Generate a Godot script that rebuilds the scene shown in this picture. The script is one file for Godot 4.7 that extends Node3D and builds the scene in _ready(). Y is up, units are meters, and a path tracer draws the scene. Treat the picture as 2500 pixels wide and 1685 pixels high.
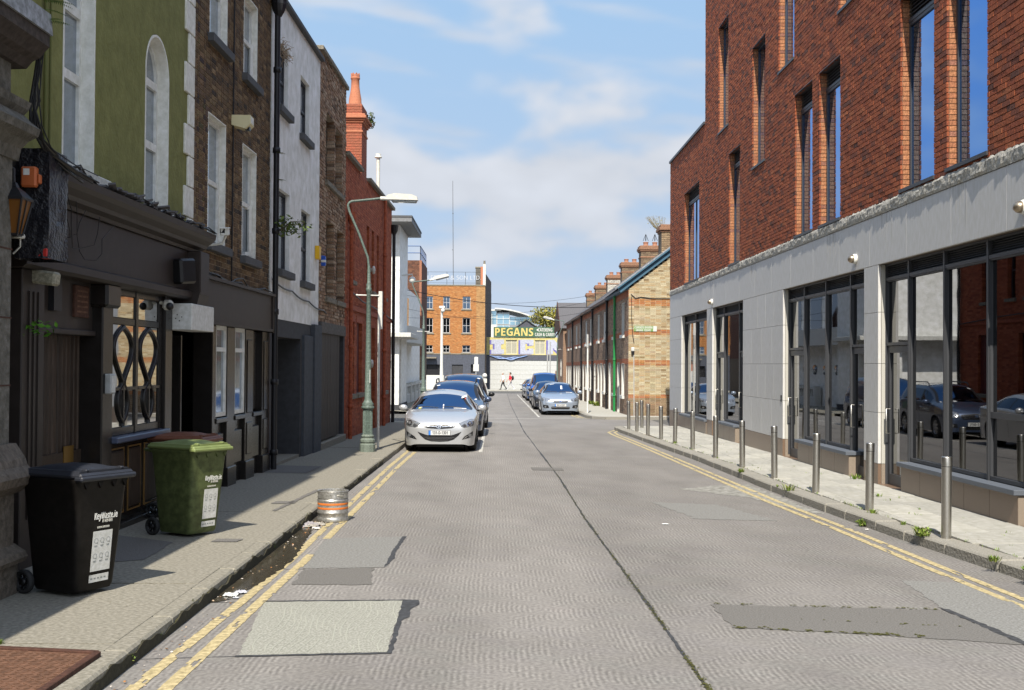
extends Node3D
# A narrow city street: old pubs and terraces on the left, a brick block over granite shopfronts on the right.
# World: x right, y up, the street runs along -z; Z in comments and in many arguments is the distance down the street (-z).

const SLOPE := 0.0065
var mats := {}
var tex := {}
var rng := RandomNumberGenerator.new()
var unit_box: BoxMesh

func gy(zd: float) -> float:                      # height of the road surface at distance zd
	return -SLOPE * zd

func lx(zd: float) -> float:                      # plane of the left-hand fronts
	return -4.66 + 0.021 * zd

func _ready() -> void:
	rng.seed = 7
	var cam := Camera3D.new()
	cam.name = "camera"
	cam.position = Vector3(0, 1.95, 0)
	cam.rotation_order = EULER_ORDER_YXZ
	cam.rotation = Vector3(0.01668, -0.0144, 0.006)
	cam.rotation.y = -(1250.0 - 1209.0) / 2848.0
	cam.fov = rad_to_deg(2.0 * atan(842.5 / 2848.0))
	cam.near = 0.1
	cam.far = 1500.0
	add_child(cam)
	cam.current = true
	var we := WorldEnvironment.new()
	we.name = "world_environment"
	var env := Environment.new()
	env.background_mode = Environment.BG_SKY
	env.tonemap_mode = Environment.TONE_MAPPER_LINEAR
	env.tonemap_exposure = 1.9
	env.background_energy_multiplier = 0.62
	env.sdfgi_enabled = true
	env.ssao_enabled = true
	env.ssil_enabled = true
	var sky := Sky.new()
	var psm := PanoramaSkyMaterial.new()
	psm.panorama = make_sky()
	sky.sky_material = psm
	env.sky = sky
	we.environment = env
	add_child(we)
	var sun := DirectionalLight3D.new()
	sun.name = "sun"
	sun.light_energy = 1.36
	sun.light_color = Color(1.0, 0.965, 0.91)
	sun.light_angular_distance = 0.5
	sun.shadow_enabled = true
	var el := deg_to_rad(49.0)
	var az := deg_to_rad(7.5)
	var dir := Vector3(sin(az) * cos(el), -sin(el), -cos(az) * cos(el))
	sun.basis = Basis.looking_at(dir, Vector3.UP)
	add_child(sun)

	make_textures()
	make_materials()
	unit_box = BoxMesh.new()
	unit_box.size = Vector3.ONE

	build_ground()
	build_right_block()
	build_left_row()
	build_far_end()
	build_cottages()
	build_street_furniture()
	build_cars()
	build_people()
	build_litter_and_weeds()

# ------------------------------------------------------------------ sky, textures, materials

func make_sky() -> ImageTexture:
	var w := 2048
	var h := 1024
	var f := FastNoiseLite.new()
	f.seed = 11
	f.noise_type = FastNoiseLite.TYPE_SIMPLEX_SMOOTH
	f.fractal_type = FastNoiseLite.FRACTAL_FBM
	f.fractal_octaves = 6
	f.frequency = 1.0
	var f2 := FastNoiseLite.new()
	f2.seed = 5
	f2.noise_type = FastNoiseLite.TYPE_SIMPLEX_SMOOTH
	f2.fractal_type = FastNoiseLite.FRACTAL_FBM
	f2.fractal_octaves = 4
	f2.frequency = 1.0
	# cloud banks: azimuth, elevation, half width, half height in degrees, strength, hardness
	var banks := [
		[-4.4, 9.6, 2.4, 1.2, 0.85], [-1.0, 8.4, 3.0, 1.0, 0.8], [2.0, 9.2, 2.6, 1.4, 0.85], [5.6, 9.4, 3.0, 1.7, 0.85], [9.8, 9.6, 3.0, 2.2, 0.85], [-7.6, 10.4, 2.0, 2.0, 0.8], [-6.4, 8.2, 2.4, 0.8, 0.6],
		[2.3, 6.6, 6.0, 0.9, 0.7], [0.8, 16.9, 2.2, 1.9, 0.75], [-3.4, 17.8, 2.8, 1.0, 0.4], [4.6, 13.2, 4.8, 0.7, 0.55], [6.0, 12.1, 3.8, 0.6, 0.5], [3.0, 14.0, 3.0, 0.5, 0.4], [2.6, 11.1, 2.4, 0.8, 0.5], [7.6, 15.8, 1.6, 0.6, 0.35],
		[-3.9, 2.9, 1.0, 1.0, 0.5], [-2.0, 5.2, 5.0, 0.9, 0.45], [4.5, 4.6, 4.5, 1.2, 0.4],
		[-30, 12, 16, 5, 0.8], [-60, 20, 18, 6, 0.7], [38, 13, 16, 6, 0.8], [70, 18, 20, 6, 0.7], [110, 22, 20, 8, 0.8], [-110, 24, 22, 8, 0.8], [150, 30, 24, 8, 0.7], [-160, 26, 22, 8, 0.8], [30, 40, 20, 7, 0.6], [-40, 48, 20, 7, 0.6], [100, 52, 24, 8, 0.6], [-120, 55, 24, 8, 0.6]]
	var data := PackedFloat32Array()
	data.resize(w * h * 3)
	var sdir := Vector3(-sin(deg_to_rad(7.5)), 0, cos(deg_to_rad(7.5))) * cos(deg_to_rad(49.0))
	var er_s := sin(deg_to_rad(49.0))
	for y in h:
		var e := 90.0 - (y + 0.5) * 180.0 / h
		var er := deg_to_rad(e)
		var ce := cos(er)
		var t := clampf(e / 20.0, 0.0, 1.0)
		var base := Vector3(0.48, 0.57, 0.70).lerp(Vector3(0.245, 0.43, 0.67), pow(t, 0.75))
		base = base.lerp(Vector3(0.55, 0.60, 0.68), 0.55 * smoothstep(6.5, 0.0, e))
		base = base.lerp(Vector3(0.15, 0.31, 0.62), smoothstep(14.0, 65.0, e))
		if e < 0.0:
			base = Vector3(0.32, 0.31, 0.29).lerp(Vector3(0.6, 0.7, 0.84), smoothstep(-2.0, 0.0, e))
		var near := []
		for b in banks:
			if absf(e - b[1]) < b[3] * 2.4:
				near.append(b)
		for x in w:
			var c := base
			if e > -1.0:
				var a := wrapf((x + 0.5) * 360.0 / w, -180.0, 180.0)    # the first column looks down the street
				var d := 0.0
				for b in near:
					var dx: float = wrapf(a - b[0], -180.0, 180.0) / b[2]
					if absf(dx) < 2.4:
						var dy: float = (e - b[1]) / b[3]
						if dy < 0.0:
							dy *= 0.75
						d += b[4] * exp(-(dx * dx + dy * dy) * 0.9)
				var ar := deg_to_rad(a)
				var px := sin(ar) * ce
				var pz := -cos(ar) * ce
				var n := f.get_noise_3d(px * 11.0, sin(er) * 24.0, pz * 11.0)
				var cov := smoothstep(0.24, 0.98, d * 0.9 + n * 0.8 * minf(1.0, 0.25 + d * 1.5))
				if e < 22.0 and e > 0.0:
					var wisp := f2.get_noise_3d(px * 4.0, sin(er) * 30.0 + px * 4.0, pz * 4.0)
					cov = maxf(cov, smoothstep(0.0, 0.6, wisp) * 0.7)
				cov *= 0.86
				var puff := 1.0 + 0.16 * n
				var white := puff * Vector3(0.565, 0.58, 0.62).lerp(Vector3(0.54, 0.57, 0.63), smoothstep(12.0, 2.0, e))
				c = c.lerp(white, cov)
			# broad glow added around the sun, behind the camera, to fill the shade
			var cg := er_s * sin(er) + ce * (sin(deg_to_rad((x + 0.5) * 360.0 / w)) * sdir.x - cos(deg_to_rad((x + 0.5) * 360.0 / w)) * sdir.z)
			if e > 0.0:
				c += Vector3(0.78, 0.76, 0.74) * pow(maxf(0.0, (1.0 + cg) * 0.5), 2.2)
			var i := (y * w + x) * 3
			data[i] = c.x
			data[i + 1] = c.y
			data[i + 2] = c.z
	var im := Image.create_from_data(w, h, false, Image.FORMAT_RGBF, data.to_byte_array())
	return ImageTexture.create_from_image(im)

func noise_tex(key: String, sd: int, size: int, freq: float, oct: int, lo: float, hi: float, typ := FastNoiseLite.TYPE_SIMPLEX_SMOOTH) -> NoiseTexture2D:
	var n := FastNoiseLite.new()
	n.seed = sd
	n.noise_type = typ
	n.frequency = freq
	n.fractal_type = FastNoiseLite.FRACTAL_FBM
	n.fractal_octaves = oct
	n.fractal_gain = 0.62
	var t := NoiseTexture2D.new()
	t.width = size
	t.height = size
	t.seamless = true
	t.noise = n
	var g := Gradient.new()
	g.offsets = PackedFloat32Array([0.12, 0.5, 0.9])
	g.colors = PackedColorArray([Color(lo, lo, lo * 0.97), Color((lo + hi) * 0.5, (lo + hi) * 0.5, (lo + hi) * 0.49), Color(hi, hi, hi)])
	t.color_ramp = g
	tex[key] = t
	return t

func normal_tex(key: String, sd: int, size: int, freq: float, oct: int, bump: float) -> void:
	var n := FastNoiseLite.new()
	n.seed = sd
	n.frequency = freq
	n.fractal_type = FastNoiseLite.FRACTAL_FBM
	n.fractal_octaves = oct
	n.fractal_gain = 0.6
	var t := NoiseTexture2D.new()
	t.width = size
	t.height = size
	t.seamless = true
	t.noise = n
	t.as_normal_map = true
	t.bump_strength = bump
	tex[key] = t

func make_textures() -> void:
	noise_tex("mottle", 3, 1024, 0.006, 7, 0.86, 1.0)
	noise_tex("soft", 61, 1024, 0.012, 6, 0.93, 1.0)
	noise_tex("strong", 9, 1024, 0.008, 7, 0.66, 1.0)
	noise_tex("grain", 21, 512, 0.09, 3, 0.84, 1.0)
	noise_tex("gritty", 27, 1024, 0.05, 6, 0.74, 1.0)
	noise_tex("speck", 33, 512, 0.3, 2, 0.55, 1.0)
	normal_tex("rough", 15, 512, 0.05, 5, 5.0)
	normal_tex("wave", 16, 512, 0.008, 3, 3.0)
	# old ribbed concrete: lengthwise tamped ridges about 42 mm apart, broken by wear, with exposed aggregate
	var s := 1024
	var s2 := 2048
	var n1 := FastNoiseLite.new()
	n1.seed = 4
	n1.frequency = 0.006
	n1.fractal_octaves = 4
	var n2 := FastNoiseLite.new()
	n2.seed = 8
	n2.frequency = 0.35
	n2.fractal_octaves = 2
	var a1 := n1.get_seamless_image(s2, s).get_data()
	var a2 := n2.get_seamless_image(s2, s).get_data()
	n1.seed = 77
	n1.frequency = 0.05
	var a3 := n1.get_seamless_image(s2, s).get_data()
	var col := PackedByteArray()
	col.resize(s2 * s * 3)
	var hgt := PackedByteArray()
	hgt.resize(s2 * s)
	for y in s:
		for x in s2:
			var i := y * s2 + x
			var wob := (a1[i] - 128) * 0.05 + (a3[i] - 128) * 0.008
			var rib := 0.5 + 0.5 * sin((x + wob) * TAU * 122.0 / s2)
			var wear := smoothstep(0.44, 0.62, a1[i] / 255.0) + 0.12
			var g := (a2[i] - 128) / 128.0
			var v := 0.88 + 0.04 * g + (rib - 0.5) * 0.13 * wear + (a3[i] - 128) * 0.0009
			var b := int(clampf(v, 0.0, 1.0) * 255.0)
			col[i * 3] = b
			col[i * 3 + 1] = int(b * 0.985)
			col[i * 3 + 2] = int(b * 0.965)
			hgt[i] = int(clampf(0.5 + (rib - 0.5) * 0.6 * wear + g * 0.05, 0.0, 1.0) * 255.0)
	tex["ribs"] = ImageTexture.create_from_image(Image.create_from_data(s2, s, false, Image.FORMAT_RGB8, col))
	var hi := Image.create_from_data(s2, s, false, Image.FORMAT_L8, hgt)
	hi.convert(Image.FORMAT_RGBA8)
	hi.bump_map_to_normal_map(3.0)
	tex["ribs_n"] = ImageTexture.create_from_image(hi)

# linear colour; options: t texture, ts triplanar scale, n normal texture, ns strength, metal, spec, vc, clear, back
func mat(key: String, r: float, g: float, b: float, rough := 0.85, o := {}) -> StandardMaterial3D:
	if mats.has(key):
		return mats[key]
	var m := StandardMaterial3D.new()
	m.resource_name = key
	m.albedo_color = Color(r, g, b).linear_to_srgb()
	m.roughness = rough
	m.metallic = o.get("metal", 0.0)
	m.metallic_specular = o.get("spec", 0.4)
	if o.get("vc", false):
		m.vertex_color_use_as_albedo = true
	if o.has("t"):
		m.albedo_texture = tex[o.t]
	if o.has("n"):
		m.normal_enabled = true
		m.normal_texture = tex[o.n]
		m.normal_scale = o.get("ns", 0.6)
	if o.has("t") or o.has("n"):
		if o.get("tri", true):
			m.uv1_triplanar = true
			m.uv1_world_triplanar = true
			var ts = o.get("ts", 0.5)
			m.uv1_scale = ts if ts is Vector3 else Vector3(ts, ts, ts)
			m.uv1_triplanar_sharpness = 4.0
	if o.has("clear"):
		m.clearcoat_enabled = true
		m.clearcoat = o.clear
		m.clearcoat_roughness = 0.05
	if o.has("back"):
		m.backlight_enabled = true
		m.backlight = o.back
	m.cull_mode = BaseMaterial3D.CULL_DISABLED
	mats[key] = m
	return m

func make_materials() -> void:
	mat("brick_v", 1, 1, 1, 0.9, {"vc": true, "t": "strong", "ts": 3.1, "n": "rough", "ns": 0.9})
	mat("mortar", 0.30, 0.25, 0.20, 0.95, {"t": "mottle", "ts": 0.7})
	mat("mortar_dark", 0.16, 0.125, 0.095, 0.95, {"t": "mottle", "ts": 0.7})
	mat("mortar_light", 0.55, 0.49, 0.38, 0.95, {"t": "mottle", "ts": 0.7})
	mat("granite", 0.5, 0.485, 0.47, 0.7, {"t": "grain", "ts": 1.6})
	mat("granite_rock", 0.55, 0.53, 0.49, 0.9, {"t": "strong", "ts": 2.0, "n": "rough", "ns": 1.0})
	mat("granite_brown", 0.27, 0.185, 0.135, 0.3, {"t": "speck", "ts": 2.5})
	mat("anthracite", 0.055, 0.058, 0.064, 0.45, {"metal": 0.3})
	mat("shop_glass", 0.15, 0.155, 0.165, 0.015, {"metal": 1.0, "n": "wave", "ns": 0.006, "ts": 0.25})
	mat("sky_glass", 0.10, 0.29, 0.66, 0.015, {"metal": 1.0, "n": "wave", "ns": 0.006, "ts": 0.2})
	mat("pane", 0.12, 0.16, 0.21, 0.02, {"metal": 1.0})
	mat("pane_pale", 0.30, 0.33, 0.36, 0.1, {"metal": 0.5})
	mat("steel", 0.62, 0.60, 0.57, 0.36, {"metal": 1.0, "t": "grain", "ts": Vector3(6, 0.4, 6)})
	mat("white_paint", 0.78, 0.78, 0.76, 0.6, {"t": "mottle", "ts": 0.8})
	mat("far_white", 0.56, 0.56, 0.55, 0.7, {"t": "soft", "ts": 0.8})  # darker copy of the white paint, for things in full sun
	mat("off_white", 0.62, 0.61, 0.57, 0.6, {"t": "mottle", "ts": 1.5})
	mat("white_render", 0.84, 0.845, 0.85, 0.9, {"t": "mottle", "ts": 0.35, "n": "rough", "ns": 0.15})
	mat("green_render", 0.205, 0.205, 0.07, 0.95, {"t": "mottle", "ts": Vector3(0.55, 0.4, 0.55), "n": "rough", "ns": 0.3})
	mat("pub_brown", 0.034, 0.026, 0.023, 0.5, {"t": "mottle", "ts": 0.6})
	mat("pub_black", 0.017, 0.0145, 0.0135, 0.25, {"t": "mottle", "ts": 0.6})
	mat("pub_wood", 0.06, 0.04, 0.028, 0.55, {"t": "strong", "ts": Vector3(3, 0.3, 3)})
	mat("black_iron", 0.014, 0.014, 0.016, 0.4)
	mat("black_plastic", 0.016, 0.016, 0.018, 0.38, {"t": "mottle", "ts": 1.0})
	mat("rubber", 0.018, 0.018, 0.018, 0.75)
	mat("slate_sill", 0.09, 0.092, 0.1, 0.8, {"t": "mottle", "ts": 1.5})
	mat("grey_board", 0.075, 0.062, 0.052, 0.7, {"t": "strong", "ts": Vector3(2, 0.25, 2)})
	mat("dark_frame", 0.035, 0.038, 0.045, 0.5)
	mat("red_paint", 0.45, 0.11, 0.05, 0.75, {"t": "strong", "ts": 0.9})
	mat("maroon", 0.15, 0.02, 0.018, 0.55, {"t": "strong", "ts": Vector3(2, 0.3, 2)})
	mat("terracotta", 0.45, 0.175, 0.1, 0.85, {"t": "mottle", "ts": 2.0})
	mat("stone_old", 0.165, 0.152, 0.132, 0.92, {"t": "strong", "ts": 0.8, "n": "rough", "ns": 0.8})
	mat("stone_cap", 0.30, 0.27, 0.22, 0.92, {"t": "strong", "ts": 1.2, "n": "rough", "ns": 0.8})
	mat("lead", 0.33, 0.34, 0.37, 0.7, {"t": "strong", "ts": 1.2})
	mat("slate", 0.13, 0.125, 0.135, 0.8, {"t": "strong", "ts": 2.0})
	mat("lamp_green", 0.145, 0.195, 0.175, 0.55, {"t": "strong", "ts": 2.2})
	mat("galvanised", 0.42, 0.43, 0.44, 0.5, {"t": "mottle", "ts": 1.5})
	mat("pale_metal", 0.68, 0.68, 0.67, 0.5, {"t": "mottle", "ts": 1.5})
	mat("drain_green", 0.02, 0.20, 0.055, 0.4)
	mat("kerb", 0.31, 0.295, 0.265, 0.9, {"t": "gritty", "ts": 0.7, "n": "rough", "ns": 0.5})
	mat("path_left", 0.275, 0.258, 0.218, 0.95, {"t": "gritty", "ts": 0.4, "n": "rough", "ns": 0.25})
	mat("flag", 0.385, 0.375, 0.345, 0.9, {"t": "mottle", "ts": 0.7, "n": "rough", "ns": 0.4})
	mat("road", 1, 1, 1, 0.92, {"vc": true, "t": "ribs", "n": "ribs_n", "ns": 0.32, "tri": false})
	mat("asphalt", 0.15, 0.147, 0.143, 0.95, {"t": "speck", "ts": 1.1, "n": "rough", "ns": 0.8})
	mat("patch_pale", 0.335, 0.335, 0.30, 0.92, {"t": "gritty", "ts": Vector3(0.8, 0.8, 0.45), "n": "wave", "ns": 0.5, })
	mat("patch_grey", 0.238, 0.236, 0.23, 0.92, {"t": "gritty", "ts": 0.6, "n": "rough", "ns": 0.4})
	mat("patch_dark", 0.17, 0.162, 0.155, 0.9, {"t": "gritty", "ts": 1.0, "n": "rough", "ns": 0.5})
	mat("tar", 0.06, 0.062, 0.068, 0.75, {"t": "strong", "ts": 1.5})
	mat("yellow_line", 0.53, 0.44, 0.25, 0.8, {"t": "strong", "ts": 1.7})
	mat("white_line", 0.62, 0.61, 0.58, 0.8, {"t": "strong", "ts": 1.7})
	mat("moss", 0.10, 0.10, 0.022, 1.0, {"t": "strong", "ts": 6.0})
	mat("rust", 0.17, 0.088, 0.055, 0.8, {"t": "strong", "ts": 1.3})
	mat("rust_dark", 0.09, 0.04, 0.027, 0.85, {"t": "strong", "ts": 2.3})
	mat("leaf_v", 1, 1, 1, 0.6, {"vc": true, "back": Color(0.25, 0.3, 0.1)})
	mat("plain_v", 1, 1, 1, 0.7, {"vc": true})
	mat("hill_ground", 0.16, 0.155, 0.145, 0.95, {"t": "mottle", "ts": 0.2})

# ------------------------------------------------------------------ mesh helpers

func new_st() -> SurfaceTool:
	var st := SurfaceTool.new()
	st.begin(Mesh.PRIMITIVE_TRIANGLES)
	st.set_smooth_group(-1)
	return st

func tri(st: SurfaceTool, a: Vector3, b: Vector3, c: Vector3, out: Vector3) -> void:
	if (c - a).cross(b - a).dot(out) < 0.0:
		var t := b
		b = c
		c = t
	st.add_vertex(a)
	st.add_vertex(b)
	st.add_vertex(c)

func quad(st: SurfaceTool, a: Vector3, b: Vector3, c: Vector3, d: Vector3, out: Vector3) -> void:
	tri(st, a, b, c, out)
	tri(st, a, c, d, out)

func box(st: SurfaceTool, lo: Vector3, hi: Vector3, xf := Transform3D()) -> void:
	var p := []
	for i in 8:
		p.append(xf * Vector3(hi.x if i & 1 else lo.x, hi.y if i & 2 else lo.y, hi.z if i & 4 else lo.z))
	var b := xf.basis
	quad(st, p[0], p[1], p[3], p[2], -b.z)
	quad(st, p[4], p[5], p[7], p[6], b.z)
	quad(st, p[0], p[2], p[6], p[4], -b.x)
	quad(st, p[1], p[3], p[7], p[5], b.x)
	quad(st, p[0], p[1], p[5], p[4], -b.y)
	quad(st, p[2], p[3], p[7], p[6], b.y)

func boxc(st: SurfaceTool, c: Vector3, s: Vector3, xf := Transform3D()) -> void:
	box(st, c - s * 0.5, c + s * 0.5, xf)

# box with chamfered edges
func cbox(st: SurfaceTool, lo: Vector3, hi: Vector3, w: float, xf := Transform3D()) -> void:
	var c := (lo + hi) * 0.5
	var h := (hi - lo) * 0.5
	var b := xf.basis
	var ax := [Vector3(1, 0, 0), Vector3(0, 1, 0), Vector3(0, 0, 1)]
	for k in 3:
		var u: Vector3 = ax[k]
		var v: Vector3 = ax[(k + 1) % 3]
		var t: Vector3 = ax[(k + 2) % 3]
		var hu := h[k]
		var hv := h[(k + 1) % 3]
		var ht := h[(k + 2) % 3]
		for s in [-1.0, 1.0]:
			var f: Vector3 = c + u * hu * s
			var vv := v * (hv - w)
			var tt := t * (ht - w)
			quad(st, xf * (f - vv - tt), xf * (f + vv - tt), xf * (f + vv + tt), xf * (f - vv + tt), b * (u * s))
			for s2 in [-1.0, 1.0]:
				var e1: Vector3 = c + u * hu * s + v * (hv - w) * s2
				var e2: Vector3 = c + u * (hu - w) * s + v * hv * s2
				quad(st, xf * (e1 - tt), xf * (e1 + tt), xf * (e2 + tt), xf * (e2 - tt), b * (u * s + v * s2))
	for i in 8:
		var s := Vector3(1 if i & 1 else -1, 1 if i & 2 else -1, 1 if i & 4 else -1)
		var q := h - Vector3(w, w, w)
		tri(st, xf * (c + s * Vector3(h.x, q.y, q.z)), xf * (c + s * Vector3(q.x, h.y, q.z)), xf * (c + s * Vector3(q.x, q.y, h.z)), b * s)

# smooth tube through points
func tube(st: SurfaceTool, pts: Array, r, n := 8, caps := true) -> void:
	st.set_smooth_group(1)
	var rings := []
	var side := Vector3.ZERO
	for i in pts.size():
		var d: Vector3 = (pts[mini(i + 1, pts.size() - 1)] - pts[maxi(i - 1, 0)]).normalized()
		if side == Vector3.ZERO:
			side = d.cross(Vector3.UP if absf(d.y) < 0.9 else Vector3.RIGHT).normalized()
		else:
			side = (side - d * side.dot(d)).normalized()
		var up := side.cross(d)
		var rr: float = r[i] if r is Array else r
		var ring := []
		for k in n:
			var a := TAU * k / n
			ring.append(pts[i] + (side * cos(a) + up * sin(a)) * rr)
		rings.append(ring)
	for i in pts.size() - 1:
		for k in n:
			var k2 := (k + 1) % n
			var o: Vector3 = (rings[i][k] + rings[i][k2]) * 0.5 - pts[i]
			quad(st, rings[i][k], rings[i][k2], rings[i + 1][k2], rings[i + 1][k], o)
	st.set_smooth_group(-1)
	if caps:
		for e in [0, pts.size() - 1]:
			var o: Vector3 = pts[e] - pts[1 if e == 0 else e - 1]
			for k in n:
				tri(st, pts[e], rings[e][k], rings[e][(k + 1) % n], o)

# surface of revolution about y; prof: [radius, height] pairs from bottom to top
func lathe(st: SurfaceTool, prof: Array, n := 16, xf := Transform3D(), smooth := true) -> void:
	if smooth:
		st.set_smooth_group(2)
	for i in prof.size() - 1:
		var r0: float = prof[i][0]
		var y0: float = prof[i][1]
		var r1: float = prof[i + 1][0]
		var y1: float = prof[i + 1][1]
		for k in n:
			var a := TAU * k / n
			var b := TAU * (k + 1) / n
			var m := (a + b) * 0.5
			var o := Vector3(cos(m) * (y1 - y0), r0 - r1, sin(m) * (y1 - y0))
			if o.length() < 1e-6:
				continue
			quad(st, xf * Vector3(cos(a) * r0, y0, sin(a) * r0), xf * Vector3(cos(b) * r0, y0, sin(b) * r0), xf * Vector3(cos(b) * r1, y1, sin(b) * r1), xf * Vector3(cos(a) * r1, y1, sin(a) * r1), xf.basis * o)
	st.set_smooth_group(-1)

func ball(st: SurfaceTool, c: Vector3, r: Vector3, n := 10, xf := Transform3D()) -> void:
	var prof := []
	for i in n + 1:
		var a := PI * i / n - PI / 2
		prof.append([cos(a), sin(a)])
	lathe(st, prof, n + 4, xf * Transform3D(Basis.from_scale(r), c))

# flat outline in x,y pulled out from z0 to z1
func prism(st: SurfaceTool, poly: PackedVector2Array, z0: float, z1: float, xf := Transform3D()) -> void:
	var ids := Geometry2D.triangulate_polygon(poly)
	for i in range(0, ids.size(), 3):
		for z in [z0, z1]:
			tri(st, xf * Vector3(poly[ids[i]].x, poly[ids[i]].y, z), xf * Vector3(poly[ids[i + 1]].x, poly[ids[i + 1]].y, z), xf * Vector3(poly[ids[i + 2]].x, poly[ids[i + 2]].y, z), xf.basis.z * (z - (z0 + z1) * 0.5))
	var cw := Geometry2D.is_polygon_clockwise(poly)
	for i in poly.size():
		var a := poly[i]
		var b := poly[(i + 1) % poly.size()]
		var d := b - a
		var o := Vector3(-d.y, d.x, 0) if cw else Vector3(d.y, -d.x, 0)
		quad(st, xf * Vector3(a.x, a.y, z0), xf * Vector3(b.x, b.y, z0), xf * Vector3(b.x, b.y, z1), xf * Vector3(a.x, a.y, z1), xf.basis * o)

# a wall from u0..u1, y0..y1 with its face at z1 and back at z0 and rectangular openings (Rect2 in u,y)
func wall(st: SurfaceTool, u0: float, u1: float, y0: float, y1: float, z0: float, z1: float, holes := []) -> void:
	var us := [u0, u1]
	var ys := [y0, y1]
	for h in holes:
		for v in [h.position.x, h.end.x]:
			if v > u0 + 0.001 and v < u1 - 0.001:
				us.append(v)
		for v in [h.position.y, h.end.y]:
			if v > y0 + 0.001 and v < y1 - 0.001:
				ys.append(v)
	us.sort()
	ys.sort()
	for i in us.size() - 1:
		if us[i + 1] - us[i] < 0.0005:
			continue
		var start := -1.0e9
		for j in ys.size():
			var solid := j < ys.size() - 1
			if solid:
				var c := Vector2((us[i] + us[i + 1]) * 0.5, (ys[j] + ys[j + 1]) * 0.5)
				for h in holes:
					if h.has_point(c):
						solid = false
						break
			if solid and start < -1.0e8:
				start = ys[j]
			elif not solid and start > -1.0e8:
				box(st, Vector3(us[i], start, z0), Vector3(us[i + 1], ys[j], z1))
				start = -1.0e9

func done(called: String, st, m: Material, parent: Node3D = self) -> MeshInstance3D:
	var mi := MeshInstance3D.new()
	mi.name = called
	if st is SurfaceTool:
		st.generate_normals()
		mi.mesh = st.commit()
	else:
		mi.mesh = st
	mi.material_override = m
	parent.add_child(mi, true)
	return mi

func part_box(called: String, lo: Vector3, hi: Vector3, m: Material, parent: Node3D, bev := 0.0) -> MeshInstance3D:
	var st := new_st()
	if bev > 0.0:
		cbox(st, lo, hi, bev)
	else:
		box(st, lo, hi)
	return done(called, st, m, parent)

func tag(o: Node3D, label: String, category := "", group := "", kind := "") -> Node3D:
	if label:
		o.set_meta("label", label)
	if category:
		o.set_meta("category", category)
	if group:
		o.set_meta("group", group)
	if kind:
		o.set_meta("kind", kind)
	return o

func thing(called: String, label: String, category: String, at := Vector3.ZERO, turn := 0.0, group := "") -> Node3D:
	var o := Node3D.new()
	o.name = called
	add_child(o, true)
	o.position = at
	o.rotation.y = turn
	return tag(o, label, category, group)

# frames whose x runs along a front, y up and z out into the street
func left_frame(o: Node3D, zd: float) -> void:
	var u := Vector3(0.021, 0, -1).normalized()
	o.transform = Transform3D(Basis(u, Vector3.UP, u.cross(Vector3.UP)), Vector3(lx(zd), 0, -zd))

func right_frame(o: Node3D, x: float, zd: float) -> void:
	o.transform = Transform3D(Basis(Vector3(0, 0, 1), Vector3.UP, Vector3(-1, 0, 0)), Vector3(x, 0, -zd))

func pick(pal: Array) -> Color:
	var t := rng.randf()
	for p in pal:
		t -= p[1]
		if t <= 0.0:
			return p[0]
	return pal[0][0]

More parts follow.
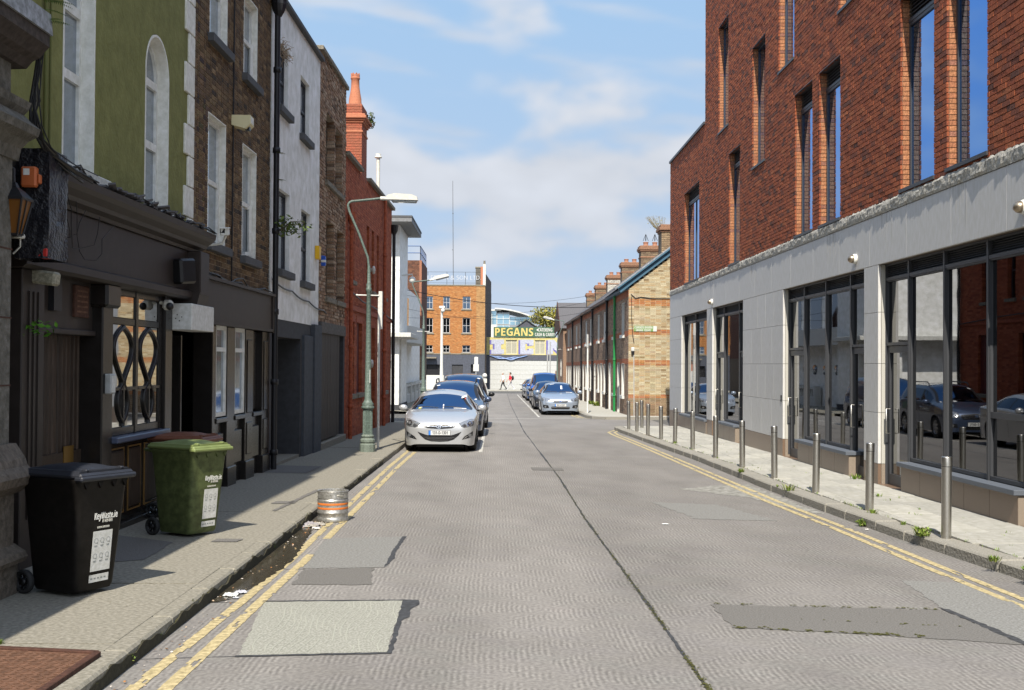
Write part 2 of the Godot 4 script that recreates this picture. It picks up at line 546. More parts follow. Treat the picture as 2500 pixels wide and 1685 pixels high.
# courses of bricks in front of a mortar face: rect = [u0,u1,y0,y1]; the bricks that show largest are parts, the rest one stuff part
func bricks(par: Node3D, rects: Array, holes: Array, face: float, o: Dictionary) -> void:
	var L: float = o.get("L", 0.235)
	var H: float = o.get("H", 0.075)
	var J: float = o.get("J", 0.01)
	var D: float = o.get("D", 0.06)
	var jit: float = o.get("jit", 0.003)
	var tilt: float = o.get("tilt", 0.0)
	var pal: Array = o.pal
	var deep: float = o.get("deep", 0.2)
	var flemish: bool = o.get("flemish", false)
	var eye: Vector3 = par.global_transform.affine_inverse() * Vector3(0, 1.95, 0)
	var list := []
	for r in rects:
		var c := 0
		var y: float = r[2]
		while y < r[3] - 0.01:
			var ya := y + J * 0.5
			var yb := minf(y + H - J * 0.5, r[3])
			var cuts := [r[0], r[1]]
			var near := []
			for h in holes:
				if h.position.y < yb and h.end.y > ya and h.end.x > r[0] and h.position.x < r[1]:
					near.append(h)
					cuts.append(clampf(h.position.x, r[0], r[1]))
					cuts.append(clampf(h.end.x, r[0], r[1]))
			cuts.sort()
			for k in cuts.size() - 1:
				var a: float = cuts[k]
				var b: float = cuts[k + 1]
				if b - a < 0.02:
					continue
				var y0 := ya
				var y1 := yb
				for h in near:
					if h.position.x < (a + b) * 0.5 and h.end.x > (a + b) * 0.5:
						if h.position.y <= y0 and h.end.y >= y1:
							y1 = y0
						elif h.end.y < y1:
							y0 = maxf(y0, h.end.y)
						else:
							y1 = minf(y1, h.position.y)
				if y1 - y0 < 0.012:
					continue
				var i := 0
				var x: float = r[0] + floorf((a - r[0]) / L) * L - (L * 0.5 if c % 2 else 0.0)
				while x < b:
					var len := L
					if flemish and (i + c) % 2:
						len = L * 0.5
					i += 1
					var p := maxf(x + J * 0.5, a)
					var q := minf(x + len - J * 0.5, b)
					x += len
					if q - p < 0.025:
						continue
					var edge_l: bool = k > 0 and p - a < 0.045
					var edge_r: bool = k < cuts.size() - 2 and b - q < 0.045
					var edge := edge_l or edge_r
					if not near.is_empty() and edge:
						if edge_l:
							p = a
						if edge_r:
							q = b
					var dd := deep if edge and not near.is_empty() else D
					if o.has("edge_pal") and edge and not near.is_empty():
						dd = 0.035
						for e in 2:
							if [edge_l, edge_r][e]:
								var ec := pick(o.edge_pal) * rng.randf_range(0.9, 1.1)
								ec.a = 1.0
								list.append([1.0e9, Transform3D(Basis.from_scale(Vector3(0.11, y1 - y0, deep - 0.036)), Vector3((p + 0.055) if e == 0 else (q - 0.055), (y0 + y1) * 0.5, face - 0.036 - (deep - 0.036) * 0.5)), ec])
					var out := rng.randf() * jit
					var basis := Basis.from_scale(Vector3(q - p, y1 - y0, dd))
					if tilt > 0.0:
						basis = Basis.from_euler(Vector3(rng.randf_range(-tilt, tilt), rng.randf_range(-tilt, tilt), rng.randf_range(-tilt, tilt) * 0.3)) * basis
					var at := Vector3((p + q) * 0.5, (y0 + y1) * 0.5, face - dd * 0.5 + out)
					var col: Color = pick(pal) * (1.0 + rng.randf_range(-1.0, 1.0) * o.get("vary", 0.16))
					col.a = 1.0
					list.append([at.distance_squared_to(eye), Transform3D(basis, at), col])
			y += H
			c += 1
	var few: int = mini(o.get("parts", 0), list.size())
	if few > 0:
		list.sort_custom(func(a, b): return a[0] < b[0])
	for i in few:
		var mi := MeshInstance3D.new()
		mi.name = "brick"
		mi.mesh = unit_box
		mi.transform = list[i][1]
		var q: Color = list[i][2]
		var key := "brick_%d_%d_%d" % [int(q.r * 24), int(q.g * 40), int(q.b * 40)]
		mi.material_override = mat(key, (int(q.r * 24) + 0.5) / 24.0, (int(q.g * 40) + 0.5) / 40.0, (int(q.b * 40) + 0.5) / 40.0, 0.9, {"t": "strong", "ts": 3.1, "n": "rough", "ns": 0.9})
		par.add_child(mi, true)
	if list.size() > few:
		var mm := MultiMesh.new()
		mm.transform_format = MultiMesh.TRANSFORM_3D
		mm.use_colors = true
		mm.mesh = unit_box
		mm.instance_count = list.size() - few
		for i in range(few, list.size()):
			mm.set_instance_transform(i - few, list[i][1])
			mm.set_instance_color(i - few, list[i][2])
		var mmi := MultiMeshInstance3D.new()
		mmi.name = "brickwork"
		mmi.multimesh = mm
		mmi.material_override = mats.brick_v
		mmi.set_meta("kind", "stuff")
		par.add_child(mmi, true)

# a framed window or door in an opening: frame part with its panes as sub-parts. bars: fractions for mullions (x) and transoms (y)
func window(par: Node3D, called: String, r: Rect2, z: float, fm: Material, gm: Material, o := {}) -> MeshInstance3D:
	var fw: float = o.get("fw", 0.06)
	var fd: float = o.get("fd", 0.06)
	var xs: Array = o.get("xs", [])
	var ys: Array = o.get("ys", [])
	var bw: float = o.get("bw", fw)
	var st := new_st()
	var a := r.position
	var b := r.end
	box(st, Vector3(a.x, a.y, z - fd), Vector3(a.x + fw, b.y, z))
	box(st, Vector3(b.x - fw, a.y, z - fd), Vector3(b.x, b.y, z))
	box(st, Vector3(a.x + fw, a.y, z - fd), Vector3(b.x - fw, a.y + fw * o.get("foot", 1.0), z))
	box(st, Vector3(a.x + fw, b.y - fw, z - fd), Vector3(b.x - fw, b.y, z))
	var gx := [a.x + fw]
	for f in xs:
		var x: float = a.x + r.size.x * f
		box(st, Vector3(x - bw * 0.5, a.y + fw * o.get("foot", 1.0), z - fd), Vector3(x + bw * 0.5, b.y - fw, z - 0.002))
		gx.append(x - bw * 0.5)
		gx.append(x + bw * 0.5)
	gx.append(b.x - fw)
	var gyy := [a.y + fw * o.get("foot", 1.0)]
	for f in ys:
		var y: float = a.y + r.size.y * f
		box(st, Vector3(a.x + fw, y - bw * 0.5, z - fd), Vector3(b.x - fw, y + bw * 0.5, z - 0.004))
		gyy.append(y - bw * 0.5)
		gyy.append(y + bw * 0.5)
	gyy.append(b.y - fw)
	var w := done(called, st, fm, par)
	for i in range(0, gx.size(), 2):
		for j in range(0, gyy.size(), 2):
			part_box("pane", Vector3(gx[i], gyy[j], z - fd * 0.7), Vector3(gx[i + 1], gyy[j + 1], z - fd * 0.45), gm, w)
	return w

func louvre(par: Node3D, r: Rect2, z: float, n: int) -> void:
	var st := new_st()
	box(st, Vector3(r.position.x, r.position.y, z - 0.07), Vector3(r.end.x, r.end.y, z - 0.05))
	var v := done("louvre_vent", st, mats.black_iron, par)
	for i in n:
		var y := r.position.y + r.size.y * (i + 0.5) / n
		var s := new_st()
		boxc(s, Vector3.ZERO, Vector3(r.size.x, 0.008, r.size.y / n * 1.05), Transform3D(Basis(Vector3.RIGHT, deg_to_rad(50)), Vector3(r.get_center().x, y, z - 0.025)))
		done("slat", s, mats.anthracite, v)

func lettering(par: Node3D, called: String, text: String, size: float, at: Vector3, m: Material, basis := Basis(), depth := 0.004, font := "Droid Sans", bold := true, width := 0.0) -> MeshInstance3D:
	var t := TextMesh.new()
	var f := SystemFont.new()
	f.font_names = PackedStringArray([font])
	f.font_weight = 700 if bold else 400
	t.font = f
	t.text = text
	t.font_size = 64
	t.pixel_size = size / 46.0
	t.depth = depth
	t.curve_step = 1.5
	var mi := MeshInstance3D.new()
	mi.name = called
	mi.mesh = t
	mi.material_override = m
	par.add_child(mi, true)
	if width > 0.0:
		basis = basis * Basis.from_scale(Vector3(width / maxf(t.get_aabb().size.x, 0.001), 1, 1))
	mi.transform = Transform3D(basis, at)
	return mi

# ------------------------------------------------------------------ ground

func kerb_r(zd: float) -> float:
	return along(zd, [[-12, 6.0], [0, 5.55], [11, 5.03], [13.7, 4.8], [15.4, 4.7], [17.3, 4.63], [20.5, 4.56], [26.4, 4.48], [31.8, 4.27], [38.0, 4.07], [200, 4.07]])

func kerb_l(zd: float) -> float:
	return along(zd, [[-12, -2.4], [16, -2.39], [29, -2.32], [43, -2.3], [200, -2.5]])

func along(z: float, p: Array) -> float:
	for i in p.size() - 1:
		if z <= p[i + 1][0]:
			var t: float = clampf((z - p[i][0]) / (p[i + 1][0] - p[i][0]), 0.0, 1.0)
			return lerpf(p[i][1], p[i + 1][1], t)
	return p[-1][1]

func gp(x: float, zd: float, h := 0.0) -> Vector3:
	return Vector3(x, gy(zd) + h, -zd)

# flat outline on the ground given as [x, zd] pairs; edges broken into short uneven steps
func sheet(st: SurfaceTool, pts: Array, h: float, ragged := 0.0) -> void:
	var poly := PackedVector2Array()
	for i in pts.size():
		var a := Vector2(pts[i][0], pts[i][1])
		var j: int = (i + 1) % pts.size()
		var b := Vector2(pts[j][0], pts[j][1])
		poly.append(a)
		if ragged > 0.0:
			var n := int(a.distance_to(b) / 0.07)
			for k in range(1, n):
				poly.append(a.lerp(b, float(k) / n) + Vector2(rng.randf_range(-ragged, ragged), rng.randf_range(-ragged, ragged)))
	var ids := Geometry2D.triangulate_polygon(poly)
	for i in range(0, ids.size(), 3):
		tri(st, gp(poly[ids[i]].x, poly[ids[i]].y, h), gp(poly[ids[i + 1]].x, poly[ids[i + 1]].y, h), gp(poly[ids[i + 2]].x, poly[ids[i + 2]].y, h), Vector3.UP)

func structure(called: String, st: SurfaceTool, m: Material) -> MeshInstance3D:
	return tag(done(called, st, m), "", "", "", "structure") as MeshInstance3D

# a worn painted line following fx(zd), cut into small pieces with gaps where the paint has gone
func painted_line(par: Node3D, called: String, fx: Callable, width: float, z0: float, z1: float, m: Material, wear: float, h := 0.004) -> void:
	var st := new_st()
	var n := FastNoiseLite.new()
	n.seed = rng.randi() % 1000
	n.frequency = 3.0
	n.fractal_octaves = 3
	var cols := 5
	var z := z0
	while z < z1:
		var dz := 0.04 if z < 18.0 else 0.12
		var x0: float = fx.call(z)
		var x1: float = fx.call(z + dz)
		for k in cols:
			var e := (n.get_noise_2d(z * 2.0, 50.0)) * 0.007
			var e2 := (n.get_noise_2d(z * 2.0, 90.0)) * 0.007
			var a := -width * 0.5 + width * k / cols + (e if k == 0 else 0.0)
			var b := -width * 0.5 + width * (k + 1) / cols + (e2 if k == cols - 1 else 0.0)
			if n.get_noise_2d(x0 + a * 2.0, z * 0.5) + (0.14 if k == 0 or k == cols - 1 else 0.0) * n.get_noise_2d(z * 3.0, 7.0) > wear:
				continue
			quad(st, gp(x0 + a, z, h), gp(x0 + b, z, h), gp(x1 + b, z + dz, h), gp(x1 + a, z + dz, h), Vector3.UP)
		z += dz
	done(called, st, m, par)

func kerb_run(par: Node3D, fx: Callable, z0: float, z1: float, dir: float, width: float) -> void:
	var z := z0
	while z < z1 - 0.1:
		var len := rng.randf_range(0.75, 1.15)
		var ze := minf(z + len, z1)
		var a: float = fx.call(z + 0.006)
		var b: float = fx.call(ze - 0.006)
		var st := new_st()
		var mid := gp((a + b) * 0.5, (z + ze) * 0.5, rng.randf_range(-0.006, 0.004))
		var d := (gp(b, ze) - gp(a, z)).normalized()
		var bs := Basis(d, Vector3.UP, d.cross(Vector3.UP)).orthonormalized()
		var half := (ze - z) * 0.5 - 0.004
		# bs.z points to +x for a run away from the camera
		var lo := Vector3(-half, -0.2, 0.0 if dir > 0 else -width)
		var hi := Vector3(half, 0.12, width if dir > 0 else 0.0)
		cbox(st, lo, hi, 0.018, Transform3D(bs, mid + bs.z * rng.randf_range(-0.008, 0.008)))
		var ks := done("kerb_stone", st, mats.kerb if dir > 0 else mats.path_left, par)
		if dir < 0 and z < 24.0:
			# dirt and moss clinging to the worn face
			st = new_st()
			var q := z
			while q < ze - 0.01:
				var q2 := minf(q + 0.05, ze)
				var xa: float = fx.call(q) + 0.012
				var ha := 0.075 + 0.03 * sin(q * 5.3) * sin(q * 1.9 + 1.0) + 0.012 * sin(q * 19.0)
				var hb := 0.075 + 0.03 * sin(q2 * 5.3) * sin(q2 * 1.9 + 1.0) + 0.012 * sin(q2 * 19.0)
				quad(st, gp(xa, q, 0.0), gp(xa, q2, 0.0), gp(xa, q2, hb), gp(xa, q, ha), Vector3.RIGHT)
				quad(st, gp(xa - 0.02, q, ha + 0.004), gp(xa - 0.02, q2, hb + 0.004), gp(xa, q2, hb), gp(xa, q, ha), Vector3.UP)
				q = q2
			done("grime", st, mat("kerb_grime", 0.055, 0.05, 0.03, 0.95, {"t": "strong", "ts": 2.5}), ks)
		z = ze

func build_ground() -> void:
	var st := new_st()
	quad(st, gp(-500, -200, -0.05), gp(500, -200, -0.05), gp(500, 700, -0.05), gp(-500, 700, -0.05), Vector3.UP)
	structure("ground", st, mats.hill_ground)
	# the concrete road, one slab sheet with mottled tones
	st = SurfaceTool.new()
	st.begin(Mesh.PRIMITIVE_TRIANGLES)
	var n := FastNoiseLite.new()
	n.seed = 31
	n.frequency = 0.35
	n.fractal_octaves = 5
	var zs := []
	var z := -12.0
	while z < 106.0:
		zs.append(z)
		z += 0.2 if z > 5.0 and z < 30.0 else 0.6
	zs.append(106.0)
	var nx := 40
	var idx := 0
	for zz in zs:
		for k in nx + 1:
			var x := lerpf(-2.6, 6.45, float(k) / nx)
			var v: float = 0.233 + 0.045 * n.get_noise_2d(x * 2.0, zz * 0.7) + 0.03 * n.get_noise_2d(x * 9.0 + 40.0, zz * 2.5)
			if x > 1.2:
				v *= 0.93
			var lane := exp(-pow((x - 0.1) / 0.5, 2.0)) * 0.012 + exp(-pow((x + 1.5) / 0.5, 2.0)) * 0.01
			v += lane
			st.set_color(Color(v * 1.005, v * 0.99, v * 0.96))
			st.set_uv(Vector2(x / 5.12, zz / 2.56))
			st.add_vertex(gp(x, zz))
	for i in zs.size() - 1:
		for k in nx:
			var a := i * (nx + 1) + k
			for q in [a, a + nx + 1, a + 1, a + 1, a + nx + 1, a + nx + 2]:
				st.add_index(q)
	st.generate_normals()
	st.generate_tangents()
	var rm := MeshInstance3D.new()
	rm.name = "road"
	rm.mesh = st.commit()
	rm.material_override = mats.road
	add_child(rm)
	tag(rm, "", "", "", "structure")
	# side streets
	st = new_st()
	sheet(st, [[6.45, 39.9], [60, 39.9], [60, 48.5], [6.45, 48.5]], 0.0)
	structure("side_street", st, mats.asphalt)
	st = new_st()
	sheet(st, [[-60, 43.2], [-2.6, 43.2], [-2.6, 53.5], [-60, 53.5]], 0.0)
	structure("side_lane", st, mats.asphalt)
	st = new_st()
	sheet(st, [[-60, 106], [80, 106], [80, 119], [-60, 119]], 0.0)
	structure("cross_street", st, mats.asphalt)
	# footpaths
	st = new_st()
	for seg in [[-12.0, 7.86], [7.88, 10.06], [10.1, 12.5], [12.52, 15.2], [15.22, 18.1], [18.12, 21.0], [21.02, 24.4], [24.42, 28.0], [28.02, 35.0], [35.02, 43.2]]:
		var a: float = seg[0]
		var b: float = seg[1]
		var k0 := kerb_l(a) - 0.15
		var k1 := kerb_l(b) - 0.15
		var w0 := lx(a) - 0.3
		var w1 := lx(b) - 0.3
		var hb := rng.randf_range(-0.004, 0.004)
		quad(st, gp(w0, a, 0.12 + hb), gp(k0, a, 0.116 + hb), gp(k1, b, 0.116 + hb), gp(w1, b, 0.12 + hb), Vector3.UP)
		quad(st, gp(w0, a, 0.12 + hb), gp(k0, a, 0.116 + hb), gp(k0, a, -0.1), gp(w0, a, -0.1), Vector3.BACK)
		quad(st, gp(w1, b, 0.12 + hb), gp(k1, b, 0.116 + hb), gp(k1, b, -0.1), gp(w1, b, -0.1), Vector3.FORWARD)
	var fl := structure("footpath_left", st, mats.path_left)
	kerb_run(fl, kerb_l, 3.0, 43.2, -1.0, 0.26)
	for c in [[[-4.35, 13.1], [-3.4, 12.45], [-3.36, 11.3], [-3.9, 11.0], [-4.35, 11.4]], [[-3.0, 12.72], [-2.72, 12.72], [-2.74, 12.5], [-3.02, 12.5]], [[-3.05, 16.4], [-2.75, 16.4], [-2.77, 16.1], [-3.07, 16.1]], [[-4.2, 22.6], [-3.3, 22.4], [-3.35, 20.9], [-4.2, 21.0]], [[-2.66, 18.0], [-2.75, 18.0], [-2.9, 15.3], [-2.85, 15.25]]]:
		st = new_st()
		sheet(st, c, 0.126, 0.012)
		done("patch", st, mats.patch_dark, fl)
	st = new_st()
	sheet(st, [[-4.3, 53.5], [-2.5, 53.5], [-2.5, 106], [-5.6, 106], [-5.6, 56]], 0.12)
	var fl2 := structure("footpath_beyond_lane", st, mats.path_left)
	kerb_run(fl2, kerb_l, 53.5, 70.0, -1.0, 0.2)
	# right footpath of pale flags
	st = new_st()
	var edge := []
	var back := []
	for i in 27:
		var zz := -12.0 + i * 2.0
		edge.append([kerb_r(zz) + 0.28, zz])
		back.push_front([6.6, zz])
	sheet(st, edge + back, 0.09)
	var fr := structure("footpath_right", st, mats.mortar_dark)
	kerb_run(fr, kerb_r, 4.0, 39.6, 1.0, 0.3)
	var row := 0
	var xw := 6.4
	while xw > 4.2:
		var w := 0.6
		var za := 5.0 + (row % 2) * 0.45
		while za < 39.6:
			var ze := minf(za + 0.9, 39.6)
			var lim := maxf(kerb_r(za), kerb_r(ze)) + 0.31
			var x0 := maxf(xw - w, lim)
			if xw - x0 > 0.1:
				st = new_st()
				cbox(st, Vector3(x0 + 0.003, -0.05, -(ze - za) * 0.5 + 0.003), Vector3(xw - 0.003, 0.0, (ze - za) * 0.5 - 0.003), 0.004, Transform3D(Basis(Vector3.RIGHT, -atan(SLOPE)), gp(0, (za + ze) * 0.5, 0.118 + rng.randf_range(-0.003, 0.003))))
				var tone := rng.randi() % 4
				done("paving_slab", st, mat("flag_%d" % tone, 0.40 - tone * 0.022, 0.39 - tone * 0.021, 0.358 - tone * 0.018, 0.9, {"t": "mottle", "ts": 0.7 + tone * 0.13, "n": "rough", "ns": 0.4}), fr)
			za = ze
		xw -= w
		row += 1
	# nose of the footpath at the side street
	var i2 := 0
	var nose := [[4.08, 39.6], [4.3, 40.0], [4.8, 40.25], [5.5, 40.3], [6.4, 40.3]]
	st = new_st()
	sheet(st, [[4.2, 39.6]] + nose.slice(1) + [[6.4, 39.6]], 0.118)
	done("corner_flag", st, mats.flag, fr)
	while i2 < nose.size() - 1:
		var a3 := gp(nose[i2][0], nose[i2][1])
		var b3 := gp(nose[i2 + 1][0], nose[i2 + 1][1])
		var d := (b3 - a3).normalized()
		st = new_st()
		cbox(st, Vector3(0, -0.2, -0.02), Vector3(a3.distance_to(b3) - 0.006, 0.119, 0.2), 0.012, Transform3D(Basis(d, Vector3.UP, d.cross(Vector3.UP)).orthonormalized(), a3))
		done("kerb_stone", st, mats.kerb, fr)
		i2 += 1
	# footpath in front of the cottages
	st = new_st()
	var cot := [[4.6, 48.4], [4.15, 49.0], [3.98, 50.2], [3.95, 53.0], [3.95, 106.0], [5.75, 106.0], [5.75, 49.6], [40.0, 49.6], [40.0, 48.4]]
	sheet(st, cot, 0.118)
	var fc := structure("footpath_cottages", st, mats.flag)
	for k in 4:
		var a4 := gp(cot[k][0], cot[k][1])
		var b4 := gp(cot[k + 1][0], cot[k + 1][1] if k < 3 else 60.0)
		var d4 := (b4 - a4).normalized()
		st = new_st()
		cbox(st, Vector3(0, -0.2, -0.06), Vector3(a4.distance_to(b4) - 0.006, 0.12, 0.12), 0.012, Transform3D(Basis(d4, Vector3.UP, d4.cross(Vector3.UP)).orthonormalized(), a4))
		done("kerb_stone", st, mats.kerb, fc)
	st = new_st()
	quad(st, gp(4.6, 48.36, 0.12), gp(20, 48.36, 0.12), gp(20, 48.36, -0.1), gp(4.6, 48.36, -0.1), Vector3.BACK)
	quad(st, gp(4.6, 48.36, 0.12), gp(20, 48.36, 0.12), gp(20, 48.5, 0.12), gp(4.6, 48.5, 0.12), Vector3.UP)
	done("kerb_stone", st, mats.kerb, fc)
	st = new_st()
	box(st, Vector3(-60, gy(119) - 0.2, -121.5), Vector3(80, gy(119) + 0.12, -119))
	structure("footpath_far", st, mats.flag)
	# repairs and joints in the road
	var road: Node3D = rm
	for p in [
		["repair_patch", [[-1.93, 9.88], [-0.76, 9.95], [-0.74, 8.13], [-1.74, 8.03]], mats.patch_pale, 0.004, 0.012],
		["repair_patch", [[-1.95, 13.6], [-1.08, 13.8], [-1.08, 11.65], [-1.88, 11.55]], mats.patch_grey, 0.004, 0.015],
		["repair_patch", [[-1.87, 11.5], [-1.19, 11.6], [-1.12, 10.69], [-1.84, 10.68]], mats.patch_dark, 0.004, 0.02],
		["repair_patch", [[1.82, 9.83], [3.7, 9.63], [3.86, 8.4], [2.9, 8.7], [1.83, 8.95]], mats.patch_dark, 0.004, 0.02],
		["repair_patch", [[3.86, 11.0], [4.36, 10.9], [4.55, 9.7], [4.8, 7.0], [3.85, 7.5], [3.86, 8.3], [3.73, 9.6]], mats.patch_grey, 0.003, 0.02],
		["repair_patch", [[2.35, 17.6], [3.3, 17.3], [3.75, 15.4], [2.7, 15.6]], mats.patch_grey, 0.003, 0.04],
		["cement_stain", [[3.1, 19.6], [4.05, 18.2], [4.3, 16.6], [4.58, 16.2], [4.5, 19.0], [4.45, 20.4], [3.9, 20.3]], mat("cement", 0.31, 0.305, 0.285, 0.95, {"t": "strong", "ts": 0.8}), 0.0025, 0.06],
		["cement_stain", [[-0.9, 15.0], [-0.2, 15.2], [-0.3, 14.5], [-1.0, 14.4]], mat("cement_faint", 0.255, 0.25, 0.235, 0.95, {"t": "strong", "ts": 0.8}), 0.0025, 0.06],
		["cover_plate", [[0.74, 23.9], [1.38, 23.75], [1.38, 23.15], [0.76, 23.2]], mats.patch_dark, 0.006, 0.0],
		["tar_seal", [[-0.77, 9.97], [-0.64, 9.99], [-0.62, 9.8], [-0.68, 9.6], [-0.665, 9.3], [-0.72, 9.15], [-0.70, 8.1], [-0.735, 8.1]], mats.tar, 0.0045, 0.008],
		["tar_seal", [[-1.95, 9.93], [-0.7, 10.0], [-0.7, 9.965], [-1.95, 9.895]], mats.tar, 0.0042, 0.006],
		["tar_seal", [[-1.76, 8.03], [-0.74, 8.13], [-0.7, 8.09], [-1.76, 7.985]], mats.tar, 0.0042, 0.006],
		["tar_seal", [[-1.08, 13.82], [-1.03, 13.83], [-1.06, 12.6], [-1.03, 12.2], [-1.09, 11.6], [-1.1, 12.8]], mats.tar, 0.0042, 0.008],
		["tar_seal", [[3.72, 9.7], [3.78, 9.65], [3.95, 7.9], [3.87, 7.8]], mats.tar, 0.0048, 0.01],
		["joint", [[-2.4, 9.86], [-1.9, 9.915], [-1.9, 9.9], [-2.4, 9.845]], mats.tar, 0.002, 0.004],
		["joint", [[-2.4, 7.93], [-1.74, 8.02], [-1.74, 8.005], [-2.4, 7.915]], mats.tar, 0.002, 0.004],
		["joint", [[-2.4, 11.5], [-1.86, 11.53], [-1.86, 11.515], [-2.4, 11.485]], mats.tar, 0.002, 0.004]]:
		st = new_st()
		sheet(st, p[1], p[3], p[4])
		var pm := done(p[0], st, p[2], road)
		if p[2] == mats.patch_pale:
			for i in 17:
				var x0 := -1.68 + i * 0.055
				var tm := new_st()
				for k in 26:
					var t0 := 8.12 + k * 0.068
					if n.get_noise_2d(i * 9.0, t0 * 3.0) > 0.18:
						continue
					var ax := x0 + 0.03 * sin(t0 * 5.0 + i * 0.4) + 0.02 * n.get_noise_2d(t0 * 6.0, i * 3.0)
					var bx := x0 + 0.03 * sin((t0 + 0.068) * 5.0 + i * 0.4) + 0.02 * n.get_noise_2d((t0 + 0.068) * 6.0, i * 3.0)
					quad(tm, gp(ax, t0, 0.0062), gp(ax + 0.009, t0, 0.0062), gp(bx + 0.009, t0 + 0.068, 0.0062), gp(bx, t0 + 0.068, 0.0062), Vector3.UP)
				done("trowel_mark", tm, mat("trowel", 0.29, 0.295, 0.25, 0.95), pm)
	# the tarred joint down the middle, with moss in it
	var cl := [[5.0, 1.37], [7.2, 1.327], [9.9, 1.301], [15.5, 1.213], [21.6, 1.199], [38.4, 0.962], [69.0, 0.94], [104.0, 1.1]]
	var seam := new_st()
	z = 5.0
	while z < 104.0:
		var dz := 0.06 if z < 25.0 else 0.5
		var w := 0.009 + 0.009 * absf(n.get_noise_2d(z * 7.0, 3.0)) + 0.012 * clampf(n.get_noise_2d(z * 1.5, 9.0) * 2.0, 0.0, 1.0)
		var a := along(z, cl) + 0.012 * n.get_noise_2d(z * 14.0, 60.0)
		var b := along(z + dz, cl) + 0.012 * n.get_noise_2d((z + dz) * 14.0, 60.0)
		quad(seam, gp(a - w, z, 0.003), gp(a + w, z, 0.003), gp(b + w, z + dz, 0.003), gp(b - w, z + dz, 0.003), Vector3.UP)
		z += dz
	done("centre_joint", seam, mats.tar, road)
	var moss := new_st()
	for i in 1500:
		var mz := 7.0 + pow(rng.randf(), 1.5) * 19.0
		if n.get_noise_2d(mz * 1.5, 9.0) < 0.0 or rng.randf() < 0.5 and absf(mz - 8.9) > 0.7:
			var mx := along(mz, cl) + rng.randfn(0.0, 0.011)
			var s := rng.randf_range(0.004, 0.012)
			sheet(moss, [[mx - s, mz], [mx, mz + s * 2.0], [mx + s, mz - s * 0.5]], rng.randf_range(0.005, 0.011))
	for e in [[1.83, 8.95, 3.2, 8.66, 260], [1.82, 9.85, 3.7, 9.65, 120], [2.2, 9.3, 3.6, 9.0, 25]]:
		for i in e[4]:
			var t := rng.randf()
			if n.get_noise_2d(t * 30.0, e[1]) < 0.0:
				continue
			var mx := lerpf(e[0], e[2], t) + rng.randfn(0.0, 0.012)
			var mz := lerpf(e[1], e[3], t) + rng.randfn(0.0, 0.02)
			var s := rng.randf_range(0.008, 0.022)
			sheet(moss, [[mx - s, mz], [mx, mz + s * 1.4], [mx + s, mz - s * 0.5]], rng.randf_range(0.006, 0.01))
	tag(done("moss", moss, mats.moss, road), "", "", "", "stuff")
	# painted lines
	painted_line(road, "yellow_line", func(q): return along(q, [[5, -2.24], [7.2, -2.2], [10, -2.12], [12, -2.09], [24, -2.15], [28, -2.12]]), 0.088, 5.0, 30.0, mats.yellow_line, 0.42)
	painted_line(road, "yellow_line", func(q): return along(q, [[5, -2.03], [7.2, -2.0], [12, -1.94], [24, -1.97], [28, -1.93]]), 0.092, 5.0, 12.4, mats.yellow_line, 0.4)
	painted_line(road, "yellow_line", func(q): return along(q, [[5, -2.03], [7.2, -2.0], [12, -1.94], [24, -1.97], [28, -1.93]]), 0.09, 13.6, 30.0, mats.yellow_line, 0.38)
	var yr := [[4, 4.87], [9.9, 4.61], [11.8, 4.53], [14.7, 4.45], [17.8, 4.32], [23.5, 4.2], [29.5, 4.07], [34, 3.95], [36.5, 3.86], [38.0, 3.9], [39.5, 4.3], [40.6, 5.2]]
	painted_line(road, "yellow_line", func(q): return along(q, yr), 0.085, 4.0, 40.6, mats.yellow_line, 0.45)
	painted_line(road, "yellow_line", func(q): return along(q, yr) - 0.165 - maxf(0.0, q - 36.5) * 0.02, 0.085, 4.0, 40.9, mats.yellow_line, 0.42)
	painted_line(road, "yellow_line", func(q): return along(q, [[49.0, 4.6], [50.0, 3.8], [52.0, 3.7], [60, 3.7]]), 0.1, 49.0, 54.0, mats.yellow_line, 0.4)
	painted_line(road, "yellow_line", func(q): return along(q, [[48.7, 4.5], [50.0, 3.6], [52.0, 3.5], [60, 3.5]]), 0.1, 48.7, 54.0, mats.yellow_line, 0.4)
	painted_line(road, "parking_line", func(_q): return -0.34, 0.09, 28.4, 60.0, mats.white_line, 0.35)
	painted_line(road, "parking_line", func(_q): return 1.92, 0.09, 50.5, 100.0, mats.white_line, 0.35)
	st = new_st()
	sheet(st, [[-2.3, 28.35], [-0.3, 28.42], [-0.3, 28.32], [-2.3, 28.25]], 0.004, 0.004)
	sheet(st, [[1.9, 50.6], [3.9, 50.6], [3.9, 50.45], [1.9, 50.45]], 0.004, 0.004)
	sheet(st, [[-2.3, 48.3], [3.9, 49.3], [3.9, 49.15], [-2.3, 48.15]], 0.004, 0.004)
	done("parking_line", st, mats.white_line, road)
	# wet gutter by the left kerb
	st = new_st()
	sheet(st, [[-2.39, 14.6], [-2.25, 14.9], [-2.19, 13.9], [-2.12, 12.9], [-2.06, 12.0], [-2.1, 11.2], [-2.16, 10.5], [-2.24, 10.0], [-2.39, 9.8]], 0.0058, 0.02)
	structure("puddle", st, mat("wet", 0.075, 0.065, 0.046, 0.14, {"t": "strong", "ts": 1.2, "spec": 0.5}))
	st = new_st()
	sheet(st, [[-2.39, 16.6], [-2.27, 16.8], [-2.24, 15.6], [-2.1, 15.0], [-2.2, 14.8], [-2.39, 14.7]], 0.005, 0.03)
	done("damp_stain", st, mat("damp", 0.09, 0.075, 0.05, 0.5, {"t": "strong", "ts": 1.2}), road)
	st = new_st()
	sheet(st, [[-2.03, 24.0], [-1.99, 24.0], [-2.0, 16.0], [-2.05, 15.0], [-2.08, 16.0]], 0.003, 0.02)
	done("damp_stain", st, mats.damp, road)

# ------------------------------------------------------------------ the brick and granite block on the right

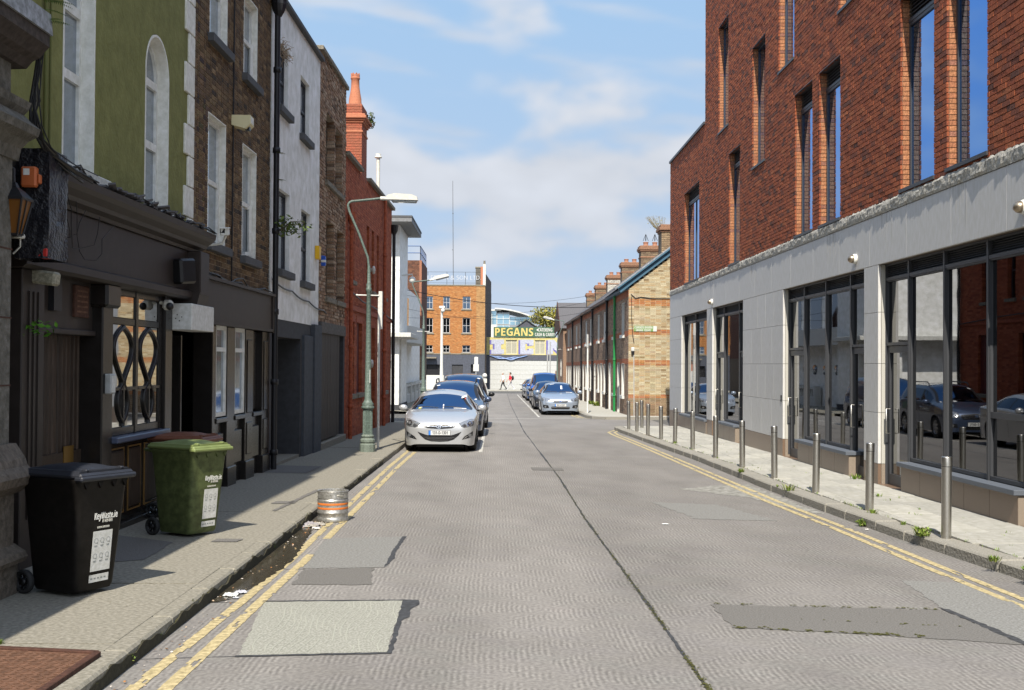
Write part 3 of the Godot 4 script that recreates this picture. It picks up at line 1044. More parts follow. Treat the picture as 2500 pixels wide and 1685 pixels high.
func build_right_block() -> void:
	var ZF := 42.66                                       # far corner
	var o := thing("brick_block", "large red-brown brick block with tall slit windows above a grey granite ground floor of shopfronts", "building")
	right_frame(o, 6.4, ZF)
	var U := func(zd: float) -> float: return ZF - zd
	var R := func(za: float, zb: float, y0: float, y1: float) -> Rect2: return Rect2(ZF - za, y0, za - zb, y1 - y0)
	var uend := 34.0
	var wins := [[39.40, 36.57, 4.70, 7.76, 2], [33.42, 32.02, 8.62, 11.68, 0], [31.87, 30.45, 4.70, 7.76, 1], [28.98, 27.60, 6.87, 9.88, 0], [26.29, 24.91, 8.59, 11.66, 0], [24.83, 23.46, 4.71, 7.75, 1], [22.95, 21.55, 4.71, 7.75, 1], [21.67, 20.30, 8.58, 11.66, 0], [18.32, 16.91, 4.73, 7.76, 1], [16.43, 15.06, 4.75, 7.80, 1], [13.2, 11.8, 6.87, 9.88, 0]]
	var holes := []
	var grown := []
	for w in wins:
		var r: Rect2 = R.call(w[0], w[1], w[2], w[3])
		holes.append(r)
		grown.append(r.grow(0.012))
	var st := new_st()
	wall(st, 0.0, 7.09, 4.66, 9.36, -0.4, -0.014, grown)
	wall(st, 7.09, uend, 4.66, 14.5, -0.4, -0.014, grown)
	done("wall", st, mats.mortar, o)
	var pal := [[Color(0.40, 0.112, 0.048), 0.42], [Color(0.335, 0.09, 0.042), 0.3], [Color(0.235, 0.076, 0.045), 0.17], [Color(0.16, 0.066, 0.047), 0.06], [Color(0.45, 0.145, 0.064), 0.05]]
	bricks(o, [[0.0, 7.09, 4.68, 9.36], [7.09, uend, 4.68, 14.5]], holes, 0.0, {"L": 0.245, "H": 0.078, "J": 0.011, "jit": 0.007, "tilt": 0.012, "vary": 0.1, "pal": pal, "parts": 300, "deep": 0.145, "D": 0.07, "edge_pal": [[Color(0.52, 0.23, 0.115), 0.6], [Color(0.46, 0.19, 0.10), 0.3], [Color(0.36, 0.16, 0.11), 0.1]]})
	# body of the block behind the street wall
	st = new_st()
	box(st, Vector3(7.1, -0.6, -14.0), Vector3(uend, 14.5, -0.42))
	box(st, Vector3(0.0, -0.6, -14.0), Vector3(7.08, 9.35, -0.42))
	done("back_volume", st, mat("brick_plain", 0.24, 0.085, 0.05, 0.9, {"t": "strong", "ts": 2.0}), o)
	part_box("parapet_coping", Vector3(-0.04, 9.36, -0.45), Vector3(7.085, 9.44, 0.05), mats.anthracite, o)
	part_box("parapet_coping", Vector3(7.05, 14.5, -0.45), Vector3(uend, 14.6, 0.05), mats.anthracite, o)
	# upper windows
	for w in wins:
		var r: Rect2 = R.call(w[0], w[1], w[2], w[3])
		var gr := Rect2(r.position.x, r.position.y + 0.02, r.size.x, r.size.y - 0.02)
		if w[4] > 0:
			gr.size.y -= 0.36
			part_box("vent_frame", Vector3(r.position.x, gr.end.y + 0.0, -0.2), Vector3(r.end.x, gr.end.y + 0.05, -0.125), mats.anthracite, o)
			louvre(o, Rect2(r.position.x, gr.end.y + 0.05, r.size.x, 0.3), -0.13, 5)
		window(o, "window", gr, -0.135, mats.anthracite, mats.sky_glass, {"fw": 0.055, "xs": [0.5] if w[4] == 2 else []})
		part_box("sill", Vector3(r.position.x - 0.02, r.position.y - 0.035, -0.2), Vector3(r.end.x + 0.02, r.position.y + 0.018, 0.03), mats.anthracite, o)
		part_box("head", Vector3(r.position.x - 0.02, r.end.y - 0.0, -0.2), Vector3(r.end.x + 0.02, r.end.y + 0.012, 0.012), mats.anthracite, o)
	# granite ground floor
	var bays := [[40.0, 35.2], [34.3, 30.05], [25.85, 20.15], [19.4, 12.4]]
	st = new_st()
	var gh := []
	for b in bays:
		gh.append(R.call(b[0], b[1], -0.8, 3.66))
	wall(st, 0.0, uend, -0.7, 4.64, -0.4, -0.05, gh)
	done("backing_wall", st, mats.mortar_dark, o)
	# rock-faced course
	st = new_st()
	st.set_smooth_group(-1)
	var n := FastNoiseLite.new()
	n.seed = 12
	n.frequency = 2.2
	n.fractal_octaves = 4
	var u := 0.0
	var k := 0
	while u < uend:
		var len := minf(1.2, uend - u)
		var s2 := new_st()
		var nu := int(len / 0.045)
		var nv := 5
		for i in nu:
			for j in nv:
				var q := []
				for c in [[i, j], [i + 1, j], [i + 1, j + 1], [i, j + 1]]:
					var uu: float = u + 0.006 + (len - 0.012) * c[0] / nu
					var yy: float = 4.485 + 0.195 * c[1] / nv
					var zz := 0.026 + 0.022 * n.get_noise_2d(uu, yy * 2.0) + 0.012 * n.get_noise_2d(uu * 5.0, yy * 7.0)
					if c[1] == 0:
						zz = 0.012
					if c[1] == nv:
						zz = 0.004 + 0.014 * n.get_noise_2d(uu * 3.0, 3.0)
						yy += 0.03 * n.get_noise_2d(uu * 2.5, 77.0)
					q.append(Vector3(uu, yy, zz))
				quad(s2, q[0], q[1], q[2], q[3], Vector3(0, 0, 1))
		box(s2, Vector3(u + 0.006, 4.486, -0.05), Vector3(u + len - 0.006, 4.675, 0.0))
		done("rock_faced_block", s2, mats.granite_rock, o)
		u += len
		k += 1
	# band of granite panels
	var cuts := [0.0]
	var zz2 := 41.2
	while zz2 > 9.0:
		cuts.append(ZF - zz2)
		zz2 -= 1.78
	cuts.append(uend)
	for i in cuts.size() - 1:
		var tone := rng.randf_range(-0.012, 0.012)
		part_box("granite_panel", Vector3(cuts[i] + 0.003, 3.66, -0.05), Vector3(cuts[i + 1] - 0.003, 4.48, 0.0), granite(tone), o, 0.003)
	# piers: far corner pier, two slim piers, the broad one
	var levels := [0.33, 1.18, 2.0, 2.86, 3.654]
	for p in [[42.66, 40.0, 1], [35.2, 34.3, 1], [30.05, 25.85, 4], [20.15, 19.4, 1], [12.4, 8.7, 3]]:
		for lv in 4:
			var parts: int = p[2] + (1 if lv % 2 and p[2] > 1 else 0)
			for i in parts:
				var a: float = lerpf(p[0], p[1], float(i) / parts)
				var b: float = lerpf(p[0], p[1], float(i + 1) / parts)
				part_box("granite_panel", Vector3(ZF - a + 0.003, levels[lv] + 0.003, -0.05), Vector3(ZF - b - 0.003, levels[lv + 1] - 0.003, 0.0), granite(rng.randf_range(-0.02, 0.02)), o, 0.003)
		part_box("brown_plinth", Vector3(ZF - p[0] + 0.002, -0.6, -0.05), Vector3(ZF - p[1] - 0.002, 0.328, 0.002), mats.granite_brown, o)
		# returns of the pier into the bays
		for e in [[p[0], 1], [p[1], -1]]:
			if e[0] > 42.0 or e[0] < 10.0:
				continue
			var ua: float = ZF - e[0]
			var st2 := new_st()
			for lv in 4:
				cbox(st2, Vector3(ua - 0.02 if e[1] > 0 else ua + 0.0, levels[lv] + 0.003, -0.34), Vector3(ua if e[1] > 0 else ua + 0.02, levels[lv + 1] - 0.003, -0.052), 0.003)
			done("granite_reveal", st2, mats.granite_pale if mats.has("granite_pale") else mat("granite_pale", 0.46, 0.45, 0.42, 0.7, {"t": "grain", "ts": 1.6}), o)
			part_box("brown_plinth", Vector3(ua - 0.02 if e[1] > 0 else ua, -0.6, -0.34), Vector3(ua if e[1] > 0 else ua + 0.02, 0.328, -0.052), mat("granite_brown_pale", 0.4, 0.33, 0.27, 0.4, {"t": "speck", "ts": 2.5}), o)
	# shopfront bays: [kind, far, near]; g glass over a low wall, d door with a light over it
	var fz := -0.13
	for bay in [
		[40.0, 35.2, 0.30, [["g", 40.0, 37.75], ["g", 37.75, 35.2]], [40.0, 35.2]],
		[34.3, 30.05, 0.36, [["d", 34.3, 33.1], ["g", 33.1, 31.05], ["d", 31.05, 30.05]], [33.2, 30.9]],
		[25.85, 20.15, 0.40, [["d", 25.85, 24.5], ["g", 24.5, 22.9], ["g", 22.9, 21.3], ["d", 21.3, 20.15]], [24.5, 20.95]],
		[19.4, 12.4, 0.44, [["d", 19.4, 18.3], ["g", 18.3, 16.84], ["g", 16.84, 15.34], ["h", 15.34, 14.1], ["d", 14.1, 12.4]], [18.25, 14.15]]]:
		var top := 3.38
		for b in bay[3]:
			var ua: float = ZF - b[1]
			var ub: float = ZF - b[2]
			louvre(o, Rect2(ua + 0.03, top + 0.05, ub - ua - 0.06, 3.63 - top - 0.05), fz - 0.02, 6)
			if b[0] == "g":
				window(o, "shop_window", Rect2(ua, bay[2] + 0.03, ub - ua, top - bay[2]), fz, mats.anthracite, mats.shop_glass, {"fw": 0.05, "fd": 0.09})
			elif b[0] == "h":
				window(o, "shop_window", Rect2(ua, bay[2] + 0.03, ub - ua, top - bay[2]), fz, mats.anthracite, mats.shop_glass, {"fw": 0.05, "fd": 0.09, "ys": [0.29], "bw": 0.08})
			else:
				window(o, "fanlight", Rect2(ua, 2.30, ub - ua, top - 2.27), fz, mats.anthracite, mats.shop_glass, {"fw": 0.05, "fd": 0.09})
				var dg := gy(b[1]) + 0.13
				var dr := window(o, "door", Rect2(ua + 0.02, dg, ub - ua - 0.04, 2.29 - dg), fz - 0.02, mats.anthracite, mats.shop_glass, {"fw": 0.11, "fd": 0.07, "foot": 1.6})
				var s3 := new_st()
				tube(s3, [Vector3(ua + 0.18, 1.25, fz - 0.01), Vector3(ua + 0.18, 1.25, fz + 0.05), Vector3(ua + 0.18, 0.85, fz + 0.05), Vector3(ua + 0.18, 0.85, fz - 0.01)], 0.012, 6)
				done("handle", s3, mats.steel, dr)
				part_box("threshold", Vector3(ua, dg - 0.3, -0.34), Vector3(ub, dg - 0.008, 0.01), mats.granite_brown, o)
		st = new_st()
		var us := [ZF - bay[0]]
		for b in bay[3]:
			us.append(ZF - b[2])
		for q in us:
			box(st, Vector3(q - 0.028, 0.42 if q != us[0] and q != us[-1] else 0.0, fz - 0.12), Vector3(q + 0.028, 3.65, fz + 0.018))
		box(st, Vector3(us[0], 3.625, fz - 0.12), Vector3(us[-1], 3.655, fz + 0.012))
		box(st, Vector3(us[0], top, fz - 0.12), Vector3(us[-1], top + 0.05, fz + 0.012))
		done("mullion_frame", st, mats.anthracite, o)
		# low wall and its sill
		var la: float = ZF - bay[4][0]
		var lb: float = ZF - bay[4][1]
		var np := int(maxf(3.0, roundf((lb - la) / 0.82)))
		part_box("wall_core", Vector3(la + 0.01, -0.6, -0.3), Vector3(lb - 0.01, bay[2] - 0.06, -0.012), mats.mortar_dark, o)
		for i in np:
			part_box("brown_panel", Vector3(lerpf(la, lb, float(i) / np) + 0.002, -0.6, -0.012), Vector3(lerpf(la, lb, float(i + 1) / np) - 0.007, bay[2] - 0.055, 0.02), mats.granite_brown, o)
		part_box("wall_end", Vector3(lb - 0.008, -0.6, -0.3), Vector3(lb + 0.004, bay[2] - 0.056, 0.018), mats.granite_brown_pale, o)
		part_box("sill", Vector3(la - 0.03, bay[2] - 0.05, -0.2), Vector3(lb + 0.035, bay[2] + 0.018, 0.085), mat("sill_grey", 0.115, 0.13, 0.16, 0.55, {"t": "grain", "ts": 1.6}), o, 0.006)
	# old water stains below the rock-faced course
	var stn := mat("granite_stain", 0.44, 0.435, 0.435, 0.8, {"t": "soft", "ts": Vector3(3, 0.2, 3)})
	for q in [16.0, 22.2, 34.6, 29.0, 19.0]:
		for i in 7:
			var su: float = ZF - q + rng.randfn() * 0.22
			var sl := rng.randf_range(0.15, 0.7)
			var sw := rng.randf_range(0.008, 0.03)
			var s4 := new_st()
			prism(s4, PackedVector2Array([Vector2(su - sw, 4.47), Vector2(su + sw, 4.47), Vector2(su + sw * 0.8, 4.47 - sl * 0.6), Vector2(su + sw * 0.1, 4.47 - sl), Vector2(su - sw * 0.7, 4.47 - sl * 0.7)]), -0.002, 0.0012)
			done("stain", s4, stn, o)
	# dark room behind the glass
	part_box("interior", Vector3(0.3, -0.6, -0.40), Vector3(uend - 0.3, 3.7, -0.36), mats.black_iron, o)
	part_box("door_bell_plate", Vector3(ZF - 26.02, 1.16, 0.0), Vector3(ZF - 25.94, 1.3, 0.012), mats.black_iron, o)
	# round bulkhead lamps on the granite band
	var li := 0
	for p in [[34.3, 3.83], [20.6, 3.86], [13.98, 3.89]]:
		var l := thing("wall_lamp", ["small round wall lamp on granite between the two far shopfronts", "round wall lamp with brass cap above the middle shopfront", "dark steel round wall lamp at the right edge of the granite band"][li], "wall lamp", Vector3(6.4, p[1], -p[0]), 0.0, "round lamps on the granite band")
		li += 1
		st = new_st()
		lathe(st, [[0.0, -0.005], [0.085, -0.005], [0.09, 0.03], [0.082, 0.055], [0.0, 0.055]], 20, Transform3D(Basis(Vector3.FORWARD, -PI / 2), Vector3.ZERO))
		done("base", st, mats.white_paint, l)
		st = new_st()
		lathe(st, [[0.0, 0.05], [0.072, 0.05], [0.075, 0.07], [0.066, 0.11], [0.04, 0.14], [0.0, 0.148]], 20, Transform3D(Basis(Vector3.FORWARD, -PI / 2), Vector3.ZERO))
		done("dome", st, mat("brass_dull", 0.33, 0.27, 0.2, 0.35, {"metal": 0.9}), l)

func granite(d: float) -> StandardMaterial3D:
	var i := int(roundf(d * 200.0))
	var t := i / 200.0
	return mat("granite_%d" % (i + 10), 0.53 + t, 0.525 + t, 0.53 + t, 0.7, {"t": "soft", "ts": Vector3(1.4 + i * 0.05, 0.3, 1.4 + i * 0.05)})

# ------------------------------------------------------------------ the row on the left

# arch pieces: fills the corners between a rectangular opening top and an elliptical arch
func arch_fill(st: SurfaceTool, r: Rect2, spring: float, z0: float, z1: float) -> void:
	var c := Vector2(r.get_center().x, spring)
	var rx := r.size.x * 0.5
	var ry := r.end.y - spring
	var n := 9
	for s in [-1.0, 1.0]:
		for i in n:
			var a := PI / 2 * i / n
			var b := PI / 2 * (i + 1) / n
			var p := c + Vector2(s * cos(a) * rx, sin(a) * ry)
			var q := c + Vector2(s * cos(b) * rx, sin(b) * ry)
			var poly := PackedVector2Array([p, Vector2(p.x, r.end.y + 0.001), Vector2(q.x, r.end.y + 0.001), q])
			if absf(p.x - q.x) > 0.001:
				prism(st, poly, z0, z1)

# lining of an arched opening
func arch_lining(st: SurfaceTool, r: Rect2, spring: float, z0: float, z1: float, t: float) -> void:
	var c := Vector2(r.get_center().x, spring)
	var rx := r.size.x * 0.5
	var ry := r.end.y - spring
	var pts := [Vector2(r.position.x, r.position.y)]
	for i in 19:
		var a := PI - PI * i / 18
		pts.append(c + Vector2(cos(a) * rx, sin(a) * ry))
	pts.append(Vector2(r.end.x, r.position.y))
	for i in pts.size() - 1:
		var d: Vector2 = (pts[i + 1] - pts[i]).normalized()
		var nrm := Vector2(d.y, -d.x) * t
		prism(st, PackedVector2Array([pts[i], pts[i + 1], pts[i + 1] + nrm, pts[i] + nrm]), z0, z1)

func sill(par: Node3D, u0: float, u1: float, y: float, m: Material, h := 0.1, out := 0.09) -> void:
	part_box("sill", Vector3(u0, y - h, -0.12), Vector3(u1, y, out), m, par, 0.008)

# white lining of a plain window opening
func lining(par: Node3D, r: Rect2, z0: float, z1: float, m: Material) -> void:
	var st := new_st()
	box(st, Vector3(r.position.x - 0.012, r.position.y, z0), Vector3(r.position.x + 0.006, r.end.y + 0.012, z1))
	box(st, Vector3(r.end.x - 0.006, r.position.y, z0), Vector3(r.end.x + 0.012, r.end.y + 0.012, z1))
	box(st, Vector3(r.position.x + 0.006, r.end.y - 0.006, z0), Vector3(r.end.x - 0.006, r.end.y + 0.012, z1))
	done("reveal", st, m, par)

func moulding(st: SurfaceTool, u0: float, u1: float, prof: Array) -> void:      # prof: [z, y] outline extruded along u
	var poly := PackedVector2Array()
	for p in prof:
		poly.append(Vector2(p[0], p[1]))
	# x,y of the prism become z,y; its depth runs along u
	prism(st, poly, -u1, -u0, Transform3D(Basis(Vector3(0, 0, 1), Vector3(0, 1, 0), Vector3(-1, 0, 0)), Vector3.ZERO))

func sash_window(par: Node3D, r: Rect2, z: float, fm: Material, gm: Material, o := {}) -> MeshInstance3D:
	return window(par, "window", r, z, fm, gm, o)

func build_left_row() -> void:
	build_stone_house()
	build_green_pub()
	build_brown_house()
	build_white_house()
	build_derelict_house()
	build_red_house()
	build_left_fittings()

func build_stone_house() -> void:
	var o := thing("stone_pub", "grey stone pub front at the left edge with a moulded pilaster and heavy cornice, plus unseen neighbouring houses", "building")
	left_frame(o, -10.0)
	var st := new_st()
	box(st, Vector3(0, -0.5, -8), Vector3(11.0, 11.0, 0))  # unseen neighbouring house behind the camera, height set for its shadow
	box(st, Vector3(11.0, -0.5, -8), Vector3(13.9, 7.6, 0.003))  # unseen lower neighbour, kept low to let sun onto the footpath
	box(st, Vector3(13.9, -0.5, -8), Vector3(20.18, 11.8, -0.003))
	done("wall", st, mats.stone_old, o)
	# pilaster at the end of the front
	st = new_st()
	cbox(st, Vector3(18.9, 1.26, -0.1), Vector3(19.6, 3.62, 0.5), 0.012)
	done("pilaster_shaft", st, mats.stone_old, o)
	for y in [1.75, 2.3, 2.86]:
		part_box("joint_band", Vector3(18.895, y, 0.0), Vector3(19.602, y + 0.012, 0.503), mats.rust_dark, o)
	st = new_st()
	cbox(st, Vector3(18.8, -0.2, -0.1), Vector3(19.66, 0.36, 0.56), 0.01)
	cbox(st, Vector3(18.84, 0.36, -0.1), Vector3(19.63, 0.9, 0.535), 0.01)
	moulding(st, 18.8, 19.66, [[0.0, 0.32], [0.62, 0.32], [0.64, 0.36], [0.62, 0.4], [0.57, 0.43], [0.53, 0.46], [0.0, 0.46]])
	moulding(st, 18.8, 19.68, [[0.0, 0.88], [0.56, 0.88], [0.65, 0.95], [0.68, 1.02], [0.66, 1.06], [0.62, 1.1], [0.6, 1.16], [0.56, 1.22], [0.52, 1.28], [0.0, 1.28]])
	done("pedestal", st, mat("stone_dark", 0.16, 0.13, 0.105, 0.85, {"t": "strong", "ts": 1.4, "n": "rough", "ns": 0.8}), o)
	st = new_st()
	moulding(st, 18.85, 19.66, [[0.0, 3.6], [0.52, 3.6], [0.54, 3.7], [0.6, 3.76], [0.68, 3.8], [0.7, 3.86], [0.62, 3.92], [0.56, 3.98], [0.6, 4.02], [0.62, 4.08], [0.0, 4.08]])
	cbox(st, Vector3(18.95, 4.08, -0.1), Vector3(19.55, 4.42, 0.5), 0.01)
	done("capital", st, mats.stone_old, o)
	st = new_st()
	moulding(st, 11.0, 19.72, [[0.0, 4.36], [0.55, 4.38], [0.6, 4.44], [0.66, 4.47], [0.7, 4.52], [0.74, 4.56], [0.74, 4.66], [0.0, 4.66]])
	done("cornice", st, mat("cornice_brown", 0.07, 0.055, 0.047, 0.9, {"t": "strong", "ts": 1.4}), o)
	st = new_st()
	moulding(st, 11.0, 19.74, [[0.0, 4.66], [0.76, 4.66], [0.74, 4.84], [0.3, 4.96], [0.0, 4.96]])
	done("flashing", st, mats.lead, o)
	st = new_st()
	tube(st, [Vector3(19.85, -0.2, 0.12), Vector3(19.85, 4.4, 0.12)], 0.06, 10)
	for y in [0.6, 1.9, 3.2]:
		lathe(st, [[0.0, -0.05], [0.075, -0.05], [0.075, 0.05], [0.0, 0.05]], 10, Transform3D(Basis(), Vector3(19.85, y, 0.12)))
	done("drainpipe", st, mats.rust_dark, o)
	st = new_st()
	box(st, Vector3(19.66, -0.3, -0.05), Vector3(20.18, 4.4, 0.02))
	done("dark_side_strip", st, mats.pub_black, o)
	part_box("blue_slats", Vector3(19.2, 4.97, 0.2), Vector3(19.6, 5.3, 0.6), mat("blue_paint", 0.03, 0.07, 0.2, 0.6), o)

func build_green_pub() -> void:
	var Z0 := 10.2
	var o := thing("green_pub", "olive green rendered building with arched white windows over a dark brown pub front", "building")
	left_frame(o, Z0)
	var U := func(z: float) -> float: return z - Z0
	var w1 := Rect2(11.86 - Z0, 3.95, 0.90, 3.05)
	var w2 := Rect2(14.46 - Z0, 3.88, 0.98, 2.26)
	var uw := 6.34
	var st := new_st()
	wall(st, 0.0, uw, 3.5, 10.9, -0.36, 0.0, [w1, w2])
	arch_fill(st, w1, 6.35, -0.36, 0.0)
	arch_fill(st, w2, 5.62, -0.36, 0.0)
	done("rendered_wall", st, mats.green_render, o)
	st = new_st()
	box(st, Vector3(0.0, 3.5, -8), Vector3(uw, 10.85, -0.37))
	box(st, Vector3(0.0, -0.5, -8), Vector3(uw, 3.5, -1.4))
	done("back_volume", st, mats.pub_black, o)
	var k := 0
	for w in [w1, w2]:
		var spring: float = [6.35, 5.62][k]
		st = new_st()
		arch_lining(st, w.grow(-0.006), spring, -0.36, 0.004, 0.03)
		done("reveal", st, mat("white_stucco", 0.80, 0.79, 0.75, 0.9, {"t": "mottle", "ts": 0.9}), o)
		# timber frame: square lower lights under an arched head light
		var r: Rect2 = w.grow(-0.02)
		st = new_st()
		arch_lining(st, r, spring, -0.2, -0.14, 0.07)
		box(st, Vector3(r.position.x + 0.06, r.position.y, -0.2), Vector3(r.end.x - 0.06, r.position.y + 0.08, -0.14))
		for y in [4.94 if k == 0 else 4.70, 5.66 if k == 0 else 5.5]:
			box(st, Vector3(r.position.x + 0.06, y, -0.2), Vector3(r.end.x - 0.06, y + 0.1, -0.132))
		var wf := done("window", st, mats.white_paint, o)
		st = new_st()
		box(st, Vector3(r.position.x + 0.05, r.position.y + 0.05, -0.185), Vector3(r.end.x - 0.05, r.end.y - 0.03, -0.175))
		done("pane", st, mat("pane_shade", 0.33, 0.37, 0.42, 0.06, {"metal": 0.75}), wf)  # lighter blue-grey panes of the nearer left-hand fronts
		part_box("sill", Vector3(w.position.x - 0.16, w.position.y - 0.16, -0.34), Vector3(w.end.x + 0.2, w.position.y, 0.13), mats.off_white, o, 0.012)
		k += 1
	# white quoin blocks
	var y := 3.55
	k = 0
	while y < 9.5:
		var st2 := new_st()
		cbox(st2, Vector3(uw - (0.42 if k % 2 else 0.26), y + 0.006, -0.05), Vector3(uw + 0.01, y + 0.42, 0.03), 0.008)
		done("quoin", st2, mats.white_stucco, o)
		var st3 := new_st()
		cbox(st3, Vector3(0.0, y + 0.006, -0.05), Vector3(0.2 if k % 2 else 0.36, y + 0.42, 0.03), 0.008)
		done("quoin", st3, mats.white_stucco, o)
		y += 0.43
		k += 1
	st = new_st()
	tube(st, [Vector3(1.15, 3.9, 0.04), Vector3(1.15, 9.0, 0.04)], 0.022, 6)
	tube(st, [Vector3(1.28, 4.1, 0.03), Vector3(1.28, 9.0, 0.03)], 0.012, 6)
	done("conduit", st, mat("green_conduit", 0.11, 0.115, 0.035, 0.7), o)
	# pub front: fascia and cornice
	var fe := 6.05
	part_box("fascia_board", Vector3(0.3, 2.92, -0.3), Vector3(fe, 3.46, 0.16), mats.pub_brown, o, 0.01)
	st = new_st()
	moulding(st, 0.3, fe + 0.05, [[-0.3, 2.8], [0.2, 2.8], [0.24, 2.83], [0.24, 2.9], [0.19, 2.925], [-0.3, 2.925]])
	done("lower_moulding", st, mats.pub_brown, o)
	st = new_st()
	moulding(st, 0.3, fe + 0.1, [[-0.3, 3.46], [0.19, 3.46], [0.2, 3.5], [0.27, 3.53], [0.29, 3.57], [0.36, 3.62], [0.40, 3.66], [0.41, 3.73], [-0.3, 3.78]])
	done("cornice", st, mats.pub_brown, o)
	st = new_st()
	for i in 90:
		var uu := rng.randf_range(0.4, fe)
		boxc(st, Vector3.ZERO, Vector3(rng.randf_range(0.05, 0.2), 0.02, rng.randf_range(0.05, 0.14)), Transform3D(Basis.from_euler(Vector3(rng.randf_range(-0.3, 0.5), rng.randf() * 3.0, rng.randf_range(-0.3, 0.3))), Vector3(uu, 3.775 + rng.randf() * 0.03, rng.randf_range(0.1, 0.38))))
	tag(done("broken_slate_flashing", st, mats.slate, o), "", "", "", "stuff")
	# end console of the fascia
	st = new_st()
	cbox(st, Vector3(5.62, 2.86, 0.0), Vector3(6.06, 3.46, 0.34), 0.015)
	moulding(st, 5.6, 6.08, [[0.0, 2.62], [0.2, 2.62], [0.3, 2.74], [0.34, 2.9], [0.0, 2.9]])
	done("console", st, mats.pub_brown, o)
	# left pilaster
	st = new_st()
	cbox(st, Vector3(0.45, -0.2, -0.2), Vector3(0.95, 2.8, 0.14), 0.01)
	for q in [0.58, 0.68, 0.78]:
		box(st, Vector3(q, 0.5, 0.13), Vector3(q + 0.04, 2.6, 0.155))
	done("pilaster", st, mats.pub_brown, o)
	# boarded doorway with a plaque over it
	part_box("lintel_panel", Vector3(0.95, 2.27, -0.3), Vector3(2.75, 2.81, -0.02), mats.pub_brown, o)
	part_box("lintel_rail", Vector3(0.95, 2.23, -0.3), Vector3(2.78, 2.29, 0.02), mats.pub_brown, o, 0.01)
	part_box("plaque", Vector3(2.05, 2.42, -0.03), Vector3(2.45, 2.76, 0.01), mats.rust_dark, o, 0.008)
	for r2 in 5:
		part_box("plaque_line", Vector3(2.1, 2.47 + r2 * 0.055, 0.008), Vector3(2.4, 2.49 + r2 * 0.055, 0.013), mats.rust, o)
	part_box("small_vent", Vector3(1.42, 2.46, -0.03), Vector3(1.62, 2.8, 0.04), mats.black_iron, o)
	for i in 15:
		var a := 0.97 + i * 0.115
		part_box("board", Vector3(a + 0.006, -0.1, -0.24), Vector3(a + 0.109, 2.24, -0.15 + rng.randf_range(-0.006, 0.006)), mat("pub_wood_%d" % (i % 3), 0.05 + 0.014 * (i % 3), 0.034 + 0.009 * (i % 3), 0.025 + 0.006 * (i % 3), 0.6, {"t": "strong", "ts": Vector3(3, 0.3, 3)}), o, 0.012)
	part_box("door_rail", Vector3(0.97, 0.86, -0.17), Vector3(2.7, 1.0, -0.125), mats.pub_wood, o)
	part_box("kick_board", Vector3(0.97, -0.1, -0.17), Vector3(2.7, 0.28, -0.12), mats.pub_wood, o)
	part_box("letter_plate", Vector3(2.12, 0.88, -0.126), Vector3(2.38, 1.06, -0.115), mat("brass", 0.32, 0.19, 0.05, 0.4, {"metal": 0.8}), o)
	# column between door and window
	st = new_st()
	cbox(st, Vector3(2.62, -0.2, -0.3), Vector3(2.95, 2.6, 0.1), 0.015)
	cbox(st, Vector3(2.56, 2.55, -0.3), Vector3(3.0, 2.82, 0.17), 0.03)
	cbox(st, Vector3(2.58, -0.2, -0.3), Vector3(2.98, 0.75, 0.14), 0.02)
	done("column", st, mats.pub_black, o)
	# window with oval tracery
	var wx0 := 2.98
	var wx1 := 4.92
	st = new_st()
	for q in [wx0, 3.9, wx1 - 0.08]:
		cbox(st, Vector3(q, 1.1, -0.12), Vector3(q + 0.1, 2.82, 0.04), 0.01)
	for yy in [[1.1, 1.2], [2.38, 2.47], [2.72, 2.81]]:
		cbox(st, Vector3(wx0 + 0.1, yy[0], -0.11), Vector3(wx1 - 0.08, yy[1], 0.03), 0.01)
	var pw := done("window", st, mats.pub_black, o)
	for q in [[wx0 + 0.1, 3.9], [4.0, wx1 - 0.08]]:
		for yy in [[1.2, 2.38], [2.47, 2.72]]:
			part_box("pane", Vector3(q[0], yy[0], 0.004), Vector3(q[1], yy[1], 0.02), mat("pub_glass", 0.5, 0.5, 0.5, 0.02, {"metal": 1.0, "n": "wave", "ns": 0.01, "ts": 0.3}), pw)
		var cx: float = (q[0] + q[1]) * 0.5
		var half: float = (q[1] - q[0]) * 0.5
		st = new_st()
		for s in [-1.0, 1.0]:
			var pts := []
			for i in 25:
				var t := i / 24.0
				var yv := lerpf(1.2, 2.36, t)
				# two crossing curves: a small oval below, a tall leaf above
				var xv: float
				if t < 0.42:
					xv = sqrt(maxf(0.0, sin(PI * clampf((t - 0.06) / 0.36, 0.0, 1.0)))) * half * 0.42
				else:
					xv = pow(maxf(0.0, sin(PI * pow((t - 0.42) / 0.58, 1.5))), 0.8) * half * 0.8
				pts.append(Vector3(cx + s * xv, yv, 0.03))
			tube(st, pts, 0.026, 6)
		cbox(st, Vector3(cx - 0.02, 1.2, 0.015), Vector3(cx + 0.02, 1.75, 0.045), 0.004)
		cbox(st, Vector3(q[0], 1.62, 0.015), Vector3(q[1], 1.66, 0.043), 0.004)
		done("tracery", st, mats.pub_black, pw)
	part_box("sill", Vector3(wx0 - 0.02, 1.03, -0.2), Vector3(wx1 + 0.02, 1.1, 0.16), mat("sill_blue", 0.07, 0.085, 0.13, 0.35), o, 0.012)
	part_box("stall_riser", Vector3(wx0 - 0.02, -0.2, -0.3), Vector3(wx1 + 0.02, 1.03, 0.04), mats.pub_black, o)
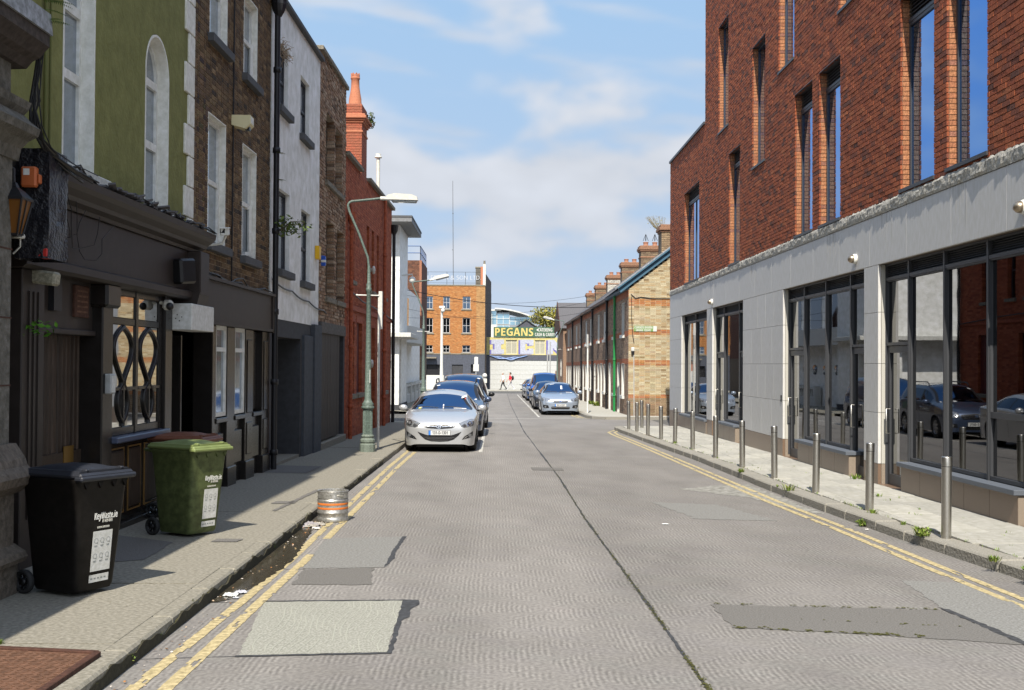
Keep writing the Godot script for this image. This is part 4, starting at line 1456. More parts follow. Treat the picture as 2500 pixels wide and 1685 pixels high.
	for q in [[3.0, 3.5], [3.64, 4.1], [4.24, 4.84]]:
		st = new_st()
		for e in [[q[0], q[1], 0.95, 0.965], [q[0], q[1], 0.2, 0.215], [q[0], q[0] + 0.015, 0.215, 0.95], [q[1] - 0.015, q[1], 0.215, 0.95]]:
			box(st, Vector3(e[0], e[2], 0.03), Vector3(e[1], e[3], 0.052))
		done("gilt_line", st, mat("gilt", 0.2, 0.11, 0.03, 0.5), o)
		part_box("panel", Vector3(q[0] + 0.03, 0.24, 0.03), Vector3(q[1] - 0.03, 0.93, 0.062), mats.pub_wood, o, 0.012)
	part_box("plinth", Vector3(wx0 - 0.05, -0.2, -0.3), Vector3(wx1 + 0.05, 0.1, 0.1), mats.pub_black, o, 0.01)
	st = new_st()
	cbox(st, Vector3(4.94, -0.2, -0.3), Vector3(5.24, 2.82, 0.08), 0.012)
	done("column", st, mats.pub_black, o)
	# open doorway of the next bay
	part_box("pale_jamb", Vector3(5.26, -0.1, -0.5), Vector3(5.56, 2.38, -0.02), mat("pale_blue", 0.27, 0.32, 0.38, 0.6, {"t": "mottle", "ts": 2.0}), o, 0.01)
	part_box("door_leaf", Vector3(6.25, -0.1, -0.95), Vector3(6.31, 2.34, -0.1), mats.pub_black, o, 0.01)
	part_box("door_head", Vector3(5.24, 2.4, -0.4), Vector3(6.34, 2.82, 0.0), mats.pub_black, o)
	part_box("threshold", Vector3(5.2, -0.4, -1.3), Vector3(6.34, 0.06, 0.0), mats.path_left, o)

func brick_tones(base: Color, var_: float) -> Array:
	return [[base, 0.4], [base * (1.0 - var_), 0.2], [base * (1.0 + var_), 0.25], [base.lerp(Color(0.05, 0.045, 0.045), 0.6), 0.15]]

func build_brown_house() -> void:
	var Z0 := 16.55
	var o := thing("brown_brick_house", "dark brown brick house with white sash windows over a black shopfront", "building")
	left_frame(o, Z0)
	var uw := 5.12
	var defs := [[17.38, 18.40, 3.75, 5.68, 0], [19.53, 20.53, 3.74, 5.62, 1], [17.40, 18.42, 6.86, 8.5, 0], [19.54, 20.52, 6.80, 8.18, 1]]
	var holes := []
	var grown := []
	for d in defs:
		var r := Rect2(d[0] - Z0, d[2], d[1] - d[0], d[3] - d[2])
		holes.append(r)
		grown.append(r.grow(0.012))
	var st := new_st()
	wall(st, 0.0, uw, 3.1, 10.6, -0.35, -0.006, grown)
	done("wall", st, mat("mortar_tan_old", 0.42, 0.33, 0.23, 0.95, {"t": "strong", "ts": 0.9}), o)
	st = new_st()
	box(st, Vector3(0, 3.1, -8), Vector3(uw, 10.5, -0.36))
	box(st, Vector3(0, -0.5, -8), Vector3(uw, 3.1, -1.6))
	done("back_volume", st, mats.pub_black, o)
	var pal := [[Color(0.19, 0.115, 0.058), 0.4], [Color(0.13, 0.08, 0.045), 0.3], [Color(0.25, 0.165, 0.085), 0.18], [Color(0.3, 0.2, 0.11), 0.05], [Color(0.06, 0.042, 0.03), 0.07]]
	bricks(o, [[0.0, uw, 3.2, 10.6]], holes, 0.0, {"L": 0.225, "H": 0.08, "J": 0.015, "jit": 0.003, "pal": pal, "parts": 250, "flemish": true})
	for d in defs:
		var r := Rect2(d[0] - Z0, d[2], d[1] - d[0], d[3] - d[2])
		lining(o, r, -0.34, 0.006, mats.white_stucco)
		var wf := sash_window(o, r.grow(-0.006), -0.09, mats.white_paint, mats.pane_shade, {"fw": 0.07, "fd": 0.08, "ys": [0.5]})
		sill(o, r.position.x - 0.1, r.end.x + 0.14, r.position.y, mats.slate_sill, 0.13, 0.1)
		if d[4] == 1:
			# casement swung out into the street
			st = new_st()
			var hx := r.end.x - 0.08
			var xf := Transform3D(Basis(Vector3.UP, deg_to_rad(-38)), Vector3(hx, 0, -0.08))
			var h := r.size.y * 0.46
			var wd := 0.5
			for e in [[-wd, -wd + 0.06, 0, h], [-0.06, 0, 0, h], [-wd + 0.06, -0.06, 0, 0.06], [-wd + 0.06, -0.06, h - 0.06, h]]:
				box(st, Vector3(e[0], r.position.y + 0.08 + e[2], 0.0), Vector3(e[1], r.position.y + 0.08 + e[3], 0.05), xf)
			var op := done("open_casement", st, mats.white_paint, wf)
			op.set_meta("label", "casement swung open")
	# vertical cable down the front
	st = new_st()
	tube(st, [Vector3(2.25, 3.2, 0.02), Vector3(2.26, 5.0, 0.02), Vector3(2.27, 8.0, 0.02), Vector3(2.27, 11.0, 0.02)], 0.012, 6)
	done("cable", st, mats.black_iron, o)
	st = new_st()
	var cp := []
	for i in 24:
		cp.append(Vector3(0.1 + i * 0.21, 3.26 - 0.03 * sin(i * 0.9) - i * 0.002, 0.06 + 0.02 * sin(i * 1.7)))
	tube(st, cp, 0.018, 6)
	for i in 24:
		cp[i] += Vector3(0.03, 0.05 * sin(i * 0.6 + 1.0) + 0.02, 0.03)
	tube(st, cp, 0.012, 6)
	done("cable", st, mats.black_iron, o)
	# shopfront
	part_box("fascia_board", Vector3(0.4, 2.55, -0.3), Vector3(5.0, 3.18, 0.1), mats.pub_brown, o, 0.012)
	st = new_st()
	box(st, Vector3(0.35, 3.17, -0.3), Vector3(5.08, 3.22, 0.15))
	box(st, Vector3(0.4, 2.52, 0.0), Vector3(5.0, 2.57, 0.13))
	box(st, Vector3(4.93, 2.5, -0.2), Vector3(5.04, 3.2, 0.13))
	done("fascia_trim", st, mats.pub_brown, o)
	for q in [[1.02, 1.24], [1.9, 2.42], [3.12, 3.7], [4.4, 4.98]]:
		var c := new_st()
		cbox(c, Vector3(q[0], -0.3, -0.25), Vector3(q[1], 2.52, 0.05), 0.012)
		cbox(c, Vector3(q[0] - 0.02, -0.3, -0.25), Vector3(q[1] + 0.02, 0.3, 0.08), 0.012)
		if q[0] > 3.0:
			cbox(c, Vector3(q[0] + 0.1, 1.1, 0.0), Vector3(q[1] - 0.1, 2.35, 0.065), 0.015)
			cbox(c, Vector3(q[0] + 0.1, 0.4, 0.0), Vector3(q[1] - 0.1, 0.95, 0.065), 0.015)
		done("pilaster", c, mats.pub_black, o)
	for q in [[1.24, 1.9], [2.42, 3.12], [3.7, 4.4]]:
		part_box("stall_riser", Vector3(q[0], -0.3, -0.25), Vector3(q[1], 1.02, -0.02), mats.pub_black, o)
		part_box("panel", Vector3(q[0] + 0.07, 0.3, -0.03), Vector3(q[1] - 0.07, 0.86, 0.02), mats.pub_black, o, 0.02)
		part_box("sill_rail", Vector3(q[0] - 0.02, 1.02, -0.2), Vector3(q[1] + 0.02, 1.1, 0.07), mats.pub_black, o, 0.012)
		if q[0] < 3.5:
			window(o, "window", Rect2(q[0], 1.12, q[1] - q[0], 1.4), 0.035, mats.white_paint, mats.pane_shade, {"fw": 0.065, "fd": 0.07, "ys": [0.74]})
		else:
			part_box("panel", Vector3(q[0], 1.12, -0.2), Vector3(q[1], 2.52, -0.04), mats.pub_black, o, 0.02)
	part_box("edge_strip", Vector3(5.0, -0.3, -0.2), Vector3(5.1, 2.5, 0.03), mats.rust_dark, o)
	# drainpipe with hopper
	st = new_st()
	tube(st, [Vector3(5.12, -0.2, 0.12), Vector3(5.12, 8.5, 0.12)], 0.055, 10)
	for yy in [0.3, 1.6, 2.9, 4.4, 5.9, 7.4]:
		lathe(st, [[0.0, -0.05], [0.072, -0.05], [0.072, 0.05], [0.0, 0.05]], 10, Transform3D(Basis(), Vector3(5.12, yy, 0.12)))
	lathe(st, [[0.055, 8.4], [0.11, 8.5], [0.14, 8.62], [0.14, 8.72], [0.17, 8.73], [0.17, 8.8], [0.0, 8.8]], 8, Transform3D(Basis(), Vector3(5.12, 0, 0.14)), false)
	done("drainpipe", st, mats.black_iron, o)

func build_white_house() -> void:
	var Z0 := 21.76
	var o := thing("white_house", "white rendered house with grey sash windows above a charcoal garage opening", "building")
	left_frame(o, Z0)
	var uw := 5.24
	var defs := [[22.28, 23.30, 6.90, 8.15, true], [24.60, 25.62, 6.80, 8.05, false], [22.44, 23.55, 3.76, 5.33, false], [24.80, 25.85, 3.70, 5.24, false]]
	var holes := []
	for d in defs:
		holes.append(Rect2(d[0] - Z0, d[2], d[1] - d[0], d[3] - d[2]))
	var st := new_st()
	wall(st, 0.0, uw, 2.8, 8.95, -0.35, 0.0, holes)
	done("rendered_wall", st, mats.white_render, o)
	st = new_st()
	box(st, Vector3(0, 2.8, -8), Vector3(uw, 8.8, -0.36))
	box(st, Vector3(0, -0.5, -8), Vector3(uw, 2.8, -1.8))
	done("back_volume", st, mats.pub_black, o)
	part_box("parapet_coping", Vector3(-0.1, 8.95, -0.4), Vector3(uw + 0.06, 9.04, 0.1), mats.slate_sill, o, 0.01)
	for d in defs:
		var r := Rect2(d[0] - Z0, d[2], d[1] - d[0], d[3] - d[2])
		var w := window(o, "window", r, -0.085, mats.dark_frame, mats.pane_shade, {"fw": 0.055, "fd": 0.08, "ys": [0.48], "xs": [0.5] if d[4] else []})
		if d[0] == 24.60:
			part_box("pane", Vector3(r.position.x + 0.1, r.position.y + 0.1, -0.15), Vector3(r.position.x + 0.5, r.position.y + 0.6, -0.14), mats.rust, w)
		sill(o, r.position.x - 0.08, r.end.x + 0.12, r.position.y, mats.slate_sill, 0.14, 0.11)
	# charcoal ground floor with a deep garage opening
	st = new_st()
	wall(st, 0.0, uw, -0.5, 2.8, -1.7, -0.01, [Rect2(0.42, -0.6, 2.72, 3.06)])
	done("charcoal_front", st, mat("charcoal", 0.05, 0.052, 0.06, 0.8, {"t": "mottle", "ts": 0.8}), o)
	st = new_st()
	cbox(st, Vector3(3.3, -0.4, -0.2), Vector3(4.35, 2.55, 0.05), 0.01)
	cbox(st, Vector3(4.35, -0.4, -0.2), Vector3(uw, 2.82, 0.09), 0.01)
	done("pier", st, mat("charcoal_blue", 0.06, 0.068, 0.085, 0.8, {"t": "mottle", "ts": 0.8}), o)
	window(o, "garage_door", Rect2(0.42, -0.1, 1.36, 2.5), -0.75, mats.dark_frame, mat("teal_glass", 0.035, 0.05, 0.06, 0.12, {"metal": 0.4}), {"fw": 0.09, "fd": 0.06, "xs": [0.5], "ys": [0.36, 0.7], "foot": 2.5})
	window(o, "garage_door", Rect2(1.78, -0.1, 1.36, 2.5), -0.75, mats.dark_frame, mats.teal_glass, {"fw": 0.09, "fd": 0.06, "xs": [0.5], "ys": [0.36, 0.7], "foot": 2.5})
	part_box("threshold", Vector3(0.42, -0.5, -0.8), Vector3(3.14, 0.02, -0.02), mats.path_left, o)
	st = new_st()
	var cp := []
	for i in 30:
		cp.append(Vector3(0.1 + i * 0.21, 3.52 - 0.05 * absf(sin(i * 0.35)) - i * 0.012, 0.03))
	tube(st, cp, 0.016, 6)
	done("cable", st, mats.black_iron, o)

func build_derelict_house() -> void:
	var Z0 := 27.0
	var o := thing("derelict_house", "weathered bare brick house with bricked-up windows and a grey boarded doorway", "building")
	left_frame(o, Z0)
	var uw := 4.0
	var defs := [[27.78, 29.02, 6.32, 7.94], [29.2, 30.32, 6.31, 7.86], [27.9, 29.12, 3.54, 5.40], [29.5, 30.72, 3.54, 5.35]]
	var holes := []
	var grown := []
	for d in defs:
		holes.append(Rect2(d[0] - Z0, d[2], d[1] - d[0], d[3] - d[2]))
		grown.append(holes[-1].grow(0.012))
	var st := new_st()
	wall(st, 0.0, uw, 2.9, 9.22, -0.35, -0.012, grown)
	box(st, Vector3(0, 2.9, -0.5), Vector3(uw, 9.2, -0.34))
	done("wall", st, mats.mortar, o)
	st = new_st()
	box(st, Vector3(0.012, 2.9, -8), Vector3(uw - 0.012, 9.15, -0.5))
	box(st, Vector3(0, -0.5, -8), Vector3(uw, 2.9, -0.6))
	done("back_volume", st, mats.mortar_dark, o)
	var pal := [[Color(0.44, 0.28, 0.18), 0.36], [Color(0.35, 0.215, 0.14), 0.26], [Color(0.54, 0.4, 0.29), 0.28], [Color(0.2, 0.13, 0.09), 0.10]]
	bricks(o, [[0.0, uw, 2.92, 9.22]], holes, 0.0, {"L": 0.225, "H": 0.08, "J": 0.018, "jit": 0.022, "tilt": 0.05, "pal": pal, "parts": 60, "deep": 0.2})
	bricks(o, [[0.78, 2.02, 6.3, 7.96], [2.2, 3.32, 6.3, 7.88], [0.9, 2.12, 3.5, 5.42], [2.5, 3.72, 3.5, 5.37]], [], -0.17, {"L": 0.225, "H": 0.08, "J": 0.016, "jit": 0.02, "pal": [[Color(0.2, 0.15, 0.1), 0.5], [Color(0.14, 0.1, 0.07), 0.5]]})
	# end wall above the white house
	st = new_st()
	for i in 5:
		cbox(st, Vector3(-0.02, 8.98 + i * 0.085, -0.9), Vector3(0.3, 9.055 + i * 0.085, -0.36), 0.006)
	done("end_brickwork", st, mats.terracotta, o)
	var u := -0.05
	while u < uw:
		var c := new_st()
		cbox(c, Vector3(u + 0.005, 9.22, -0.45), Vector3(minf(u + 0.6, uw + 0.04) - 0.005, 9.32 + rng.randf() * 0.015, 0.08), 0.012)
		done("coping_stone", c, mats.stone_cap, o)
		u += 0.6
	for d in defs:
		sill(o, d[0] - Z0 - 0.06, d[1] - Z0 + 0.08, d[2], mats.stone_cap, 0.12, 0.08)
	# grey boarded front
	part_box("lintel_board", Vector3(0.15, 2.66, -0.3), Vector3(uw - 0.1, 2.92, 0.06), mat("grey_panel", 0.14, 0.13, 0.12, 0.8, {"t": "strong", "ts": 1.0}), o, 0.01)
	for i in 8:
		part_box("board", Vector3(0.22 + i * 0.355, 0.14, -0.1), Vector3(0.22 + (i + 1) * 0.355 - 0.008, 2.66, 0.02 + rng.randf_range(-0.003, 0.003)), mats.grey_board, o)
	part_box("dark_gap", Vector3(3.07, 0.1, -0.5), Vector3(3.72, 2.6, -0.25), mats.black_iron, o)
	part_box("jamb", Vector3(3.72, -0.3, -0.3), Vector3(3.98, 2.9, 0.02), mats.charcoal, o)
	part_box("jamb", Vector3(0.0, -0.3, -0.3), Vector3(0.2, 2.9, 0.03), mats.charcoal, o)
	part_box("step", Vector3(0.1, -0.4, -0.4), Vector3(3.8, 0.1, 0.1), mats.path_left, o, 0.02)

func build_red_house() -> void:
	var Z0 := 31.0
	var o := thing("red_painted_building", "long red painted brick building with boarded windows and a tall chimney", "building")
	left_frame(o, Z0)
	var uw := 11.2
	var defs := [[32.05, 32.9, 1.1, 3.12, 1], [33.4, 34.5, 1.1, 3.12, 1], [36.72, 37.66, -0.3, 3.08, 2], [39.6, 40.7, 1.03, 3.06, 1], [31.95, 32.75, 4.25, 6.1, 0], [35.36, 35.98, 4.22, 6.16, 0], [36.54, 37.14, 4.22, 6.15, 0], [37.86, 38.44, 4.22, 6.13, 0], [39.64, 40.4, 4.2, 6.06, 0]]
	var holes := []
	var grown := []
	for d in defs:
		holes.append(Rect2(d[0] - Z0, d[2], d[1] - d[0], d[3] - d[2]))
		grown.append(holes[-1].grow(0.012))
	var st := new_st()
	wall(st, 0.0, uw, -0.5, 7.5, -0.35, -0.008, grown)
	done("wall", st, mats.red_paint, o)
	st = new_st()
	box(st, Vector3(0, -0.5, -9), Vector3(uw, 7.4, -0.36))
	done("back_volume", st, mats.red_paint, o)
	var pal := [[Color(0.50, 0.13, 0.058), 0.5], [Color(0.40, 0.095, 0.045), 0.25], [Color(0.55, 0.165, 0.08), 0.25]]
	bricks(o, [[0.0, uw, -0.4, 7.5]], holes, 0.0, {"L": 0.225, "H": 0.077, "J": 0.009, "jit": 0.003, "pal": pal, "parts": 40, "deep": 0.15})
	for d in defs:
		var r := Rect2(d[0] - Z0, d[2], d[1] - d[0], d[3] - d[2])
		if d[4] == 1:
			var n := 5
			for i in n:
				part_box("board", Vector3(lerpf(r.position.x, r.end.x, float(i) / n) + 0.006, r.position.y, -0.13), Vector3(lerpf(r.position.x, r.end.x, float(i + 1) / n) - 0.006, r.end.y, -0.09), mats.maroon, o)
			sill(o, r.position.x - 0.08, r.end.x + 0.08, r.position.y, mats.stone_cap, 0.13, 0.1)
			part_box("head", Vector3(r.position.x - 0.1, r.end.y + 0.01, -0.05), Vector3(r.end.x + 0.1, r.end.y + 0.2, 0.012), mats.red_paint, o)
		elif d[4] == 2:
			part_box("door", Vector3(r.position.x, -0.3, -0.2), Vector3(r.end.x, 2.3, -0.15), mats.maroon, o, 0.01)
			window(o, "fanlight", Rect2(r.position.x, 2.32, r.size.x, 0.74), -0.15, mats.maroon, mats.pane, {})
		else:
			window(o, "window", r, -0.14, mats.dark_frame, mats.pane, {"fw": 0.05, "fd": 0.06, "ys": [0.5]})
			sill(o, r.position.x - 0.06, r.end.x + 0.06, r.position.y, mats.stone_cap, 0.11, 0.09)
	part_box("string_course", Vector3(0, 3.42, -0.02), Vector3(uw, 3.56, 0.05), mats.red_paint, o, 0.01)
	var u := 0.0
	while u < uw:
		if u < 2.7 or u > 4.0:
			var c := new_st()
			cbox(c, Vector3(u, 7.5, -0.45), Vector3(u + 0.56, 7.61, 0.12), 0.012)
			done("coping_stone", c, mats.stone_cap, o)
		u += 0.565
	# chimney stack rising flush with the front
	st = new_st()
	box(st, Vector3(3.1, 7.3, -0.62), Vector3(4.2, 9.56, -0.006))
	var ch := done("chimney", st, mat("mortar_red", 0.3, 0.14, 0.1, 0.95), o)
	for i in 27:
		var y := 7.45 + i * 0.078
		for side in 2:
			var n2 := 3 if side == 0 else 5
			for j in range(-1, n2):
				var a := (j + (0.5 if i % 2 else 0.0)) * 0.225
				var s := new_st()
				if side == 0:
					var lo := clampf(-0.62 + a, -0.62, 0.0)
					var hi := clampf(-0.62 + a + 0.215, -0.62, 0.0)
					if hi - lo < 0.03:
						continue
					box(s, Vector3(3.085, y, lo), Vector3(3.2, y + 0.067, hi))
				else:
					var lo := clampf(3.1 + a, 3.1, 4.2)
					var hi := clampf(3.1 + a + 0.215, 3.1, 4.2)
					if hi - lo < 0.03:
						continue
					box(s, Vector3(lo, y, -0.1), Vector3(hi, y + 0.067, 0.004))
				done("brick", s, mat("chimney_red_%d" % (rng.randi() % 3), 0.40 + 0.05 * (rng.randi() % 2), 0.135, 0.08, 0.9, {"t": "strong", "ts": 3.0}), ch)
	st = new_st()
	for b in [[8.72, 8.78, 0.03], [9.0, 9.06, 0.05], [9.06, 9.12, 0.09], [9.12, 9.2, 0.14], [9.2, 9.26, 0.1]]:
		cbox(st, Vector3(3.1 - b[2], b[0], -0.62 - b[2]), Vector3(4.2 + b[2], b[1], b[2]), 0.01)
	done("corbel_course", st, mats.terracotta, ch)
	# tall crowned pot
	st = new_st()
	lathe(st, [[0.2, 9.56], [0.21, 9.6], [0.19, 9.66], [0.185, 9.78], [0.145, 10.0], [0.125, 10.15], [0.12, 10.36], [0.14, 10.38], [0.14, 10.42], [0.12, 10.44]], 16, Transform3D(Basis(), Vector3(3.5, 0, -0.26)))
	for i in 8:
		var a := TAU * i / 8
		var xf := Transform3D(Basis(Vector3.UP, -a + PI / 2), Vector3(3.5 + cos(a) * 0.115, 10.43, -0.26 + sin(a) * 0.115))
		prism(st, PackedVector2Array([Vector2(-0.036, 0), Vector2(0.036, 0), Vector2(0.045, 0.12), Vector2(0, 0.07), Vector2(-0.045, 0.12)]), -0.012, 0.012, xf)
	done("chimney_pot", st, mats.terracotta, ch)
	# pipes
	for q in [[0.55, 5.75], [8.35, 7.6]]:
		st = new_st()
		tube(st, [Vector3(q[0], -0.3, 0.1), Vector3(q[0], q[1], 0.1)], 0.055, 8)
		for yy in [0.8, 2.4, 4.0, 5.6]:
			lathe(st, [[0.0, -0.05], [0.075, -0.05], [0.075, 0.05], [0.0, 0.05]], 10, Transform3D(Basis(), Vector3(q[0], yy, 0.1)))
		if q[1] < 6.0:
			lathe(st, [[0.055, 5.7], [0.11, 5.85], [0.14, 6.05], [0.0, 6.05]], 8, Transform3D(Basis(), Vector3(q[0], 0, 0.1)))
			tube(st, [Vector3(q[0], 6.0, 0.1), Vector3(q[0] + 0.05, 6.35, 0.06), Vector3(q[0] + 0.5, 6.45, 0.02)], 0.03, 6)
		done("drainpipe", st, mats.red_paint, o)
	st = new_st()
	tube(st, [Vector3(7.9, 7.3, -0.1), Vector3(7.9, 8.85, -0.1)], 0.06, 10)
	lathe(st, [[0.0, 8.82], [0.12, 8.82], [0.12, 8.86], [0.07, 8.9], [0.1, 8.95], [0.0, 8.97]], 12, Transform3D(Basis(), Vector3(7.9, 0, -0.1)))
	done("flue_pipe", st, mats.off_white, o)
	st = new_st()
	tube(st, [Vector3(11.1, -0.3, 0.1), Vector3(11.1, 6.7, 0.1)], 0.06, 8)
	lathe(st, [[0.06, 6.6], [0.13, 6.75], [0.16, 6.95], [0.0, 6.95]], 8, Transform3D(Basis(), Vector3(11.1, 0, 0.1)), false)
	done("drainpipe", st, mats.black_iron, o)
	st = new_st()
	tube(st, [Vector3(1.2, 3.9, 0.05), Vector3(3.0, 3.75, 0.08), Vector3(5.0, 3.72, 0.08), Vector3(8.0, 3.65, 0.08), Vector3(11.0, 3.5, 0.08)], 0.02, 6)
	done("cable", st, mats.black_iron, o)

# lamps, boxes, cameras and wires fixed to the left-hand fronts
func left_point(zd: float, y: float, out: float) -> Vector3:
	return Vector3(lx(zd) + out, y, -zd + out * 0.021)

func build_left_fittings() -> void:
	# black wrapped projecting sign
	var o := thing("wrapped_sign", "tall projecting pub sign wrapped in black plastic, an orange box fixed to it", "sign", Vector3(-4.0, 2.9, -10.3))
	var st := new_st()
	var n := FastNoiseLite.new()
	n.seed = 3
	n.frequency = 3.0
	var ny := 16
	for face in 4:
		for i in 6:
			for j in ny:
				var q := []
				for c in [[i, j], [i + 1, j], [i + 1, j + 1], [i, j + 1]]:
					var t: float = c[0] / 6.0
					var yy: float = 0.95 * c[1] / ny - 0.06
					var hx := 0.15
					var hz := 0.22
					var p: Vector3
					match face:
						0: p = Vector3(lerpf(-hx, hx, t), yy, hz)
						1: p = Vector3(hx, yy, lerpf(hz, -hz, t))
						2: p = Vector3(lerpf(hx, -hx, t), yy, -hz)
						3: p = Vector3(-hx, yy, lerpf(-hz, hz, t))
					var d := 0.022 * n.get_noise_3d(p.x * 3.0, yy * 0.8, p.z * 3.0) + 0.012 * n.get_noise_3d(p.x * 9.0, yy * 2.0, p.z * 9.0)
					q.append(p * Vector3(1 + d * 5, 1, 1 + d * 4))
				quad(st, q[0], q[1], q[2], q[3], [Vector3(0, 0, 1), Vector3(1, 0, 0), Vector3(0, 0, -1), Vector3(-1, 0, 0)][face])
	box(st, Vector3(-0.13, -0.02, -0.2), Vector3(0.13, 0.86, 0.2))
	done("plastic_wrap", st, mat("wrap", 0.012, 0.012, 0.015, 0.3, {"n": "rough", "ns": 0.8, "ts": 0.8}), o)
	st = new_st()
	cbox(st, Vector3(0.03, -0.05, 0.0), Vector3(0.14, 0.03, 0.22), 0.01)
	done("red_trim", st, mat("red_plastic", 0.35, 0.02, 0.015, 0.4), o)
	var b := thing("alarm_box", "orange plastic junction box on the black wrapped sign", "box", Vector3(-3.99, 3.44, -10.04))
	st = new_st()
	cbox(st, Vector3(-0.068, 0, 0), Vector3(0.068, 0.175, 0.07), 0.015)
	cbox(st, Vector3(0.068, 0.03, 0.0), Vector3(0.095, 0.11, 0.05), 0.008)
	done("housing", st, mat("orange_plastic", 0.42, 0.11, 0.035, 0.45), b)
	part_box("sticker", Vector3(-0.04, 0.1, 0.068), Vector3(0.012, 0.155, 0.073), mats.white_paint, b)
	# lantern
	var l := thing("lantern", "dark metal lantern with amber glass on the stone pilaster", "lantern", Vector3(-3.965, 2.98, -9.62))
	st = new_st()
	lathe(st, [[0.0, 0.0], [0.075, 0.0], [0.08, 0.02], [0.0, 0.03]], 4, Transform3D(Basis(Vector3.UP, PI / 4)), false)
	lathe(st, [[0.165, 0.29], [0.17, 0.31], [0.1, 0.37], [0.05, 0.4], [0.03, 0.44], [0.0, 0.45]], 4, Transform3D(Basis(Vector3.UP, PI / 4)), false)
	for k in 4:
		var a := PI / 4 + k * PI / 2
		tube(st, [Vector3(cos(a) * 0.078, 0.01, sin(a) * 0.078), Vector3(cos(a) * 0.158, 0.3, sin(a) * 0.158)], 0.009, 5)
		var a2 := k * PI / 2
		tube(st, [Vector3(cos(a2) * 0.055, 0.01, sin(a2) * 0.055), Vector3(cos(a2) * 0.112, 0.3, sin(a2) * 0.112)], 0.006, 5)
	tube(st, [Vector3(0, 0.42, 0), Vector3(0, 0.55, 0), Vector3(-0.06, 0.6, 0.02), Vector3(-0.16, 0.52, 0.04)], 0.014, 6)
	done("frame", st, mats.black_iron, l)
	st = new_st()
	lathe(st, [[0.07, 0.015], [0.15, 0.295]], 4, Transform3D(Basis(Vector3.UP, PI / 4)), false)
	done("amber_glass", st, mat("amber", 0.15, 0.06, 0.012, 0.3), l)
	# white bulkhead and floodlight below
	var w := thing("bell_lamp", "small white domed fitting beside the black wrapped sign", "lamp", Vector3(-4.08, 3.0, -10.0))
	st = new_st()
	lathe(st, [[0.0, 0.0], [0.055, 0.0], [0.06, 0.02], [0.045, 0.055], [0.0, 0.07]], 14)
	done("dome", st, mats.off_white, w)
	st = new_st()
	tube(st, [Vector3(0.02, 0.0, 0), Vector3(0.02, -0.07, 0), Vector3(-0.04, -0.13, 0.0)], 0.008, 6)
	done("cable", st, mats.off_white, w)
	var f := thing("floodlight", "pale grubby floodlight under the pub fascia above the boarded doorway", "floodlight", left_point(10.95, 2.68, 0.12))
	st = new_st()
	cbox(st, Vector3(-0.02, 0, -0.06), Vector3(0.22, 0.13, 0.1), 0.02, Transform3D(Basis(Vector3.BACK, -0.12)))
	done("housing", st, mat("grubby", 0.42, 0.4, 0.31, 0.6, {"t": "strong", "ts": 3.0}), f)
	part_box("bracket", Vector3(-0.12, 0.04, -0.02), Vector3(-0.02, 0.08, 0.02), mats.black_iron, f)
	# pub fittings
	var sp := thing("loudspeaker", "black loudspeaker hung below the pub cornice", "loudspeaker", left_point(15.35, 2.98, 0.2))
	st = new_st()
	var xf := Transform3D(Basis(Vector3.UP, -0.4) * Basis(Vector3.RIGHT, 0.1), Vector3(0, 0, 0))
	cbox(st, Vector3(-0.1, 0, -0.16), Vector3(0.16, 0.33, 0.16), 0.03, xf)
	done("cabinet", st, mats.black_plastic, sp)
	part_box("bracket", Vector3(-0.25, 0.1, -0.03), Vector3(-0.08, 0.2, 0.03), mats.black_iron, sp)
	var ic := thing("intercom_box", "grey metal box on the black column beside the tracery window", "box", left_point(12.95, 1.6, 0.1))
	st = new_st()
	cbox(st, Vector3(0, 0, -0.075), Vector3(0.07, 0.22, 0.075), 0.01)
	done("housing", st, mats.galvanised, ic)
	part_box("lid", Vector3(0.068, 0.015, -0.06), Vector3(0.078, 0.2, 0.06), mats.pale_metal, ic)
	var dc := thing("dome_camera", "white dome camera beside the pub fascia above the doorway", "security camera", left_point(15.0, 2.62, 0.15))
	st = new_st()
	tube(st, [Vector3(-0.1, 0.1, 0), Vector3(0.0, 0.08, 0.02)], 0.025, 8)
	cbox(st, Vector3(-0.06, 0, -0.06), Vector3(0.06, 0.13, 0.07), 0.03)
	done("housing", st, mats.off_white, dc)
	st = new_st()
	ball(st, Vector3(0.04, 0.045, 0.06), Vector3(0.05, 0.05, 0.05), 8)
	done("lens_dome", st, mats.black_plastic, dc)
	var cc := thing("bullet_camera", "long white security camera at the end of the pub cornice", "security camera", left_point(16.62, 3.70, 0.46))
	st = new_st()
	var cx := Transform3D(Basis(Vector3.RIGHT, 0.12) * Basis(Vector3.UP, 0.15), Vector3(0, 0.06, 0))
	cbox(st, Vector3(-0.055, 0, -0.16), Vector3(0.055, 0.1, 0.16), 0.012, cx)
	cbox(st, Vector3(-0.065, 0.095, -0.17), Vector3(0.065, 0.112, 0.2), 0.006, cx)
	done("housing", st, mats.white_paint, cc)
	part_box("lens", Vector3(-0.035, 0.075, 0.14), Vector3(0.035, 0.14, 0.168), mats.black_plastic, cc)
	st = new_st()
	tube(st, [Vector3(0, 0.06, -0.05), Vector3(-0.05, -0.05, -0.05), Vector3(-0.46, -0.1, -0.05)], 0.02, 6)
	done("bracket", st, mats.white_paint, cc)
	var aw := thing("light_box", "plain white box canopy over the open pub doorway", "light box")
	left_frame(aw, 15.44)
	st = new_st()
	cbox(st, Vector3(0, 2.38, 0.0), Vector3(1.12, 2.73, 0.33), 0.008)
	done("casing", st, mats.pale_metal, aw)
	st = new_st()
	for p in [[0.12, 0.0], [0.14, 0.05], [0.2, 0.02], [0.17, -0.03]]:
		boxc(st, Vector3(-0.002, 2.53 + p[1], p[0]), Vector3(0.006, 0.014, 0.014))
	done("screw_holes", st, mats.black_iron, aw)
